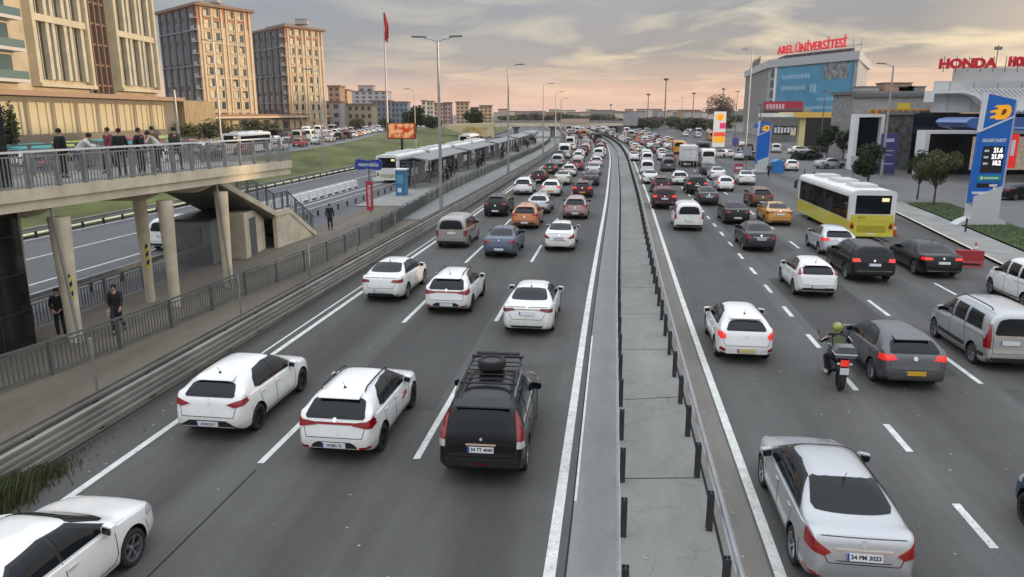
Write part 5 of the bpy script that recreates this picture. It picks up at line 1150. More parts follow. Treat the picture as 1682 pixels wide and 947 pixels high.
HELM = mat('helmet_yellow_green', (.30, .32, .05), .3, 0, .8, noise=(9, .9))
rd = person(RIDE, mo.location, mo.rotation_euler.z, 'motorcycle rider in a black jacket with olive back panel and yellow-green helmet', coat=(.016, .017, .016), legs=(.012, .012, .014), helmet=HELM, vest=mat('olive_panel', (.07, .085, .035), .8), shoes=(.55, .54, .52))
pp = RIDE
for s, q in ((1, 'r'), (-1, 'l')):
    a = Vector(pp['s' + q]); b = Vector(pp['e' + q]); d = (b - a); MB().bar(a + d * .25 + Vector((s * .035, -.055, .045)), a + d * .95 + Vector((s * .03, -.045, .035)), .05, .03).build('sleeve_stripe', PLATEW, rd)
# people under the bus shelters
for i in range(42):
    y = 74 + i * 3.0 + (i * 37 % 5) * .5; x = c(y) - 19.8 + (i * 13 % 7) * .42
    dkc = [(.02, .02, .025), (.05, .03, .03), (.10, .10, .12), (.015, .02, .04)][i % 4]
    if i < 4: q = person(J() if i % 2 else WALK, (x, y, .05), R(i * 80), ['waiting person in black nearest the blue ticket booth', 'waiting person in dark brown under the near end of the shelters', 'waiting person in grey under the near shelters', 'waiting person in navy under the middle of the shelters'][i], coat=dkc); base_p = q if i == 0 else base_p
    else: copy_tree(base_p, (x, y, .05), R(i * 55), 'small dark person waiting further along the bus shelters', 'people waiting further along the bus shelters')
# ------------------------------------------------------------------ buildings
class Face:
    """helper to place boxes on a facade: u along the wall, z up, d outwards"""
    def __init__(s, p, q):
        s.p = Vector((*p, 0)); d = Vector((q[0] - p[0], q[1] - p[1], 0)); s.len = d.length; s.d = d.normalized(); s.n = Vector((s.d.y, -s.d.x, 0))
    def T(s, q): return s.p + s.d * q[0] + s.n * q[1] + Vector((0, 0, q[2]))
    def box(s, mb, u0, u1, z0, z1, d0, d1): mb.box(u0, u1, d0, d1, z0, z1, T=s.T); return mb
def bempty(name, p, label, cat='building', z0=0.0): return empty(name, (p[0], p[1], z0), 0, label, cat)
def bpart(mb, name, m, o, smooth=False):
    q = mb.build(name, m, smooth=smooth); q.parent = o; q.location = -Vector(o.location); return q
WINF = mat('window_frame_cream', (.52, .46, .36), .6); WING = GLASSB; CURT = mat('curtained_glass', (.50, .42, .25), .25, 0, 0, .6, noise=(1.1, .5)); 
ZB = 1.70
def tower(name, A, Bp, Cc, H, nf, label, cols=4, nwd=5):
    """A corner nearest the camera, B end of the lit face, C end of the shaded face"""
    o = bempty(name, A, label, 'apartment block', ZB); z0 = ZB; z1 = z0 + H
    D_ = (Bp[0] + Cc[0] - A[0], Bp[1] + Cc[1] - A[1])
    w_ = MB(); w_.prism([A, Bp, D_, Cc], z0, z1 - H * .145, lambda a, b, h: (a, b, h)); bpart(w_, 'wall', CREAM2, o)
    w_ = MB(); w_.prism([A, Bp, D_, Cc], z1 - H * .145, z1, lambda a, b, h: (a, b, h)); bpart(w_, 'upper_wall', REDBR, o)
    f = Face(A, Bp); g = Face(Cc, A); fh = H / nf
    ctr = Vector(((A[0] + D_[0]) / 2, (A[1] + D_[1]) / 2)); ov = [((p[0] - ctr.x) * 1.10 + ctr.x, (p[1] - ctr.y) * 1.10 + ctr.y) for p in (A, Bp, D_, Cc)]
    w_ = MB(); w_.prism(ov, z1, z1 + .7, lambda a, b, h: (a, b, h)); bpart(w_, 'roof', BROWNR, o)
    w_ = MB(); w_.prism([((p[0] - ctr.x) * .6 + ctr.x, (p[1] - ctr.y) * .6 + ctr.y) for p in (A, Bp, D_, Cc)], z1 + .7, z1 + 2.2, lambda a, b, h: (a, b, h)); bpart(w_, 'roof_plant', GREYW, o)
    # lit face: paired window bays between full height ribs
    us = [.16, .33, .60, .77] if cols == 4 else [.14 + .75 * i / (cols - 1) for i in range(cols)]
    for r_ in range(nf):
        for i, u in enumerate(us):
            m_ = MB(); uu = u * f.len; ww = .095 * f.len; f.box(m_, uu - ww / 2 - .1, uu + ww / 2 + .1, z0 + r_ * fh + fh * .16, z0 + r_ * fh + fh * .24, .003, .40); f.box(m_, uu - ww / 2 - .15, uu - ww / 2, z0 + r_ * fh + fh * .24, z0 + (r_ + 1) * fh - .25, .003, .22); f.box(m_, uu + ww / 2, uu + ww / 2 + .15, z0 + r_ * fh + fh * .24, z0 + (r_ + 1) * fh - .25, .003, .22)
            q = bpart(m_, 'window', WINF, o); m_ = MB(); f.box(m_, uu - ww / 2, uu + ww / 2, z0 + r_ * fh + fh * .24, z0 + (r_ + 1) * fh - .3, .004, .05)
            pn = m_.build('pane', WING); pn.parent = q; m_ = MB(); cq = [.5, .62, .35, .75, .5, .2][(r_ * 7 + i * 3) % 6] * ww; f.box(m_, uu - ww / 2 + .05, uu - ww / 2 + cq + .1, z0 + r_ * fh + fh * .26, z0 + (r_ + 1) * fh - [.35, .35, .8, .35][(r_ + i) % 4], .051, .075); pn = m_.build('blind', CURT); pn.parent = q
    m_ = MB()
    for u in (.06, .245, .42, .51, .685, .86, .95): f.box(m_, u * f.len - .28, u * f.len + .28, z0 + fh, z1 - .2, .002, .38)
    bpart(m_, 'ribs', CREAM, o)
    for r_ in (2, 5, 8): m_ = MB(); f.box(m_, .03 * f.len, .97 * f.len, z0 + r_ * fh - .15, z0 + r_ * fh + .15, .003, .30); bpart(m_, 'string_course', CREAM, o)
    # shaded face: dark glazing behind pale fins
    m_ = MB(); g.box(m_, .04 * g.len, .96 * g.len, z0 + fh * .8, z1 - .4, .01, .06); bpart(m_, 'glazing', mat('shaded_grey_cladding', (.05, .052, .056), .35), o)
    for r_ in range(0, nf, 2):
        for i in range(nwd):
            m_ = MB(); u0 = (.07 + .9 * i / nwd) * g.len; u1 = u0 + .9 * g.len / nwd * .55; g.box(m_, u0, u1, z0 + r_ * fh + .9, z0 + min(nf, r_ + 2) * fh - .5, .07, .12); bpart(m_, 'window', WING, o)
    m_ = MB()
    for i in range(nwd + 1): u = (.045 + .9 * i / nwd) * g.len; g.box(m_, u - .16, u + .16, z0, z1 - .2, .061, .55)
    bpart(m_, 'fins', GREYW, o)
    for r_ in (3, 6, 9): m_ = MB(); g.box(m_, .02 * g.len, .98 * g.len, z0 + r_ * fh - .14, z0 + r_ * fh + .14, .062, .56); bpart(m_, 'string_course', GREYW, o)
    for r_ in range(1, nf):                    # corner balconies
        m_ = MB(); g.box(m_, g.len - 1.9, g.len + .35, z0 + r_ * fh - .1, z0 + r_ * fh + .08, .003, 1.3); g.box(m_, g.len - 1.85, g.len + .3, z0 + r_ * fh + .08, z0 + r_ * fh + .95, 1.22, 1.28)
        bpart(m_, 'balcony', mat('balcony_grey', (.33, .33, .33), .6), o)
    return o
def far_pt(px, D): return ((px - CXP) / FPX * D * .9734, D)
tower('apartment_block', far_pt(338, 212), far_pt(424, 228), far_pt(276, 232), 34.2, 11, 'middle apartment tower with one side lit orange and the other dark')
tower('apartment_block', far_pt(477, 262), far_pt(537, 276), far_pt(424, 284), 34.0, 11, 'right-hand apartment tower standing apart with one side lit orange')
# nearest block: long facade facing the motorway
A, Bq = (-63.5, 84), (-63.5, 137); o = bempty('office_block', A, 'nearest cream office block with tall framed window bays at the top left', 'building', ZB)
f = Face(A, Bq); H0 = 11.4; HT = 46
m_ = MB().box(-96, -63.5, 84, 137, H0 - 1.2, HT); bpart(m_, 'wall', mat('block_wall', (.52, .44, .32), .85, noise=(.25, .22)), o)
m_ = MB().box(-98, -62.6, 80, 141, ZB, H0 - 1.2); bpart(m_, 'podium', mat('podium_dark', (.22, .19, .15), .6), o)
m_ = MB().box(-98, -61.2, 80, 143, H0 - 1.8, H0 - 1.15); bpart(m_, 'canopy', mat('terracotta_band', (.36, .24, .16), .7), o)
m_ = MB().box(-98, -61.6, 143.1, 158, ZB, H0 - 1.6); bpart(m_, 'annex', mat('annex_lattice', (.36, .27, .15), .7, noise=(2.2, .35, (1, 1, .2))), o)
# bays (u from 84): u = (y-84)
def bay(u0, u1, ncol):
    fr = MB(); f.box(fr, u0 - .6, u0, H0, HT - 1, .003, 1.2); f.box(fr, u1, u1 + .6, H0, HT - 1, .003, 1.2); f.box(fr, u0 - .6, u1 + .6, H0 - .5, H0, .003, 1.4)
    for zz_ in (H0 + 8.4, H0 + 16.8, H0 + 25.2): f.box(fr, u0, u1, zz_ - .45, zz_ + .45, .003, .9)
    bpart(fr, 'bay_frame', mat('block_frame', (.52, .46, .33), .85, noise=(.5, .15)), o)
    wv = (u1 - u0) / ncol
    for r_ in range(4):
        for i in range(ncol):
            a = u0 + wv * i; m_ = MB(); f.box(m_, a + wv * .74, a + wv * .92, H0 + .003 + r_ * 8.4 + .5, H0 + (r_ + 1) * 8.4 - .46, .003, .7); f.box(m_, a + wv * .08, a + wv * .24, H0 + .003 + r_ * 8.4 + .5, H0 + (r_ + 1) * 8.4 - .46, .003, .7); f.box(m_, a + wv * .47, a + wv * .50, H0 + r_ * 8.4 + .5, H0 + (r_ + 1) * 8.4 - .46, .06, .3); q = bpart(m_, 'window', mat('block_fin', (.50, .465, .36), .8, noise=(.6, .2)), o)
            m_ = MB(); f.box(m_, a, a + wv * .999, H0 + r_ * 8.4 + .5, H0 + (r_ + 1) * 8.4 - .46, .004, .05); p_ = m_.build('pane', mat('olive_glass', (.045, .048, .035), .12, 0, 0, .6)); p_.parent = q
bay(18.0, 30.4, 3); bay(39.2, 51.8, 3)
m_ = MB(); f.box(m_, 32.2, 37.0, H0 - 1, HT, .003, .25); bpart(m_, 'stair_glazing', mat('stair_dark', (.06, .05, .045), .3), o)
m_ = MB()
for i in range(12): f.box(m_, 32.2, 37.0, H0 + i * 3.0, H0 + i * 3.0 + .3, .26, .5)
for u in (32.2, 33.6, 35.2, 36.7): f.box(m_, u, u + .25, H0 - 1, HT, .27, .7)
bpart(m_, 'stair_grid', mat('brown_grid', (.22, .14, .10), .7), o)
m_ = MB(); 
for u in (31.05, 37.4): f.box(m_, u, u + 1.0, H0 - 1, HT, .004, .12)
bpart(m_, 'green_panels', mat('green_grey_glass', (.12, .17, .13), .2), o)
for r_ in range(9):
    m_ = MB(); f.box(m_, .5, 14.5, H0 + r_ * 3.8 - .2, H0 + r_ * 3.8 + .2, .003, 1.7); q = bpart(m_, 'balcony', mat('balcony_pale', (.55, .52, .48), .7), o); m_ = MB(); f.box(m_, .5, 14.5, H0 + r_ * 3.8 + .2, H0 + r_ * 3.8 + 1.2, 1.62, 1.66); q2 = m_.build('balustrade', mat('green_glass', (.10, .17, .17), .08)); q2.parent = q
    m_ = MB(); f.box(m_, 1, 14, H0 + r_ * 3.8 + .3, H0 + r_ * 3.8 + 3.2, .004, .06); bpart(m_, 'window', mat('teal_glass', (.06, .11, .12), .08), o)
for i in range(9):                              # lit shop windows of the podium
    m_ = MB(); f2 = Face((-62.6, 84), (-62.6, 137)); f2.box(m_, 3 + i * 5.6, 7.8 + i * 5.6, ZB + 3.0, H0 - 2.6, .003, .06); bpart(m_, 'shop_window', mat('lit_shop_glass', (.50, .44, .28), .2, emit=(1, .85, .5), estr=.07), o)
m_ = MB(); 
for i in range(28): f2.box(m_, 1.2 + i * 1.87, 1.36 + i * 1.87, ZB + 2.9, H0 - 2.5, .061, .22)
bpart(m_, 'mullions', CREAM2, o)
for i, (cc, lab) in enumerate([((.08, .42, .42), 'teal market awning'), ((.40, .55, .10), 'lime green market awning'), ((.06, .38, .38), 'second teal market awning'), ((.35, .08, .10), 'dark red market awning'), ((.45, .55, .22), 'pale green market awning')]):
    y = 90 + i * 9.4; a_ = bempty('awning', (-61, y), lab + ' at the foot of the nearest office block', 'awning', ZB); m_ = MB(); m_.prism([(0, 2.0), (2.6, 1.45), (2.6, 1.15), (0, 1.7)], 0, 7.6, lambda a, b, h: (a, h, b)); m_.build('canvas', mat('canvas%d' % i, cc, .8), a_)
    m_ = MB(); 
    for yy_ in (.1, 3.8, 7.5): m_.bar((2.5, yy_, 0), (2.5, yy_, 1.2), .07)
    m_.build('frame', STEELD, a_)
# low retail row with orange band
o = bempty('retail_row', (-74, 165), 'low retail row with a brown and orange roof band under the apartment towers', 'building', ZB); m_ = MB().box(-90, -74, 165, 300, ZB, 6.2); bpart(m_, 'wall', mat('retail_wall', (.17, .12, .09), .7), o)
m_ = MB().box(-92, -71.5, 163, 302, 6.2, 7.3); bpart(m_, 'roof', mat('retail_roof', (.30, .16, .09), .8), o); m_ = MB().box(-71.49, -71.3, 163, 302, 6.25, 6.7); bpart(m_, 'roof_band', CREAM, o)
for i in range(20): m_ = MB().box(-74.0, -73.94, 168 + i * 6.5, 172.6 + i * 6.5, ZB + .8, 5.6); bpart(m_, 'shop_window', CURT if i % 3 else GLASSB, o)
# distant blocks: (px0, px1, y_top, distance, colour, floors, label)
def simple(px0, px1, ytop, D, m, nf, nc, label, z0=0.0, name='building', depth=None, roofm=BROWNR, rows=True):
    a = far_pt(px0, D); b = far_pt(px1, D); H = hz(ytop, D); dep = depth or max(10, (b[0] - a[0]) * .8)
    o = bempty(name, (a[0], D), label, 'building', z0); m_ = MB().box(a[0], b[0], D, D + dep, z0, H); bpart(m_, 'wall', m, o); m_ = MB().box(a[0] - .4, b[0] + .4, D - .4, D + dep + .4, H, H + .6); bpart(m_, 'roof', roofm, o)
    fh = (H - z0) / nf; cw = (b[0] - a[0]) / nc
    for r_ in range(nf):
        for i in range(nc): m_ = MB().box(a[0] + cw * (i + .25), a[0] + cw * (i + .75), D - .06, D + .01, z0 + fh * (r_ + .3), z0 + fh * (r_ + .8)); bpart(m_, 'window', GLASSB, o)
    return o
PINK = mat('pink_render', (.44, .32, .27), .85, noise=(.1, .15)); ORG = mat('orange_render', (.48, .33, .22), .85, noise=(.1, .15)); BLUG = mat('blue_cladding', (.12, .14, .18), .4); GRY = mat('pale_grey_render', (.34, .33, .34), .85, noise=(.1, .1)); LGT = mat('light_render', (.50, .47, .42), .85, noise=(.1, .1)); TERR = mat('terracotta_render', (.34, .21, .14), .85)
simple(541, 560, 142, 330, TERR, 8, 2, 'narrow terracotta block right behind the right-hand apartment tower')
simple(556, 572, 148, 345, ORG, 8, 2, 'narrow orange block between the terracotta block and the large grey one')
simple(572, 636, 150, 620, GRY, 8, 6, 'large hazy grey block on the left skyline behind the flagpole'); simple(590, 615, 141, 640, GRY, 3, 2, 'grey rooftop block rising above the large hazy block')
simple(500, 560, 168, 300, GRY, 3, 4, 'low grey building at the foot of the right-hand apartment tower', 1.7); simple(560, 612, 172, 310, mat('shop_ochre', (.36, .30, .20), .8), 3, 5, 'ochre shop building right of the low grey one', 1.7)
simple(612, 642, 166, 380, BLUG, 5, 4, 'dark blue clad building behind the flagpole'); simple(643, 670, 168, 385, mat('steel_blue', (.16, .20, .26), .5), 5, 4, 'steel blue building right of the dark blue one')
simple(693, 700, 166, 420, LGT, 6, 1, 'slim pale block left of the double street lamp'); simple(702, 712, 167, 425, LGT, 6, 2, 'pale block directly behind the double street lamp')
simple(714, 728, 170, 430, PINK, 6, 3, 'first pink apartment block right of the double street lamp'); simple(730, 741, 169, 432, PINK, 6, 2, 'second pink apartment block right of the double street lamp')
simple(749, 770, 168, 430, ORG, 7, 3, 'tallest orange apartment block in the row behind the overpass ramp'); simple(788, 808, 174, 440, ORG, 6, 3, 'last orange apartment block before the overpass')
simple(774, 786, 177, 445, GREYW, 4, 2, 'grey block between two orange apartment blocks')
rnd = random.Random(8); base = None
for i in range(46):                             # low skyline
    px = 812 + i * 9 + rnd.uniform(-3, 3); D = rnd.uniform(800, 1300); yt = 187 - rnd.uniform(1, 7.5)
    x0, _ = far_pt(px, D); wd = rnd.uniform(10, 26); H = hz(yt, D)
    o = bempty('building', (x0, D), 'small hazy building on the far skyline', 'building', 0); o['group'] = 'small buildings on the far skyline'
    mm_ = [GRY, PINK, LGT, GREYW, TERR][i % 5]; m_ = MB().box(x0, x0 + wd, D, D + wd, 0, H); bpart(m_, 'wall', mm_, o); m_ = MB().box(x0 - .5, x0 + wd + .5, D - .5, D + wd, H, H + 1); bpart(m_, 'roof', BROWNR, o)
# ------------------------------------------------------------------ overpass
o = bempty('overpass', (0, 240), 'pale concrete overpass crossing both carriageways far ahead', 'bridge'); zt = 4.9
xl, xr = far_pt(812, 240)[0], far_pt(1022, 240)[0]
m_ = MB(); m_.prism([(xl, 3.4), (xr, 3.7), (xr, 4.5), (xl, 4.6)], 238, 248, lambda a, b, h: (a, h, b)); bpart(m_, 'deck', CONC, o)
m_ = MB(); m_.prism([(xl, 4.6), (xr, 4.5), (xr, 5.3), (xl, 5.4)], 238, 238.25, lambda a, b, h: (a, h, b)); bpart(m_, 'parapet', CONC2, o)
m_ = MB(); a_ = far_pt(922, 238)[0]; b_ = far_pt(968, 238)[0]; m_.box(a_, b_, 237.85, 237.98, 4.4, 5.9); bpart(m_, 'banner', mat('faded_banner', (.52, .38, .30), .8), o)
for px in (848, 909, 1019):
    x = far_pt(px, 241)[0]; m_ = MB(); m_.box(x - .7, x + .7, 240, 246, 0, 3.45); m_.box(x - 1.2, x + 1.2, 239.5, 246.5, 2.9, 3.38); bpart(m_, 'pier', CONC2, o)
o = bempty('ramp_wall', far_pt(735, 240), 'cream painted ramp wall rising to the overpass beside the grass bank', 'wall'); x0, x1 = far_pt(733, 239)[0], far_pt(812, 239)[0]
m_ = MB(); m_.prism([(x0, 3.0), (x0 + 6, 1.0), (x1, .0), (x1, 4.6), (x0, 4.0)], 238.5, 248, lambda a, b, h: (a, h, b)); bpart(m_, 'wall', mat('ramp_cream', (.60, .52, .32), .8), o)
m_ = MB(); m_.prism([(x0 + 5, 2.0), (x0 + 9, 1.4), (x1 - 4, 1.2), (x1 - 2, 3.2), (x0 + 6, 3.4)], 238.4, 238.49, lambda a, b, h: (a, h, b)); bpart(m_, 'mural_panel', mat('mural', (.50, .36, .16), .8, noise=(.6, .5)), o)
# ------------------------------------------------------------------ bus shelters, booth, station signs
def shelter(y0, y1, label):
    o = empty('bus_shelter', (c(y0) - 19.3, y0, .05), -hd((y0 + y1) / 2), label, 'bus shelter'); Ls = y1 - y0 - .6
    m_ = MB(); m_.prism([(-1.7, 2.75), (0, 3.0), (1.7, 2.75), (1.7, 2.85), (0, 3.12), (-1.7, 2.85)], 0, Ls, lambda a, b, h: (a, h, b)); m_.build('roof', mat('shelter_roof', (.22, .225, .22), .5), o)
    n = max(2, int(Ls / 4.2))
    for i in range(n):
        y = .4 + (Ls - .8) * i / (n - 1); m_ = MB(); m_.box(-.1, .1, y - .08, y + .08, 0, 2.8); m_.bar((-1.3, y, 2.62), (1.3, y, 2.62), .1); m_.build('post', STEELD, o)
    for i in range(n - 1):
        y = .4 + (Ls - .8) * i / (n - 1); m_ = MB(); m_.box(-1.45, -1.38, y + .4, y + 3.4, .1, 2.2); m_.build('panel', [GLASSB, mat('ad_panel', (.30, .30, .32), .4)][i % 2], o)
    return o
for i, (a, b) in enumerate([(74, 94), (95, 116), (118, 142), (145, 172), (176, 206)]): shelter(a, b, ['long grey bus shelter nearest the blue ticket booth', 'second long grey bus shelter of the row', 'third long grey bus shelter in the middle of the row', 'fourth long grey bus shelter of the row', 'fifth and farthest grey bus shelter near the overpass'][i])
x, y = G(666, 321); o = empty('ticket_booth', (x - .3, y, .05), -hd(y), 'small blue ticket booth at the near end of the bus shelters', 'booth')
MB().box(-.45, .45, -.5, .5, 0, 2.3).build('cabin', mat('booth_blue', (.04, .16, .32), .4), o); MB().box(-.55, .55, -.6, .6, 2.3, 2.42).build('roof', WHITEP, o); MB().box(-.3, .3, -.53, -.5, 1.1, 1.9).build('window', mat('booth_screen', (.10, .30, .42), .2), o); MB().box(-.25, .1, -.52, -.5, .3, .7).build('notice', PLATEW, o)
x, y = G(609, 348); o = empty('sign_post', (x, y, .05), -hd(y) - .1, 'blue metrobus sign on a red banner post beside the fence', 'sign')
MB().tube([(0, 0, 0), (0, 0, 3.9)], .06, 10).build('pole', STEELD, o, True); MB().box(-.28, .28, -.10, -.06, .1, 2.3).build('banner', mat('red_banner', (.40, .03, .05), .6), o)
bd = [(-1.05, -.28), (-.85, -.42), (-.3, -.36), (0, -.28), (.3, -.36), (.85, -.42), (1.05, -.28), (1.1, 0), (1.05, .28), (.85, .40), (.3, .34), (0, .28), (-.3, .34), (-.85, .40), (-1.05, .28), (-1.1, 0)]
bq = MB().prism(bd, -.07, .07, lambda a, b, h: (a, h, 3.55 + b)).build('sign_board', mat('sign_blue', (.02, .05, .28), .4), o); lettering('metrobüs', .42, PLATEW, o, (0, -.08, 3.55), (math.pi / 2, 0, 0), .004, 1.0, .005)
lettering('metrobüs', .42, PLATEW, o, (-.02, -.115, 1.2), (math.pi / 2, -math.pi / 2, 0), .004, 1.0, .005)
MB().box(.3, 1.2, -.05, 0, 2.35, 2.6).build('arrow_plate', PLATEW, o)
# row of low pale barrier blocks (bags / planters) along the near busway lane
bb = None
for i in range(14):
    y = 52 + i * 1.75; x = c(y) - 25.6
    if bb is None: bb = empty('barrier_block', (x, y, 0), -hd(y), 'low white and grey plastic barrier block in the busway row', 'barrier', 'barrier blocks along the busway'); MB().prism([(-.32, 0), (.32, 0), (.22, .35), (.16, .8), (-.16, .8), (-.22, .35)], -.72, .72, lambda a, b, h: (a, h, b)).build('block', PLATEW, bb); MB().box(-.335, .335, -.5, .5, .06, .22).build('slot', STEELD, bb)
    else: copy_tree(bb, (x, y, 0), -hd(y))
# advertising board
x, y = -16.2 - 4.2, 136; o = empty('advertising_board', (-20.0, 137, .6), R(-6), 'orange and red advertising board on a single post on the grass bank', 'billboard')
MB().tube([(0, 0, 0), (0, 0, 3.2)], .22, 12).build('pole', BLACK, o, True); MB().box(-2.6, 2.6, -.25, .25, 2.3, 5.2).build('frame', mat('board_frame', (.20, .05, .02), .5), o)
bm_ = bpy.data.materials.new('board_print'); bm_.use_nodes = True; t_ = bm_.node_tree; b_ = t_.nodes['Principled BSDF']; nz = t_.nodes.new('ShaderNodeTexNoise'); nz.inputs['Scale'].default_value = 1.1; nz.inputs['Detail'].default_value = 2; g_ = t_.nodes.new('ShaderNodeNewGeometry'); t_.links.new(g_.outputs['Position'], nz.inputs['Vector']); rp = t_.nodes.new('ShaderNodeValToRGB'); rp.color_ramp.elements[0].position = .42; rp.color_ramp.elements[0].color = (.55, .05, .02, 1); rp.color_ramp.elements[1].position = .58; rp.color_ramp.elements[1].color = (.80, .42, .18, 1); t_.links.new(nz.outputs[0], rp.inputs[0]); t_.links.new(rp.outputs[0], b_.inputs['Base Color']); t_.links.new(rp.outputs[0], b_.inputs['Emission Color']); b_.inputs['Emission Strength'].default_value = .25
MB().box(-2.35, 2.35, -.27, -.25, 2.5, 5.0).build('screen', bm_, o)
# flagpole
o = empty('flagpole', (far_pt(636, 205)[0], 205, 1.7), 0, 'very tall flagpole with a limp red flag', 'flagpole'); Hf = hz(15, 205) - 1.7
MB().tube([(0, 0, 0), (0, 0, Hf)], [.32, .13], 12).build('pole', STEEL, o, True); MB().lathe([(Hf, .01), (Hf + .1, .2), (Hf + .35, .2), (Hf + .5, .01)], axis='Z', n=10).build('finial', STEEL, o)
fm = MB(); zs_ = [Hf - .4 - i * .45 for i in range(17)]
for i, z_ in enumerate(zs_):
    wq = .35 + .75 * min(1, i / 6) * (1 if i < 14 else .6)
    for k in range(7): u = k / 6; fm.v.append((.14 + u * wq, .28 * math.sin(u * 7 + i * .35) * (u + .15), z_ - u * .8))
for i in range(16):
    for k in range(6): b = i * 7 + k; fm.f.append((b, b + 7, b + 8, b + 1)); fm.mi.append(0)
fl = fm.build('flag', mat('flag_red', (.36, .015, .03), .7), o, True); sdm = fl.modifiers.new('t', 'SOLIDIFY'); sdm.thickness = .02

# ------------------------------------------------------------------ right side: university, stations, dealership
FA, FB, FC = (83.7, 250.0), (95.6, 213.0), (96.2, 315.0)
o = bempty('university_building', FA, 'tall university building with a big blue poster and red rooftop lettering', 'building'); H = 21.9; D_ = (FB[0] + FC[0] - FA[0] + 8, FB[1] + FC[1] - FA[1])
m_ = MB(); m_.prism([FA, FB, (121, 262), (113, 312), FC], 0, H, lambda a, b, h: (a, b, h)); bpart(m_, 'wall', mat('uni_grey', (.33, .35, .36), .6, noise=(.2, .1)), o)
m_ = MB(); m_.prism([(FA[0] - .8, FA[1]), (FB[0] - .4, FB[1] - 1.2), (121.5, 261), (113.5, 314), (FC[0] - .8, FC[1] + 1)], H, H + 2.4, lambda a, b, h: (a, b, h)); bpart(m_, 'parapet', mat('uni_parapet', (.42, .44, .46), .5), o)
m_ = MB(); m_.prism([(FA[0] + 5, FA[1] + 2), (FB[0] + 3, FB[1] + 10), (112, 262), (108, 300), (FC[0] + 4, FC[1] - 4)], H + 2.4, H + 4.0, lambda a, b, h: (a, b, h)); bpart(m_, 'penthouse', mat('penthouse_dark', (.05, .05, .055), .5), o)
f = Face(FB, FA); f = Face(FA, FB)
sgn = -1 if f.n.dot(Vector((-90, -230, 0))) < 0 else 1
if sgn < 0: f.n = -f.n
m_ = MB(); f.box(m_, 4.6, f.len - 1.6, 4.5, H - .4, .02, .35); pq = bpart(m_, 'poster', mat('poster_blue', (.075, .27, .42), .5, noise=(.12, .2)), o)
m_ = MB()
for rr in range(6): f.box(m_, .9, 3.0, 6.0 + rr * 3.2, 8.4 + rr * 3.2, .01, .08)
bpart(m_, 'window', GLASSB, o); m_ = MB(); f.box(m_, 3.3, 4.4, 0, H, .012, .5); bpart(m_, 'pillar', WHITEP, o)
g = Face(FC, FA); 
if g.n.x > 0: g.n = -g.n
for i in range(18):
    m_ = MB(); g.box(m_, 2 + i * 3.4, 3.9 + i * 3.4, 5, H - 1.0, .01, .10); bpart(m_, 'window', GLASSB, o)
m_ = MB()
for i in range(19): g.box(m_, 1.0 + i * 3.4, 1.8 + i * 3.4, 4.5, H - .3, .011, .5)
bpart(m_, 'fins', mat('uni_fin', (.38, .38, .37), .6), o)
def flet(text, size, m, par, face, u, z_, dd, depth=.15, sx=1.0, bold=0.0, align='LEFT', nm='lettering'):
    P0 = face.T((u, dd, z_)); ang = math.atan2(face.d.y, face.d.x)
    nn_ = Vector((math.sin(ang), -math.cos(ang), 0))
    q = lettering(text, size, m, par, P0 - Vector(par.location), (math.pi / 2, 0, ang), depth, sx, bold, nm, align); return q
SGR = mat('sign_red', (.50, .02, .035), .45, emit=(1, .05, .07), estr=.22); PT = mat('poster_text', (.30, .48, .58), .6)
flet('AREL ÜNİVERSİTESİ', 3.5, SGR, o, f, .6, H + 5.2, -2.0, .2, .97, .06)
m_ = MB(); 
for i in range(12): f.box(m_, 1.5 + i * 3.2, 1.6 + i * 3.2, H + 2.4, H + 6.2, -2.4, -2.3)
f.box(m_, 1.5, 37, H + 4.2, H + 4.3, -2.45, -2.35); bpart(m_, 'sign_frame', STEELD, o)
flet('AREL ÜNİVERSİTESİ', 3.0, mat('sign_back', (.20, .16, .13), .6), o, g, 8, H + 4.0, -.5, .2, 1.0, .05)
for (tx, sz, u, z_) in (('İstanbul', 1.9, 7.0, 21.6), ('En Yakın', 2.6, 7.0, 18.4), ('Kampüs', 2.6, 7.0, 15.2), ('Kayıtlar', 1.5, 20, 11.2), ('Devam Ediyor', 1.7, 18, 8.9)): pass
rr = random.Random(4)
for (u0, u1, z_, hh) in ((8, 17, 22.0, .9), (7, 20, 18.6, 1.5), (7, 18, 15.2, 1.5), (20.5, 22, 14.8, 2.6), (24, 33, 11.6, 1.0), (19, 34, 9.2, 1.0), (6, 14, 8.6, .6)):
    u = u0; m_ = MB()
    while u < u1: wq = rr.uniform(.5, 1.1) * hh * .6; f.box(m_, u, u + wq, z_ - hh / 2 * rr.uniform(.7, 1), z_ + hh / 2 * rr.uniform(.7, 1), .351, .37); u += wq + hh * .22
    bpart(m_, 'poster_lettering', PT, o)
m_ = MB(); f.box(m_, f.len - 13, f.len - 3, 17.2, 23.6, .352, .375); bpart(m_, 'poster_photo', mat('poster_group_photo', (.20, .22, .22), .6, noise=(.9, .9)), o)
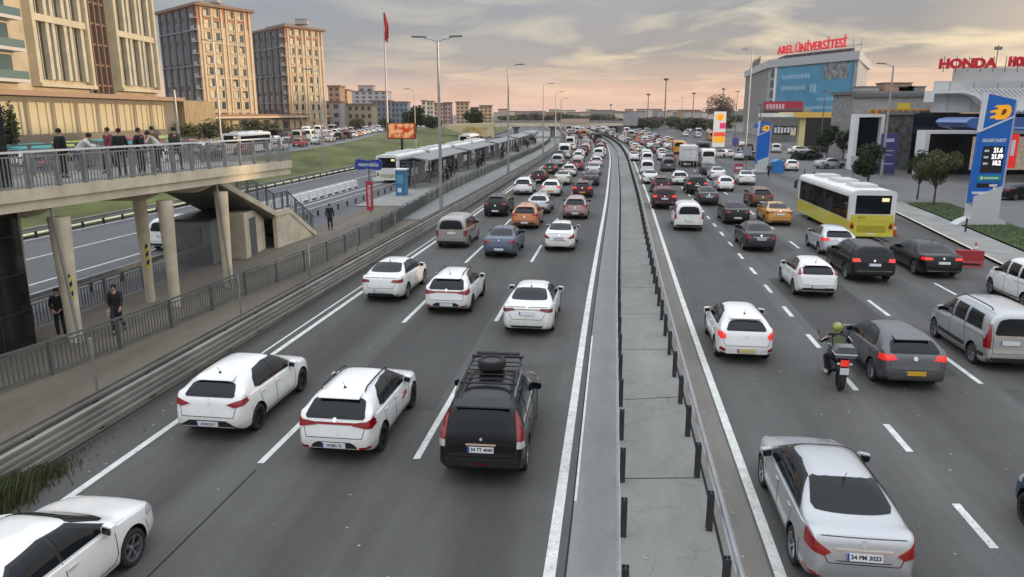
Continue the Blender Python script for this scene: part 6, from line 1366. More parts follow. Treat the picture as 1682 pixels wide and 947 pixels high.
# low frontage along the right
def lowb(name, p0, p1, z0, z1, m, label, dep=14, roof=None):
    o = bempty(name, p0, label); fc = Face(p0, p1); 
    if fc.n.dot(Vector((-p0[0], -p0[1], 0))) < 0: fc.n = -fc.n
    m_ = MB(); fc.box(m_, 0, fc.len, z0, z1, -dep, 0); bpart(m_, 'wall', m, o); m_ = MB(); fc.box(m_, -.3, fc.len + .3, z1, z1 + .5, -dep - .3, .4); bpart(m_, 'roof', roof or STEELD, o); return o, fc
o, fc = lowb('red_banner_building', far_pt(1252, 205), far_pt(1318, 200), 0, 8.2, mat('low_grey', (.16, .16, .15), .8, noise=(.5, .25)), 'low grey building with a long red banner left of the yellow canopy')
m_ = MB(); fc.box(m_, .3, fc.len, 8.0, 10.6, .05, .3); bpart(m_, 'banner', mat('banner_red', (.45, .03, .06), .6), o); m_ = MB()
for i in range(6): fc.box(m_, 1 + i * .8, 1.55 + i * .8, 8.7, 9.9, .31, .33)
bpart(m_, 'banner_lettering', mat('banner_pale', (.75, .5, .5), .6), o)
m_ = MB(); fc.box(m_, 3.3, 9.5, 2.0, 4.2, .01, .12); q = bpart(m_, 'dark_band', BLACK, o); m_ = MB(); xq = 3.5; rr = random.Random(9)
for i in range(7): fc.box(m_, xq, xq + .55, 2.3 + rr.uniform(0, .2), 3.7 + rr.uniform(0, .3), .121, .14); fc.box(m_, xq + .2, xq + .35, 2.7, 3.2, .141, .15); xq += .82
bpart(m_, 'wall_lettering', PLATEW, o)
o, fc = lowb('dark_shop', far_pt(1318, 178), far_pt(1388, 172), 0, 6.8, mat('shop_dark', (.025, .025, .028), .3), 'dark shop front under the yellow canopy beam')
# yellow canopy station
o = bempty('fuel_canopy', far_pt(1262, 160), 'white and yellow filling station canopy beam with a cream column', 'canopy'); a_ = far_pt(1266, 160)[0]; b_ = far_pt(1368, 160)[0]; cmid = far_pt(1302, 160)[0]
m_ = MB().box(a_, cmid, 159, 168, 6.7, 7.5); bpart(m_, 'white_fascia', WHITEP, o); m_ = MB().box(cmid + .01, b_, 158.8, 168.2, 6.6, 7.7); bpart(m_, 'yellow_fascia', mat('canopy_yellow', (.62, .42, .10), .5), o)
cxx = far_pt(1320, 160)[0]; m_ = MB().box(cxx - .6, cxx + .6, 160, 161.2, 0, 6.6); bpart(m_, 'column', mat('pale_yellow', (.58, .54, .28), .6), o)
m_ = MB().lathe([(-.3, .01), (-.3, .9), (0, .9)], (0, 0, 0), 'X', 14); 
o, fc = lowb('grey_shop', far_pt(1366, 134), far_pt(1405, 126), 0, 10.5, mat('speckled_grey', (.24, .24, .235), .8, noise=(1.5, .4)), 'grey speckled shop building between the yellow canopy and the portal frame', 12)
o, fc = lowb('yellow_sign_shop', far_pt(1400, 118), far_pt(1530, 110), 0, 9.8, mat('pale_grey_wall', (.34, .34, .33), .8, noise=(.8, .2)), 'pale grey shop building with an orange and yellow sign band', 14)
m_ = MB(); fc.box(m_, 2.5, 11.5, 7.3, 8.0, .02, .12); bpart(m_, 'orange_sign', mat('orange_sign', (.66, .30, .05), .5), o); m_ = MB(); fc.box(m_, 6.5, 8.3, 8.01, 8.9, .02, .14); bpart(m_, 'yellow_sign', mat('yellow_sign', (.70, .50, .05), .5), o)
m_ = MB(); xq = 2.8
for i in range(9): fc.box(m_, xq, xq + .6, 7.42, 7.88, .121, .14); xq += .95
bpart(m_, 'sign_lettering', mat('sign_brown', (.25, .10, .03), .6), o)
o, fc = lowb('stone_facade', far_pt(1452, 104), far_pt(1510, 100), 0, 7.2, mat('dark_stone', (.075, .075, .075), .6, noise=(1.6, .9)), 'dark stone facade behind the purple sign board', 6)
pf = bempty('portal_frame', far_pt(1405, 101), 'tall white portal frame around dark glass beside the bus', 'gate'); a_, b_ = far_pt(1404, 101)[0], far_pt(1452, 101)[0]
m_ = MB().box(a_, a_ + .45, 100.5, 102, 0, 7.3).box(b_ - .45, b_, 100.5, 102, 0, 7.3).box(a_ + .451, b_ - .451, 100.5, 102, 6.9, 7.3); bpart(m_, 'frame', WHITEP, pf); m_ = MB().box(a_ + .46, b_ - .46, 101.2, 101.5, 0, 6.88); bpart(m_, 'glass', GLASS, pf)
# dealership
o = bempty('dealership', far_pt(1505, 92), 'white dealership building with red rooftop lettering at the right', 'building'); X0 = far_pt(1520, 94)[0]
WCL = mat('white_cladding', (.50, .51, .50), .6, noise=(.5, .12))
xl_ = far_pt(1502, 94)[0]; m_ = MB().prism([(xl_, 94), (95, 94), (110, 118), (xl_ * 118 / 94, 118)], 0, 7.4, lambda a, b, h: (a, b, h)); bpart(m_, 'lower_wall', DARKG, o); m_ = MB().prism([(X0, 93), (96, 93), (112, 119), (X0 * 119 / 93, 119)], 7.5, 11.2, lambda a, b, h: (a, b, h)); bpart(m_, 'upper_wall', WCL, o)
xl_ = far_pt(1556, 97)[0]; m_ = MB().prism([(xl_, 97), (97, 97), (110, 116), (xl_ * 116 / 97, 116)], 11.2, 13.0, lambda a, b, h: (a, b, h)); bpart(m_, 'penthouse', WCL, o)
m_ = MB()
for i in range(14): m_.box(X0 + 2 + i * 2.9, X0 + 2.04 + i * 2.9, 92.97, 92.999, 7.6, 11.1)
m_.box(X0, 96, 92.96, 92.995, 9.4, 9.44); bpart(m_, 'panel_joints', STEELD, o)
a_ = far_pt(1500, 92)[0]; m_ = MB()
m_.box(a_ + 1, a_ + 1.5, 90.4, 92.5, 0, 5.0).box(a_ + 1, 92, 90.4, 92.5, 5.0, 5.4); bpart(m_, 'shopfront_frame', WHITEP, o); m_ = MB().box(a_ + 2, 92, 92.6, 92.8, .2, 4.9); bpart(m_, 'shop_glass', GLASS, o)
# lit interior patches behind the glass
m_ = MB().box(a_ + 8.3, a_ + 9.6, 92.3, 92.4, 2.6, 4.0); bpart(m_, 'lit_poster', mat('lit_yellow', (.5, .5, .06), .5, emit=(.8, .9, .1), estr=.5), o)
m_ = MB().box(56.5, 92, 92.35, 92.45, .6, 4.6); bpart(m_, 'lit_interior', mat('lit_interior', (.35, .30, .25), .6, emit=(1, .85, .65), estr=.18, noise=(1.6, .8)), o)
# corrugated curved canopy
m_ = MB(); x = far_pt(1536, 90)[0]; prof = [(0, 10.2), (4.0, 10.2), (5.5, 9.6), (7.5, 8.0), (8.6, 7.6), (10, 7.5)]
YC = 91.9
m_.prism([(x, 8.7), (x, 10.0), (x + 4, 10.1), (x + 5.5, 9.7), (x + 7.4, 8.2), (x + 8.6, 7.62), (x + 8.6, 7.4), (x + 7.2, 7.9), (x + 5.3, 9.4), (x + 3.9, 9.75), (x + .4, 9.7), (x + .4, 8.7)], 91.4, 92.9, lambda a, b, h: (a, h, b)); bpart(m_, 'curved_edge', WHITEP, o)
m_ = MB(); n_ = 64
for i in range(n_):
    xa = x + 5 + i * .55; zt_ = 10.3; m_.tube([(xa, 92.0, 10.2), (xa + 1.2, 91.7, 9.2), (xa + 2.8, 90.6, 8.0), (xa + 3.9, 88.6, 7.55)], .26, 6)
bpart(m_, 'corrugated_canopy', mat('corrugated_white', (.46, .46, .45), .5), o, True)
fz = Face((far_pt(1535, 96)[0], 96), (far_pt(1630, 96)[0], 93.5)); HS = mat('letter_red', (.38, .008, .02), .4, emit=(1, .03, .06), estr=.10)
flet('HONDA', 1.52, HS, o, fz, -.3, 13.3, .4, .12, 1.08, .09)
fz2 = Face((far_pt(1638, 93)[0], 93), (far_pt(1740, 93)[0], 94)); flet('HONDA', 1.4, HS, o, fz2, .2, 13.4, .4, .12, .85, .09)
m_ = MB(); 
for i in range(10): m_.bar((far_pt(1540 + i * 20, 96.5)[0], 96.5, 12.4), (far_pt(1540 + i * 20, 96.5)[0], 96.5, 14.3), .07)
m_.bar((far_pt(1535, 96.5)[0], 96.5, 13.0), (far_pt(1730, 96.5)[0], 96.5, 13.1), .08); bpart(m_, 'sign_frame', STEELD, o)
m_ = MB().box(far_pt(1622, 105)[0], far_pt(1632, 105)[0], 96.9, 96.99, 11.4, 12.9); bpart(m_, 'roof_door', BLACK, o)
m_ = MB().tube([(61.5, 98, 13), (61.5, 98, 15.8)], .07, 6).box(61.1, 61.9, 97.8, 98.2, 15.2, 15.6); bpart(m_, 'antenna', STEELD, o)
for i, (px, w_) in enumerate(((1425, 3), (1470, 4.5), (1484, 2.5), (1500, 3))):
    q = bempty('rooftop_unit', far_pt(px, 128), ['small pale rooftop unit above the portal frame', 'brick red rooftop box above the orange sign', 'pale rooftop box right of the brick red one', 'grey rooftop unit beside the dealership wall'][i], 'rooftop unit', 9.9)
    MB().box(-w_ / 2, w_ / 2, 0, 3, 0, 2.4 if i == 1 else 1.8).build('casing', [GRY, TERR, LGT, GREYW][i], q); MB().box(-w_ / 2 - .15, w_ / 2 + .15, -.15, 3.15, 2.4 if i == 1 else 1.8, 2.55 if i == 1 else 1.95).build('lid', STEELD, q)
# blue fuel canopy in front
o = bempty('fuel_canopy', (46, 76), 'blue filling station canopy with rounded end behind the price totem', 'canopy'); xa = far_pt(1546, 87)[0]
m_ = MB(); m_.prism([(xa, 6.4), (xa + .5, 5.9), (xa + 2.2, 5.55), (76, 5.55), (76, 6.95), (xa + 1.2, 6.95), (xa + .3, 6.75)], 82, 88, lambda a, b, h: (a, h, b)); bpart(m_, 'canopy', mat('canopy_blue', (.055, .13, .36), .4, 0, .4), o)
m_ = MB().box(xa + 1.5, 76, 81.96, 81.995, 5.75, 5.95); bpart(m_, 'light_strip', mat('canopy_pale', (.25, .38, .62), .5), o)
for x in (xa + 9.5, xa + 19): m_ = MB().box(x - .35, x + .35, 80, 80.7, 0, 5.55); bpart(m_, 'column', WHITEP, o)
pmp = None
for i, x in enumerate((xa + 7, xa + 11.5, xa + 16)):
    if pmp is None:
        pmp = bempty('fuel_pump', (x, 79), 'white fuel pump under the blue canopy, leftmost of the three', 'fuel pump'); pmp['group'] = 'fuel pumps under the blue canopy'; MB().box(-.6, .6, -.35, .35, 0, 1.9).build('cabinet', WHITEP, pmp); MB().box(-.45, .45, -.37, -.35, 1.15, 1.7).build('display', GLASS, pmp); MB().box(-.6, .6, -.36, .36, 1.9, 2.3).build('header', mat('pump_red', (.5, .03, .03), .5), pmp)
    else: copy_tree(pmp, (x, 79, 0), 0, ['', 'white fuel pump under the blue canopy, middle of the three', 'white fuel pump under the blue canopy, rightmost of the three'][i], pmp['group'])
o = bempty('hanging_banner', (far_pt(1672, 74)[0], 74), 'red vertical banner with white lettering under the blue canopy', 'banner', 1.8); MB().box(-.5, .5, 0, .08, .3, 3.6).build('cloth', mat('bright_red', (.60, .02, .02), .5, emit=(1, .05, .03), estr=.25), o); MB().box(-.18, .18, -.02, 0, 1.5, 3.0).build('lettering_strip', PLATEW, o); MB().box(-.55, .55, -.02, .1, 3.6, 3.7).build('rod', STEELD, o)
# price totems
def totem(px, py, hgt, wd, label, rz=0.0, flip=False):
    x, y = G(px, py); o = empty('price_totem', (x, y, .14), rz, label, 'sign'); BL = mat('totem_blue', (.012, .13, .50), .35, 0, .4, emit=(.02, .25, 1), estr=.02); s = hgt / 8.6; k = wd / 3.0
    T = lambda d0: (lambda a, b, h: (a * k, h, b * s))
    MB().prism([(-2.1, 0), (2.0, 0), (1.75, .25), (1.25, .5), (1.15, 2.6), (-1.0, 1.9), (-1.0, .5), (-1.7, .25)], -.4, .4, T(0)).build('plinth', mat('totem_white', (.55, .57, .57), .5), o)
    MB().prism([(-1.32, 1.45), (1.18, 2.25), (1.28, 7.1), (-1.24, 6.15)], -.28, -.05, T(0)).build('lower_panel', BL, o)
    MB().prism([(-1.02, 6.35), (1.28, 7.2), (1.28, 8.25), (-.86, 8.62)], -.30, -.04, T(0)).build('upper_panel', BL, o)
    MB().prism([(-1.24, 6.16), (1.28, 7.1), (1.28, 7.22), (-1.04, 6.36), (-.92, 8.66), (-1.16, 8.7)], -.33, -.02, T(0)).build('white_edge', PLATEW, o)
    MB().prism([(1.19, 2.3), (1.33, 2.3), (1.42, 8.2), (1.29, 8.2)], -.32, -.03, T(0)).build('side_trim', mat('totem_pale', (.40, .42, .60), .5), o)
    OR = mat('logo_orange', (.85, .36, .01), .45, emit=(1, .45, .02), estr=.25)
    MB().prism([(.02, 7.08), (.75, 7.12), (1.08, 7.32), (1.2, 7.62), (1.12, 7.92), (.9, 8.05), (.05, 8.02), (-.25, 7.9), (.12, 7.88), (.1, 7.76), (-.45, 7.66), (-.48, 7.54), (.02, 7.55), (-.02, 7.40), (-.42, 7.28), (-.42, 7.16), (-.02, 7.2)], -.325, -.301, lambda a, b, h: ((a - .15) * k, h, (b - .12) * s)).build('logo', OR, o)
    MB().prism([(.38, 7.38), (.62, 7.40), (.80, 7.58), (.78, 7.78), (.5, 7.76)], -.330, -.3251, lambda a, b, h: ((a - .15) * k, h, (b - .12) * s)).build('logo_hole', mat('logo_brown', (.16, .05, .02), .5), o)
    if not flip:
        MB().box(-.75 * k, .98 * k, -.30, -.281, 3.5 * s, 5.25 * s).build('price_board', BLACK, o); LW = mat('led_white', (.8, .8, .8), .5, emit=(1, 1, 1), estr=.8)
        for i, tx in enumerate(('21.6', '21.99', '10.2')): lettering(tx, .40, LW, o, (.46 * k, -.305, (4.98 - i * .42) * s), (math.pi / 2, 0, 0), .003, .85, .02, 'price'); MB().box(-.62 * k, -.25 * k, -.306, -.301, (4.88 - i * .42) * s, (5.02 - i * .42) * s).build('fuel_name', PLATEW, o)
        lettering('AKARYAKIT', .30, PLATEW, o, (.05 * k, -.285, 5.62 * s), (math.pi / 2, 0, 0), .003, 1.0, .01)
        MB().box(-.85 * k, 1.0 * k, -.30, -.281, 2.98 * s, 3.32 * s).build('green_panel', mat('totem_green', (.01, .32, .20), .5), o); MB().box(-.35 * k, .8 * k, -.305, -.301, 3.1 * s, 3.2 * s).prism([(-.7, 3.15), (-.55, 3.0), (-.4, 3.15), (-.55, 3.3)], -.305, -.301, T(0)).build('green_lettering', PLATEW, o)
        MB().box(-.85 * k, .9 * k, -.30, -.281, 2.52 * s, 2.80 * s).build('black_panel', BLACK, o); MB().box(.15 * k, .8 * k, -.305, -.301, 2.58 * s, 2.74 * s).build('black_panel_lettering', PLATEW, o)
        MB().box(-1.15 * k, .45 * k, -.30, -.281, 2.08 * s, 2.24 * s).prism([(.35, 1.72), (.62, 1.72), (1.0, 2.16), (.70, 2.58), (.44, 2.58), (.66, 2.16)], -.30, -.281, T(0)).build('arrow', PLATEW, o)
    return o
totem(1607, 371, 8.4, 2.5, 'big blue price totem with an orange D logo on the lawn strip', R(2))
totem(1249, 284, 6.3, 1.85, 'smaller distant blue totem with a pale logo beside the lamp post', 0, True)
x, y = 48, 174; o = empty('fuel_totem', (far_pt(1183, 172)[0], 172, 0), 0, 'white fuel totem with a yellow emblem and orange lower half', 'sign'); hT = CAMH + 4 / FPX * 172
MB().box(-1.35, 1.35, -.25, .25, 0, hT).build('panel', mat('totem_cream', (.72, .70, .66), .5, emit=(1, .95, .9), estr=.15), o)
MB().prism([(math.cos(R(90 + k * 24)) * .95 * (1 if k % 2 else .88), math.sin(R(90 + k * 24)) * .85) for k in range(-5, 6)] + [(-.35, -.85), (.35, -.85)][::-1], -.28, -.251, lambda a, b, h: (a, h, hT - 1.25 + b)).build('emblem', mat('emblem_yellow', (.85, .42, .02), .5, emit=(1, .5, .02), estr=.4), o)
em = MB()
for k in (-2, -1, 0, 1, 2): em.bar((k * .12, -.285, hT - 1.95), (k * .32, -.285, hT - .65 - abs(k) * .1), .05, .02)
em.build('emblem_ribs', mat('emblem_red', (.65, .05, .02), .5), o)
MB().box(.0, 1.3, -.27, -.251, hT * .52, hT * .68).build('price_panel', mat('price_magenta', (.50, .03, .14), .5, emit=(1, .05, .2), estr=.3), o); MB().box(-1.3, 1.3, -.27, -.251, hT * .30, hT * .42).build('red_panel', mat('panel_red', (.62, .08, .04), .5, emit=(1, .12, .03), estr=.3), o); MB().box(-1.3, 1.3, -.27, -.251, hT * .12, hT * .295).build('orange_panel', mat('panel_orange', (.80, .38, .03), .5, emit=(1, .5, .03), estr=.3), o)
x, y = far_pt(1466, 92); o = empty('sign_board', (x, y, 0), 0, 'tall dark purple sign board right of the white portal frame', 'sign'); MB().box(-1.0, 1.0, -.15, .15, .2, 5.0).build('panel', mat('purple_panel', (.055, .05, .16), .5), o); MB().box(-1.05, 1.05, -.2, .2, 0, .2).build('base', STEELD, o)
MB().box(-.5, .5, -.17, -.151, 4.0, 4.4).box(-.7, .6, -.17, -.151, 2.9, 3.0).box(-.4, .4, -.17, -.151, 2.4, 2.5).box(-.7, .7, -.17, -.151, 1.3, 1.42).build('sign_lettering', mat('lilac', (.45, .45, .62), .6), o)
# white display cubes and blue booth at the pavement
x, y = G(1276, 283); o = empty('blue_tent', (x, y, 0), 0, 'small bright blue booth left of the parked white hatchback', 'booth'); MB().box(-.65, .65, -.6, .6, 0, 1.35).build('cover', mat('tarp_blue', (.03, .20, .52), .6), o); MB().prism([(-.72, 1.351), (.72, 1.351), (0, 1.7)], -.65, .65, lambda a, b, h: (a, h, b)).build('roof', mat('tarp_blue2', (.05, .26, .58), .6), o)
# cones and barriers
def cone(x, y, label, grp=None):
    o = empty('traffic_cone', (x, y, 0), 0, label, 'traffic cone', grp); MB().lathe([(.03, .17), (.3, .12), (.72, .035), (.74, .001)], axis='Z', n=14).build('cone', mat('cone_orange', (.60, .06, .02), .5), o, True); MB().box(-.2, .2, -.2, .2, 0, .03).build('base', BLACK, o); MB().lathe([(.38, .106), (.55, .075)], axis='Z', n=14).build('reflective_band', PLATEW, o, True); return o
x, y = G(1468, 386); cone(x, y, 'red traffic cone right behind the yellow bus')
x, y = G(1590, 437)
o = empty('plastic_barrier', (x, y, 0), -.25, 'low red plastic road barrier behind the long black saloon', 'barrier'); MB().prism([(-.28, 0), (.28, 0), (.16, .3), (.12, .8), (-.12, .8), (-.16, .3)], -.6, .6, lambda a, b, h: (h, a, b)).build('body', mat('barrier_red', (.36, .03, .035), .5), o)
MB().box(-.45, .45, -.262, -.25, .10, .2).build('slot', BLACK, o); x, y = G(1585, 420); cone(x + .5, y, 'red traffic cone at the end of the low red plastic barrier')
x, y = G(1213, 284); o = empty('plastic_barrier', (x, y, 0), 0, 'pinkish red folded barrier standing between the white cars near the minibus', 'barrier'); MB().prism([(-.6, 0), (.6, 0), (.5, 1.2), (-.5, 1.2)], -.12, .12, lambda a, b, h: (a, h, b)).build('board', mat('barrier_pink', (.45, .06, .10), .5), o); MB().box(-.45, .45, -.14, -.121, .5, .8).build('band', PLATEW, o)
bo = None
for i in range(8):
    y = 64 + i * 4.5; x = re_(y) + .5
    if bo is None: bo = empty('bollard', (x, y, 0), 0, 'short dark steel bollard along the forecourt edge', 'bollard', 'bollards along the forecourt edge'); MB().tube([(0, 0, 0), (0, 0, .85)], .06, 10).build('tube', POSTB, bo, True); MB().lathe([(.84, .06), (.9, .04), (.92, .001)], axis='Z', n=10).build('cap', STEEL, bo)
    else: copy_tree(bo, (x, y, 0))
x, y = G(1585, 384); b2 = copy_tree(bo, (x, y, .14), 0, 'short dark bollard beside the white foot of the price totem'); del b2['group']

# ------------------------------------------------------------------ vegetation
def crown(cx_, cy_, cz_, rx, rz_, n, ls, seed, lumps=15):
    r_ = random.Random(seed); mb = MB(); L_ = []
    for i in range(lumps):
        a = r_.uniform(0, 6.28); q = r_.uniform(.1, .72); e = r_.uniform(-.75, .8); L_.append((math.cos(a) * rx * q * math.sqrt(1 - e * e * .7), math.sin(a) * rx * q, e * rz_ * .72, r_.uniform(.28, .5)))
    for i in range(n):
        lx, ly, lz, lr = L_[r_.randrange(lumps)]; v = Vector((r_.gauss(0, 1), r_.gauss(0, 1), r_.gauss(0, 1))).normalized() * (r_.random() ** .4)
        p = Vector((cx_ + lx + v.x * rx * lr, cy_ + ly + v.y * rx * lr, cz_ + lz + v.z * rz_ * lr)); a = Vector((r_.gauss(0, 1), r_.gauss(0, 1), r_.gauss(0, .6))).normalized(); b = a.cross(Vector((r_.gauss(0, 1), r_.gauss(0, 1), r_.gauss(0, 1)))).normalized(); s = ls * r_.uniform(.6, 1.3)
        mb.face([p - a * s, p - b * s * .45, p + a * s, p + b * s * .45])
    return mb
def tree(loc, h, rx, label, m=LAWNL, trunk=.35, n=2600, ls=.13, seed=1, cat='tree', name='tree', rzk=None, group=None):
    o = empty(name, loc, 0, label, cat, group); th = h * trunk; rz_ = (h - th) / 2 if rzk is None else rzk
    t = MB(); t.tube([(0, 0, 0), (.03, .02, th * .6), (-.02, 0, th + rz_ * .6)], [h * .022, h * .016, h * .008], 8)
    r_ = random.Random(seed)
    for i in range(6): a = r_.uniform(0, 6.28); t.tube([(0, 0, th * .8), (math.cos(a) * rx * .4, math.sin(a) * rx * .4, th + rz_ * .7), (math.cos(a) * rx * .7, math.sin(a) * rx * .7, th + rz_ * 1.2)], [h * .01, h * .006, h * .003], 5)
    t.build('trunk', BARK, o, True); crown(0, 0, th + rz_, rx, rz_, n, ls, seed).build('crown', m, o); return o
x, y = G(1533, 338); tree((x, y, .14), 4.5, 1.7, 'small round olive tree left of the blue price totem', LAWNM, .34, 7500, .10, 3)
x, y = G(1506, 330); tree((x, y, .14), 4.2, 1.35, 'slimmer small tree just left behind the round olive one', LAWNL, .36, 5000, .10, 5)
x, y = G(1425, 304); tree((x, y, 0), 4.8, 1.9, 'dark bushy tree in front of the white portal frame', LAWNL, .12, 6000, .14, 7)
x, y = G(1357, 262); tree((x, y, 0), 6.0, 2.6, 'wide dark tree in front of the dark shop', LAWNL, .3, 3000, .2, 9); x, y = G(1384, 262); tree((x, y, 0), 5.0, 1.6, 'narrower dark tree right of the wide one by the dark shop', LAWNL, .25, 2000, .18, 11)
tree((far_pt(683, 255)[0], 255, 1.7), 8.6, 5.2, 'big dark round tree behind the advertising board', LAWNL, .12, 3600, .45, 13)
tree((far_pt(779, 300)[0], 300, 1), 9, 4.6, 'dark tree between the orange apartment blocks', LAWNL, .1, 2200, .5, 15); tree((far_pt(712, 300)[0], 300, 1), 6, 3.6, 'low dark tree below the pink apartment blocks', LAWNL, .1, 1800, .45, 17)
tree((far_pt(1186, 420)[0], 420, 0), 19, 11, 'large bare-looking round brown tree left of the university', mat('twig_brown', (.10, .075, .06), .9), .2, 3000, .5, 19)
for i, (px, D, h, w_, lab) in enumerate([(35, 70, 6.0, .9, 'dark cypress-like tree left of the white jacket behind the footbridge'), (320, 120, 4.6, 2.8, 'olive shrub tree behind the right end of the footbridge railing'), (352, 128, 5.0, 3.4, 'round olive tree below the middle apartment tower'), (385, 135, 4.6, 3.2, 'wide olive tree right of the plain grey lamp pole'), (428, 150, 4.8, 3.4, 'olive tree at the left end of the retail row'), (455, 165, 4.2, 2.8, 'small dark tree in front of the retail row'), (640, 235, 5.5, 3.2, 'dark tree at the foot of the flagpole'), (590, 240, 5.6, 3.2, 'dark tree left of the flagpole by the shops')]):
    X_, Y_ = far_pt(px, D); X_ = min(X_, et(D) - 22.5) if px < 500 else X_; Y_ = X_ / ((px - CXP) / FPX); tree((X_, Y_, 1.7), h * Y_ / D * .9, w_ * Y_ / D, lab, LAWNM if i % 2 else LAWNL, .12, 1800, .22, 30 + i)
# trees along the foot of the skyline: individual crowns, each low
rnd = random.Random(3)
tb = [tree((0, -500 - 30 * i, -30), 10, 6, 'x', [LAWNL, LAWNM, mat('leaf_brownish', (.07, .06, .035), .9)][i], .1, 700, .9, 50 + i) for i in range(3)]
for i in range(60):
    px = 830 + i * 6.4 + rnd.uniform(-4, 4); D = rnd.uniform(430, 700)
    if px > 1010 and px < 1190: D = rnd.uniform(300, 470)
    if 905 < px < 1010: D = rnd.uniform(620, 800)
    X_ = (px - CXP) / FPX * D
    q = copy_tree(tb[i % 3], (X_, D, 0), rnd.uniform(0, 6), 'low bushy tree in the dim green belt before the far skyline', 'trees of the green belt before the far skyline'); s = rnd.uniform(.7, 1.1) * (.75 if D < 480 else 1); q.scale = (s * 1.3, s * 1.3, s * .8)
for t_ in tb:
    for ch in t_.children: bpy.data.objects.remove(ch)
    bpy.data.objects.remove(t_)
ribbon('green_verge_far', lambda y: c(y) + 50 - (y - 250) * .05 if False else re_(y) - 30, lambda y: re_(y) + 10, 452, 620, .02, GRASS)
o = bempty('hoarding', far_pt(1034, 300), 'pale grey hoarding board beside the right end of the overpass', 'hoarding'); xh0, xh1 = far_pt(1024, 290)[0], far_pt(1048, 290)[0]; m_ = MB().box(xh0, xh1, 290, 290.4, 3.0, 7.4); bpart(m_, 'board', GRY, o); m_ = MB().box(xh0 + 1, xh0 + 1.3, 290.41, 290.7, 0, 7).box(xh1 - 1.3, xh1 - 1, 290.41, 290.7, 0, 7); bpart(m_, 'legs', STEELD, o)
# roadside weeds at the bottom left
wd = MB(); r_ = random.Random(2)
for i in range(2600):
    y = r_.gauss(12.6, .95); x = c(y) - 10.9 + abs(r_.gauss(0, .28)); h = r_.uniform(.15, .75) * max(.2, 1 - abs(y - 12.6) / 2.6); a = r_.uniform(0, 6.28); dx, dy = math.cos(a) * h * .35, math.sin(a) * h * .35; s = .012
    wd.face([(x - s, y, 0), (x + s, y, 0), (x + dx * .5 + s * .8, y + dy * .5, h * .6), (x + dx, y + dy, h), (x + dx * .5 - s * .8, y + dy * .5, h * .6)])
tag(wd.build('weeds', mat('weed_green', (.07, .085, .03), .85, noise=(5, .5))), 'tall ragged weeds growing at the foot of the guard rail at the bottom left', 'weeds', kind='stuff')
gr = MB()
for i in range(9000):
    y = r_.uniform(20, 61); x = re_(y) + r_.uniform(2.75, 5.95); h = r_.uniform(.05, .14); a = r_.uniform(0, 6.28); dx, dy = math.cos(a) * .04, math.sin(a) * .04
    gr.face([(x - .015, y, .14), (x + .015, y, .14), (x + dx, y + dy, .14 + h)])
tag(gr.build('grass_blades', GRASS2), 'short grass blades of the lawn strip at the filling station', 'grass', kind='stuff')
# unseen buildings added beyond the right edge to shade the road from the low sun
for i, (x, y, lx, ly, H) in enumerate([(79, 22, 40, 69, 17), (74, -30, 40, 46, 19), (80, -90, 40, 54, 18)]):
    o = bempty('street_building', (x, y), ['grey street building beyond the right edge next to the filling station', 'tall street building on the right beside the camera', 'street building on the right behind the camera'][i]); m_ = MB().box(x, x + lx, y, y + ly, 0, H); bpart(m_, 'wall', [GREYW, LGT, GRY][i], o)
    m_ = MB().box(x - .4, x + lx + .4, y - .4, y + ly + .4, H, H + .5); bpart(m_, 'roof', BROWNR, o)
    for r2 in range(4):
        for k in range(6): m_ = MB().box(x - .05, x - .001, y + 3 + k * ly / 6.5, y + 3 + k * ly / 6.5 + ly / 10, 1.5 + r2 * 4, 4 + r2 * 4); bpart(m_, 'window', GLASSB, o)

# parked cars, small signs, poles and hedges between the bus and the buildings
for i, (px, py, key, P, cl, rz_, lab) in enumerate([
    (1238, 262, 'hatch_g', P_G, 'charcoal', .2, 'dark grey hatchback parked left of the distant blue totem'), (1216, 262, 'sedan_d', P_D, 'silver', .4, 'silver sedan parked in front of the white fuel totem'),
    (1330, 262, 'cross_o', P_O, 'charcoal', 1.3, 'dark crossover parked below the yellow canopy'), (1312, 252, 'hatch_h', P_H, 'white', 1.4, 'white hatchback parked under the white canopy fascia'),
    (1362, 276, 'sedan_e', P_E, 'silver', 1.2, 'silver sedan parked left of the white portal frame'), (1274, 250, 'van_n', P_N, 'white', .3, 'white van parked under the wall lettering'),
    (1448, 262, 'hatch_b', P_B, 'grey', 1.4, 'grey hatchback behind the tall street lamp by the portal frame'), (1228, 247, 'cross_o', P_O, 'black', .1, 'black crossover waiting beyond the distant blue totem'),
    (1250, 242, 'sedan_f', P_F, 'white', .1, 'white sedan farthest along the forecourt beyond the blue totem'), (1214, 240, 'sedan_d', P_D, 'white', 0, 'white sedan beyond the white fuel totem on the forecourt')]):
    x, y = G(px, py); car(key, P, px, py, cl, lab, fixed=((x, y, 0), -rz_))
for i, (px, py, h, lab) in enumerate([(1290, 262, 1.3, 'long dark clipped hedge left of the wide dark tree'), (1330, 252, 1.5, 'dark clipped hedge in front of the dark shop')]):
    x, y = G(px, py); o = empty('hedge', (x, y, 0), 0, lab, 'hedge'); crown(2.2, 0, h * .55, 3.2, h * .5, 2200, .16, 70 + i, 14).build('leaves', LAWNL, o); MB().box(-.6, 5.0, -.5, .5, 0, .3).build('planter', CONC2, o)
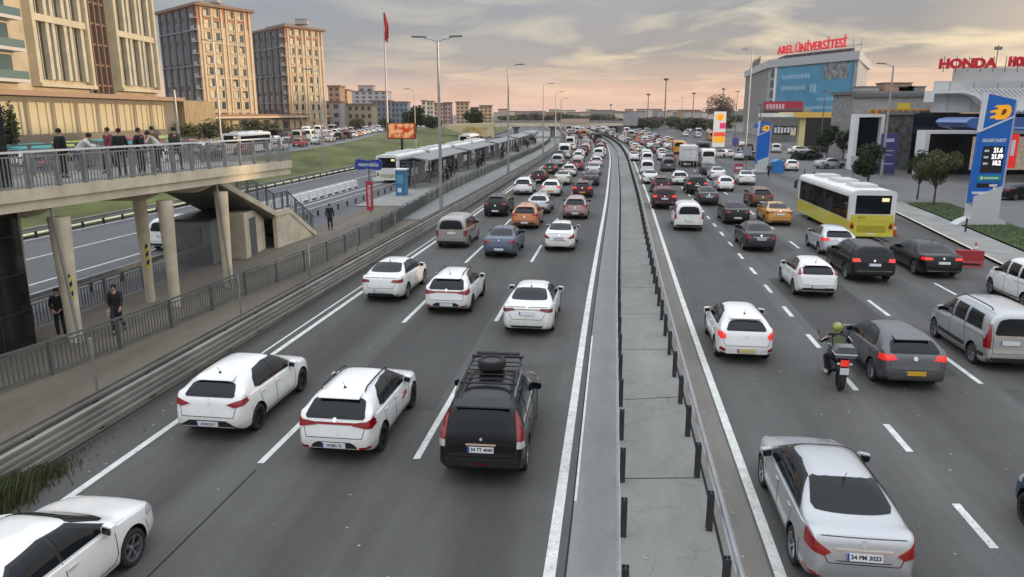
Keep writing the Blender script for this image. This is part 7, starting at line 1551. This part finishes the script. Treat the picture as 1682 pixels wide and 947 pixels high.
for i, (px, py, h, cc, lab) in enumerate([(1225, 280, 3.2, (.30, .32, .34), 'small grey notice board by the thin street lamp'), (1206, 262, 3.6, (.10, .10, .30), 'small dark blue sign beside the fuel totem'), (1300, 246, 4.2, (.55, .50, .42), 'cream sign plate in front of the white canopy fascia'), (1402, 292, 2.6, (.42, .42, .42), 'grey notice board left of the portal frame tree'), (1240, 235, 5.0, (.05, .12, .45), 'blue sign plate on a pole above the distant forecourt')]):
    x, y = G(px, py); o = empty('small_sign', (x, y, 0), 0, lab, 'sign'); MB().tube([(0, 0, 0), (0, 0, h)], .05, 8).build('pole', STEELD, o, True); MB().box(-.55, .55, -.08, -.05, h - 1.2, h - .1).build('plate', mat('plate_c%d' % i, cc, .5), o)
for i, (px, py, pt, lab) in enumerate([(1160, 232, 168, 'thin grey pole between the minibus and the fuel totem'), (1206, 236, 150, 'thin grey pole right of the bare brown tree'), (1244, 262, 172, 'thin pale pole just left of the distant blue totem'), (1345, 262, 150, 'thin flag-less pole before the yellow canopy column'), (1118, 214, 160, 'thin far pole above the queue on the side road')]):
    x, y = G(px, py); o = empty('utility_pole', (x, y, 0), 0, lab, 'pole'); hh = hz(pt, y); MB().tube([(0, 0, 0), (0, 0, hh)], [.12, .07], 8).build('pole', STEELD, o, True); MB().box(-.6, .6, -.08, .08, hh - .1, hh + .1).build('crossarm', STEELD, o)
for i, (px, py, lab) in enumerate([(1262, 292, 'person in dark clothes left of the blue booth'), (1300, 268, 'person in dark clothes walking behind the blue booth'), (1212, 258, 'person in black beside the silver parked sedan')]):
    x, y = G(px, py); copy_tree(base_p, (x, y, 0), i * 1.3, lab); 
for q in list(col.objects):
    if q.name.startswith('person') and q.parent is None and 'group' in q and 'shelters' not in q['label']: del q['group']
# rooftop clutter and air conditioners on the towers' shaded sides, gutters and stains stay inside the materials
for i, (px, D, lab) in enumerate([(352, 218, 'white rooftop box on the middle apartment tower'), (498, 268, 'white rooftop box on the right-hand apartment tower')]):
    X_, Y_ = far_pt(px, D); q = empty('rooftop_unit', (X_, Y_ + 6, 1.7 + (34.9 if i == 0 else 34.7) + 1.5), 0, lab, 'rooftop unit'); MB().box(-2, 2, -1.5, 1.5, 0, 1.6).build('casing', GRY, q); MB().box(-2.1, 2.1, -1.6, 1.6, 1.6, 1.75).build('lid', STEELD, q)

# ------------------------------------------------------------------ air
hm_ = bpy.data.materials.new('haze_air'); hm_.use_nodes = True; ht = hm_.node_tree; ht.nodes.clear()
ho = ht.nodes.new('ShaderNodeOutputMaterial'); hv = ht.nodes.new('ShaderNodeVolumePrincipled'); hv.inputs['Color'].default_value = (.86, .84, .84, 1); hv.inputs['Density'].default_value = .00010; hv.inputs['Anisotropy'].default_value = .2
ht.links.new(hv.outputs[0], ho.inputs['Volume'])
hb_ = MB().box(-2600, 2600, -300, 6100, -1.3, 62).build('haze', hm_); tag(hb_, kind='stuff'); hb_['label'] = 'thin dusk haze that softens the far buildings'
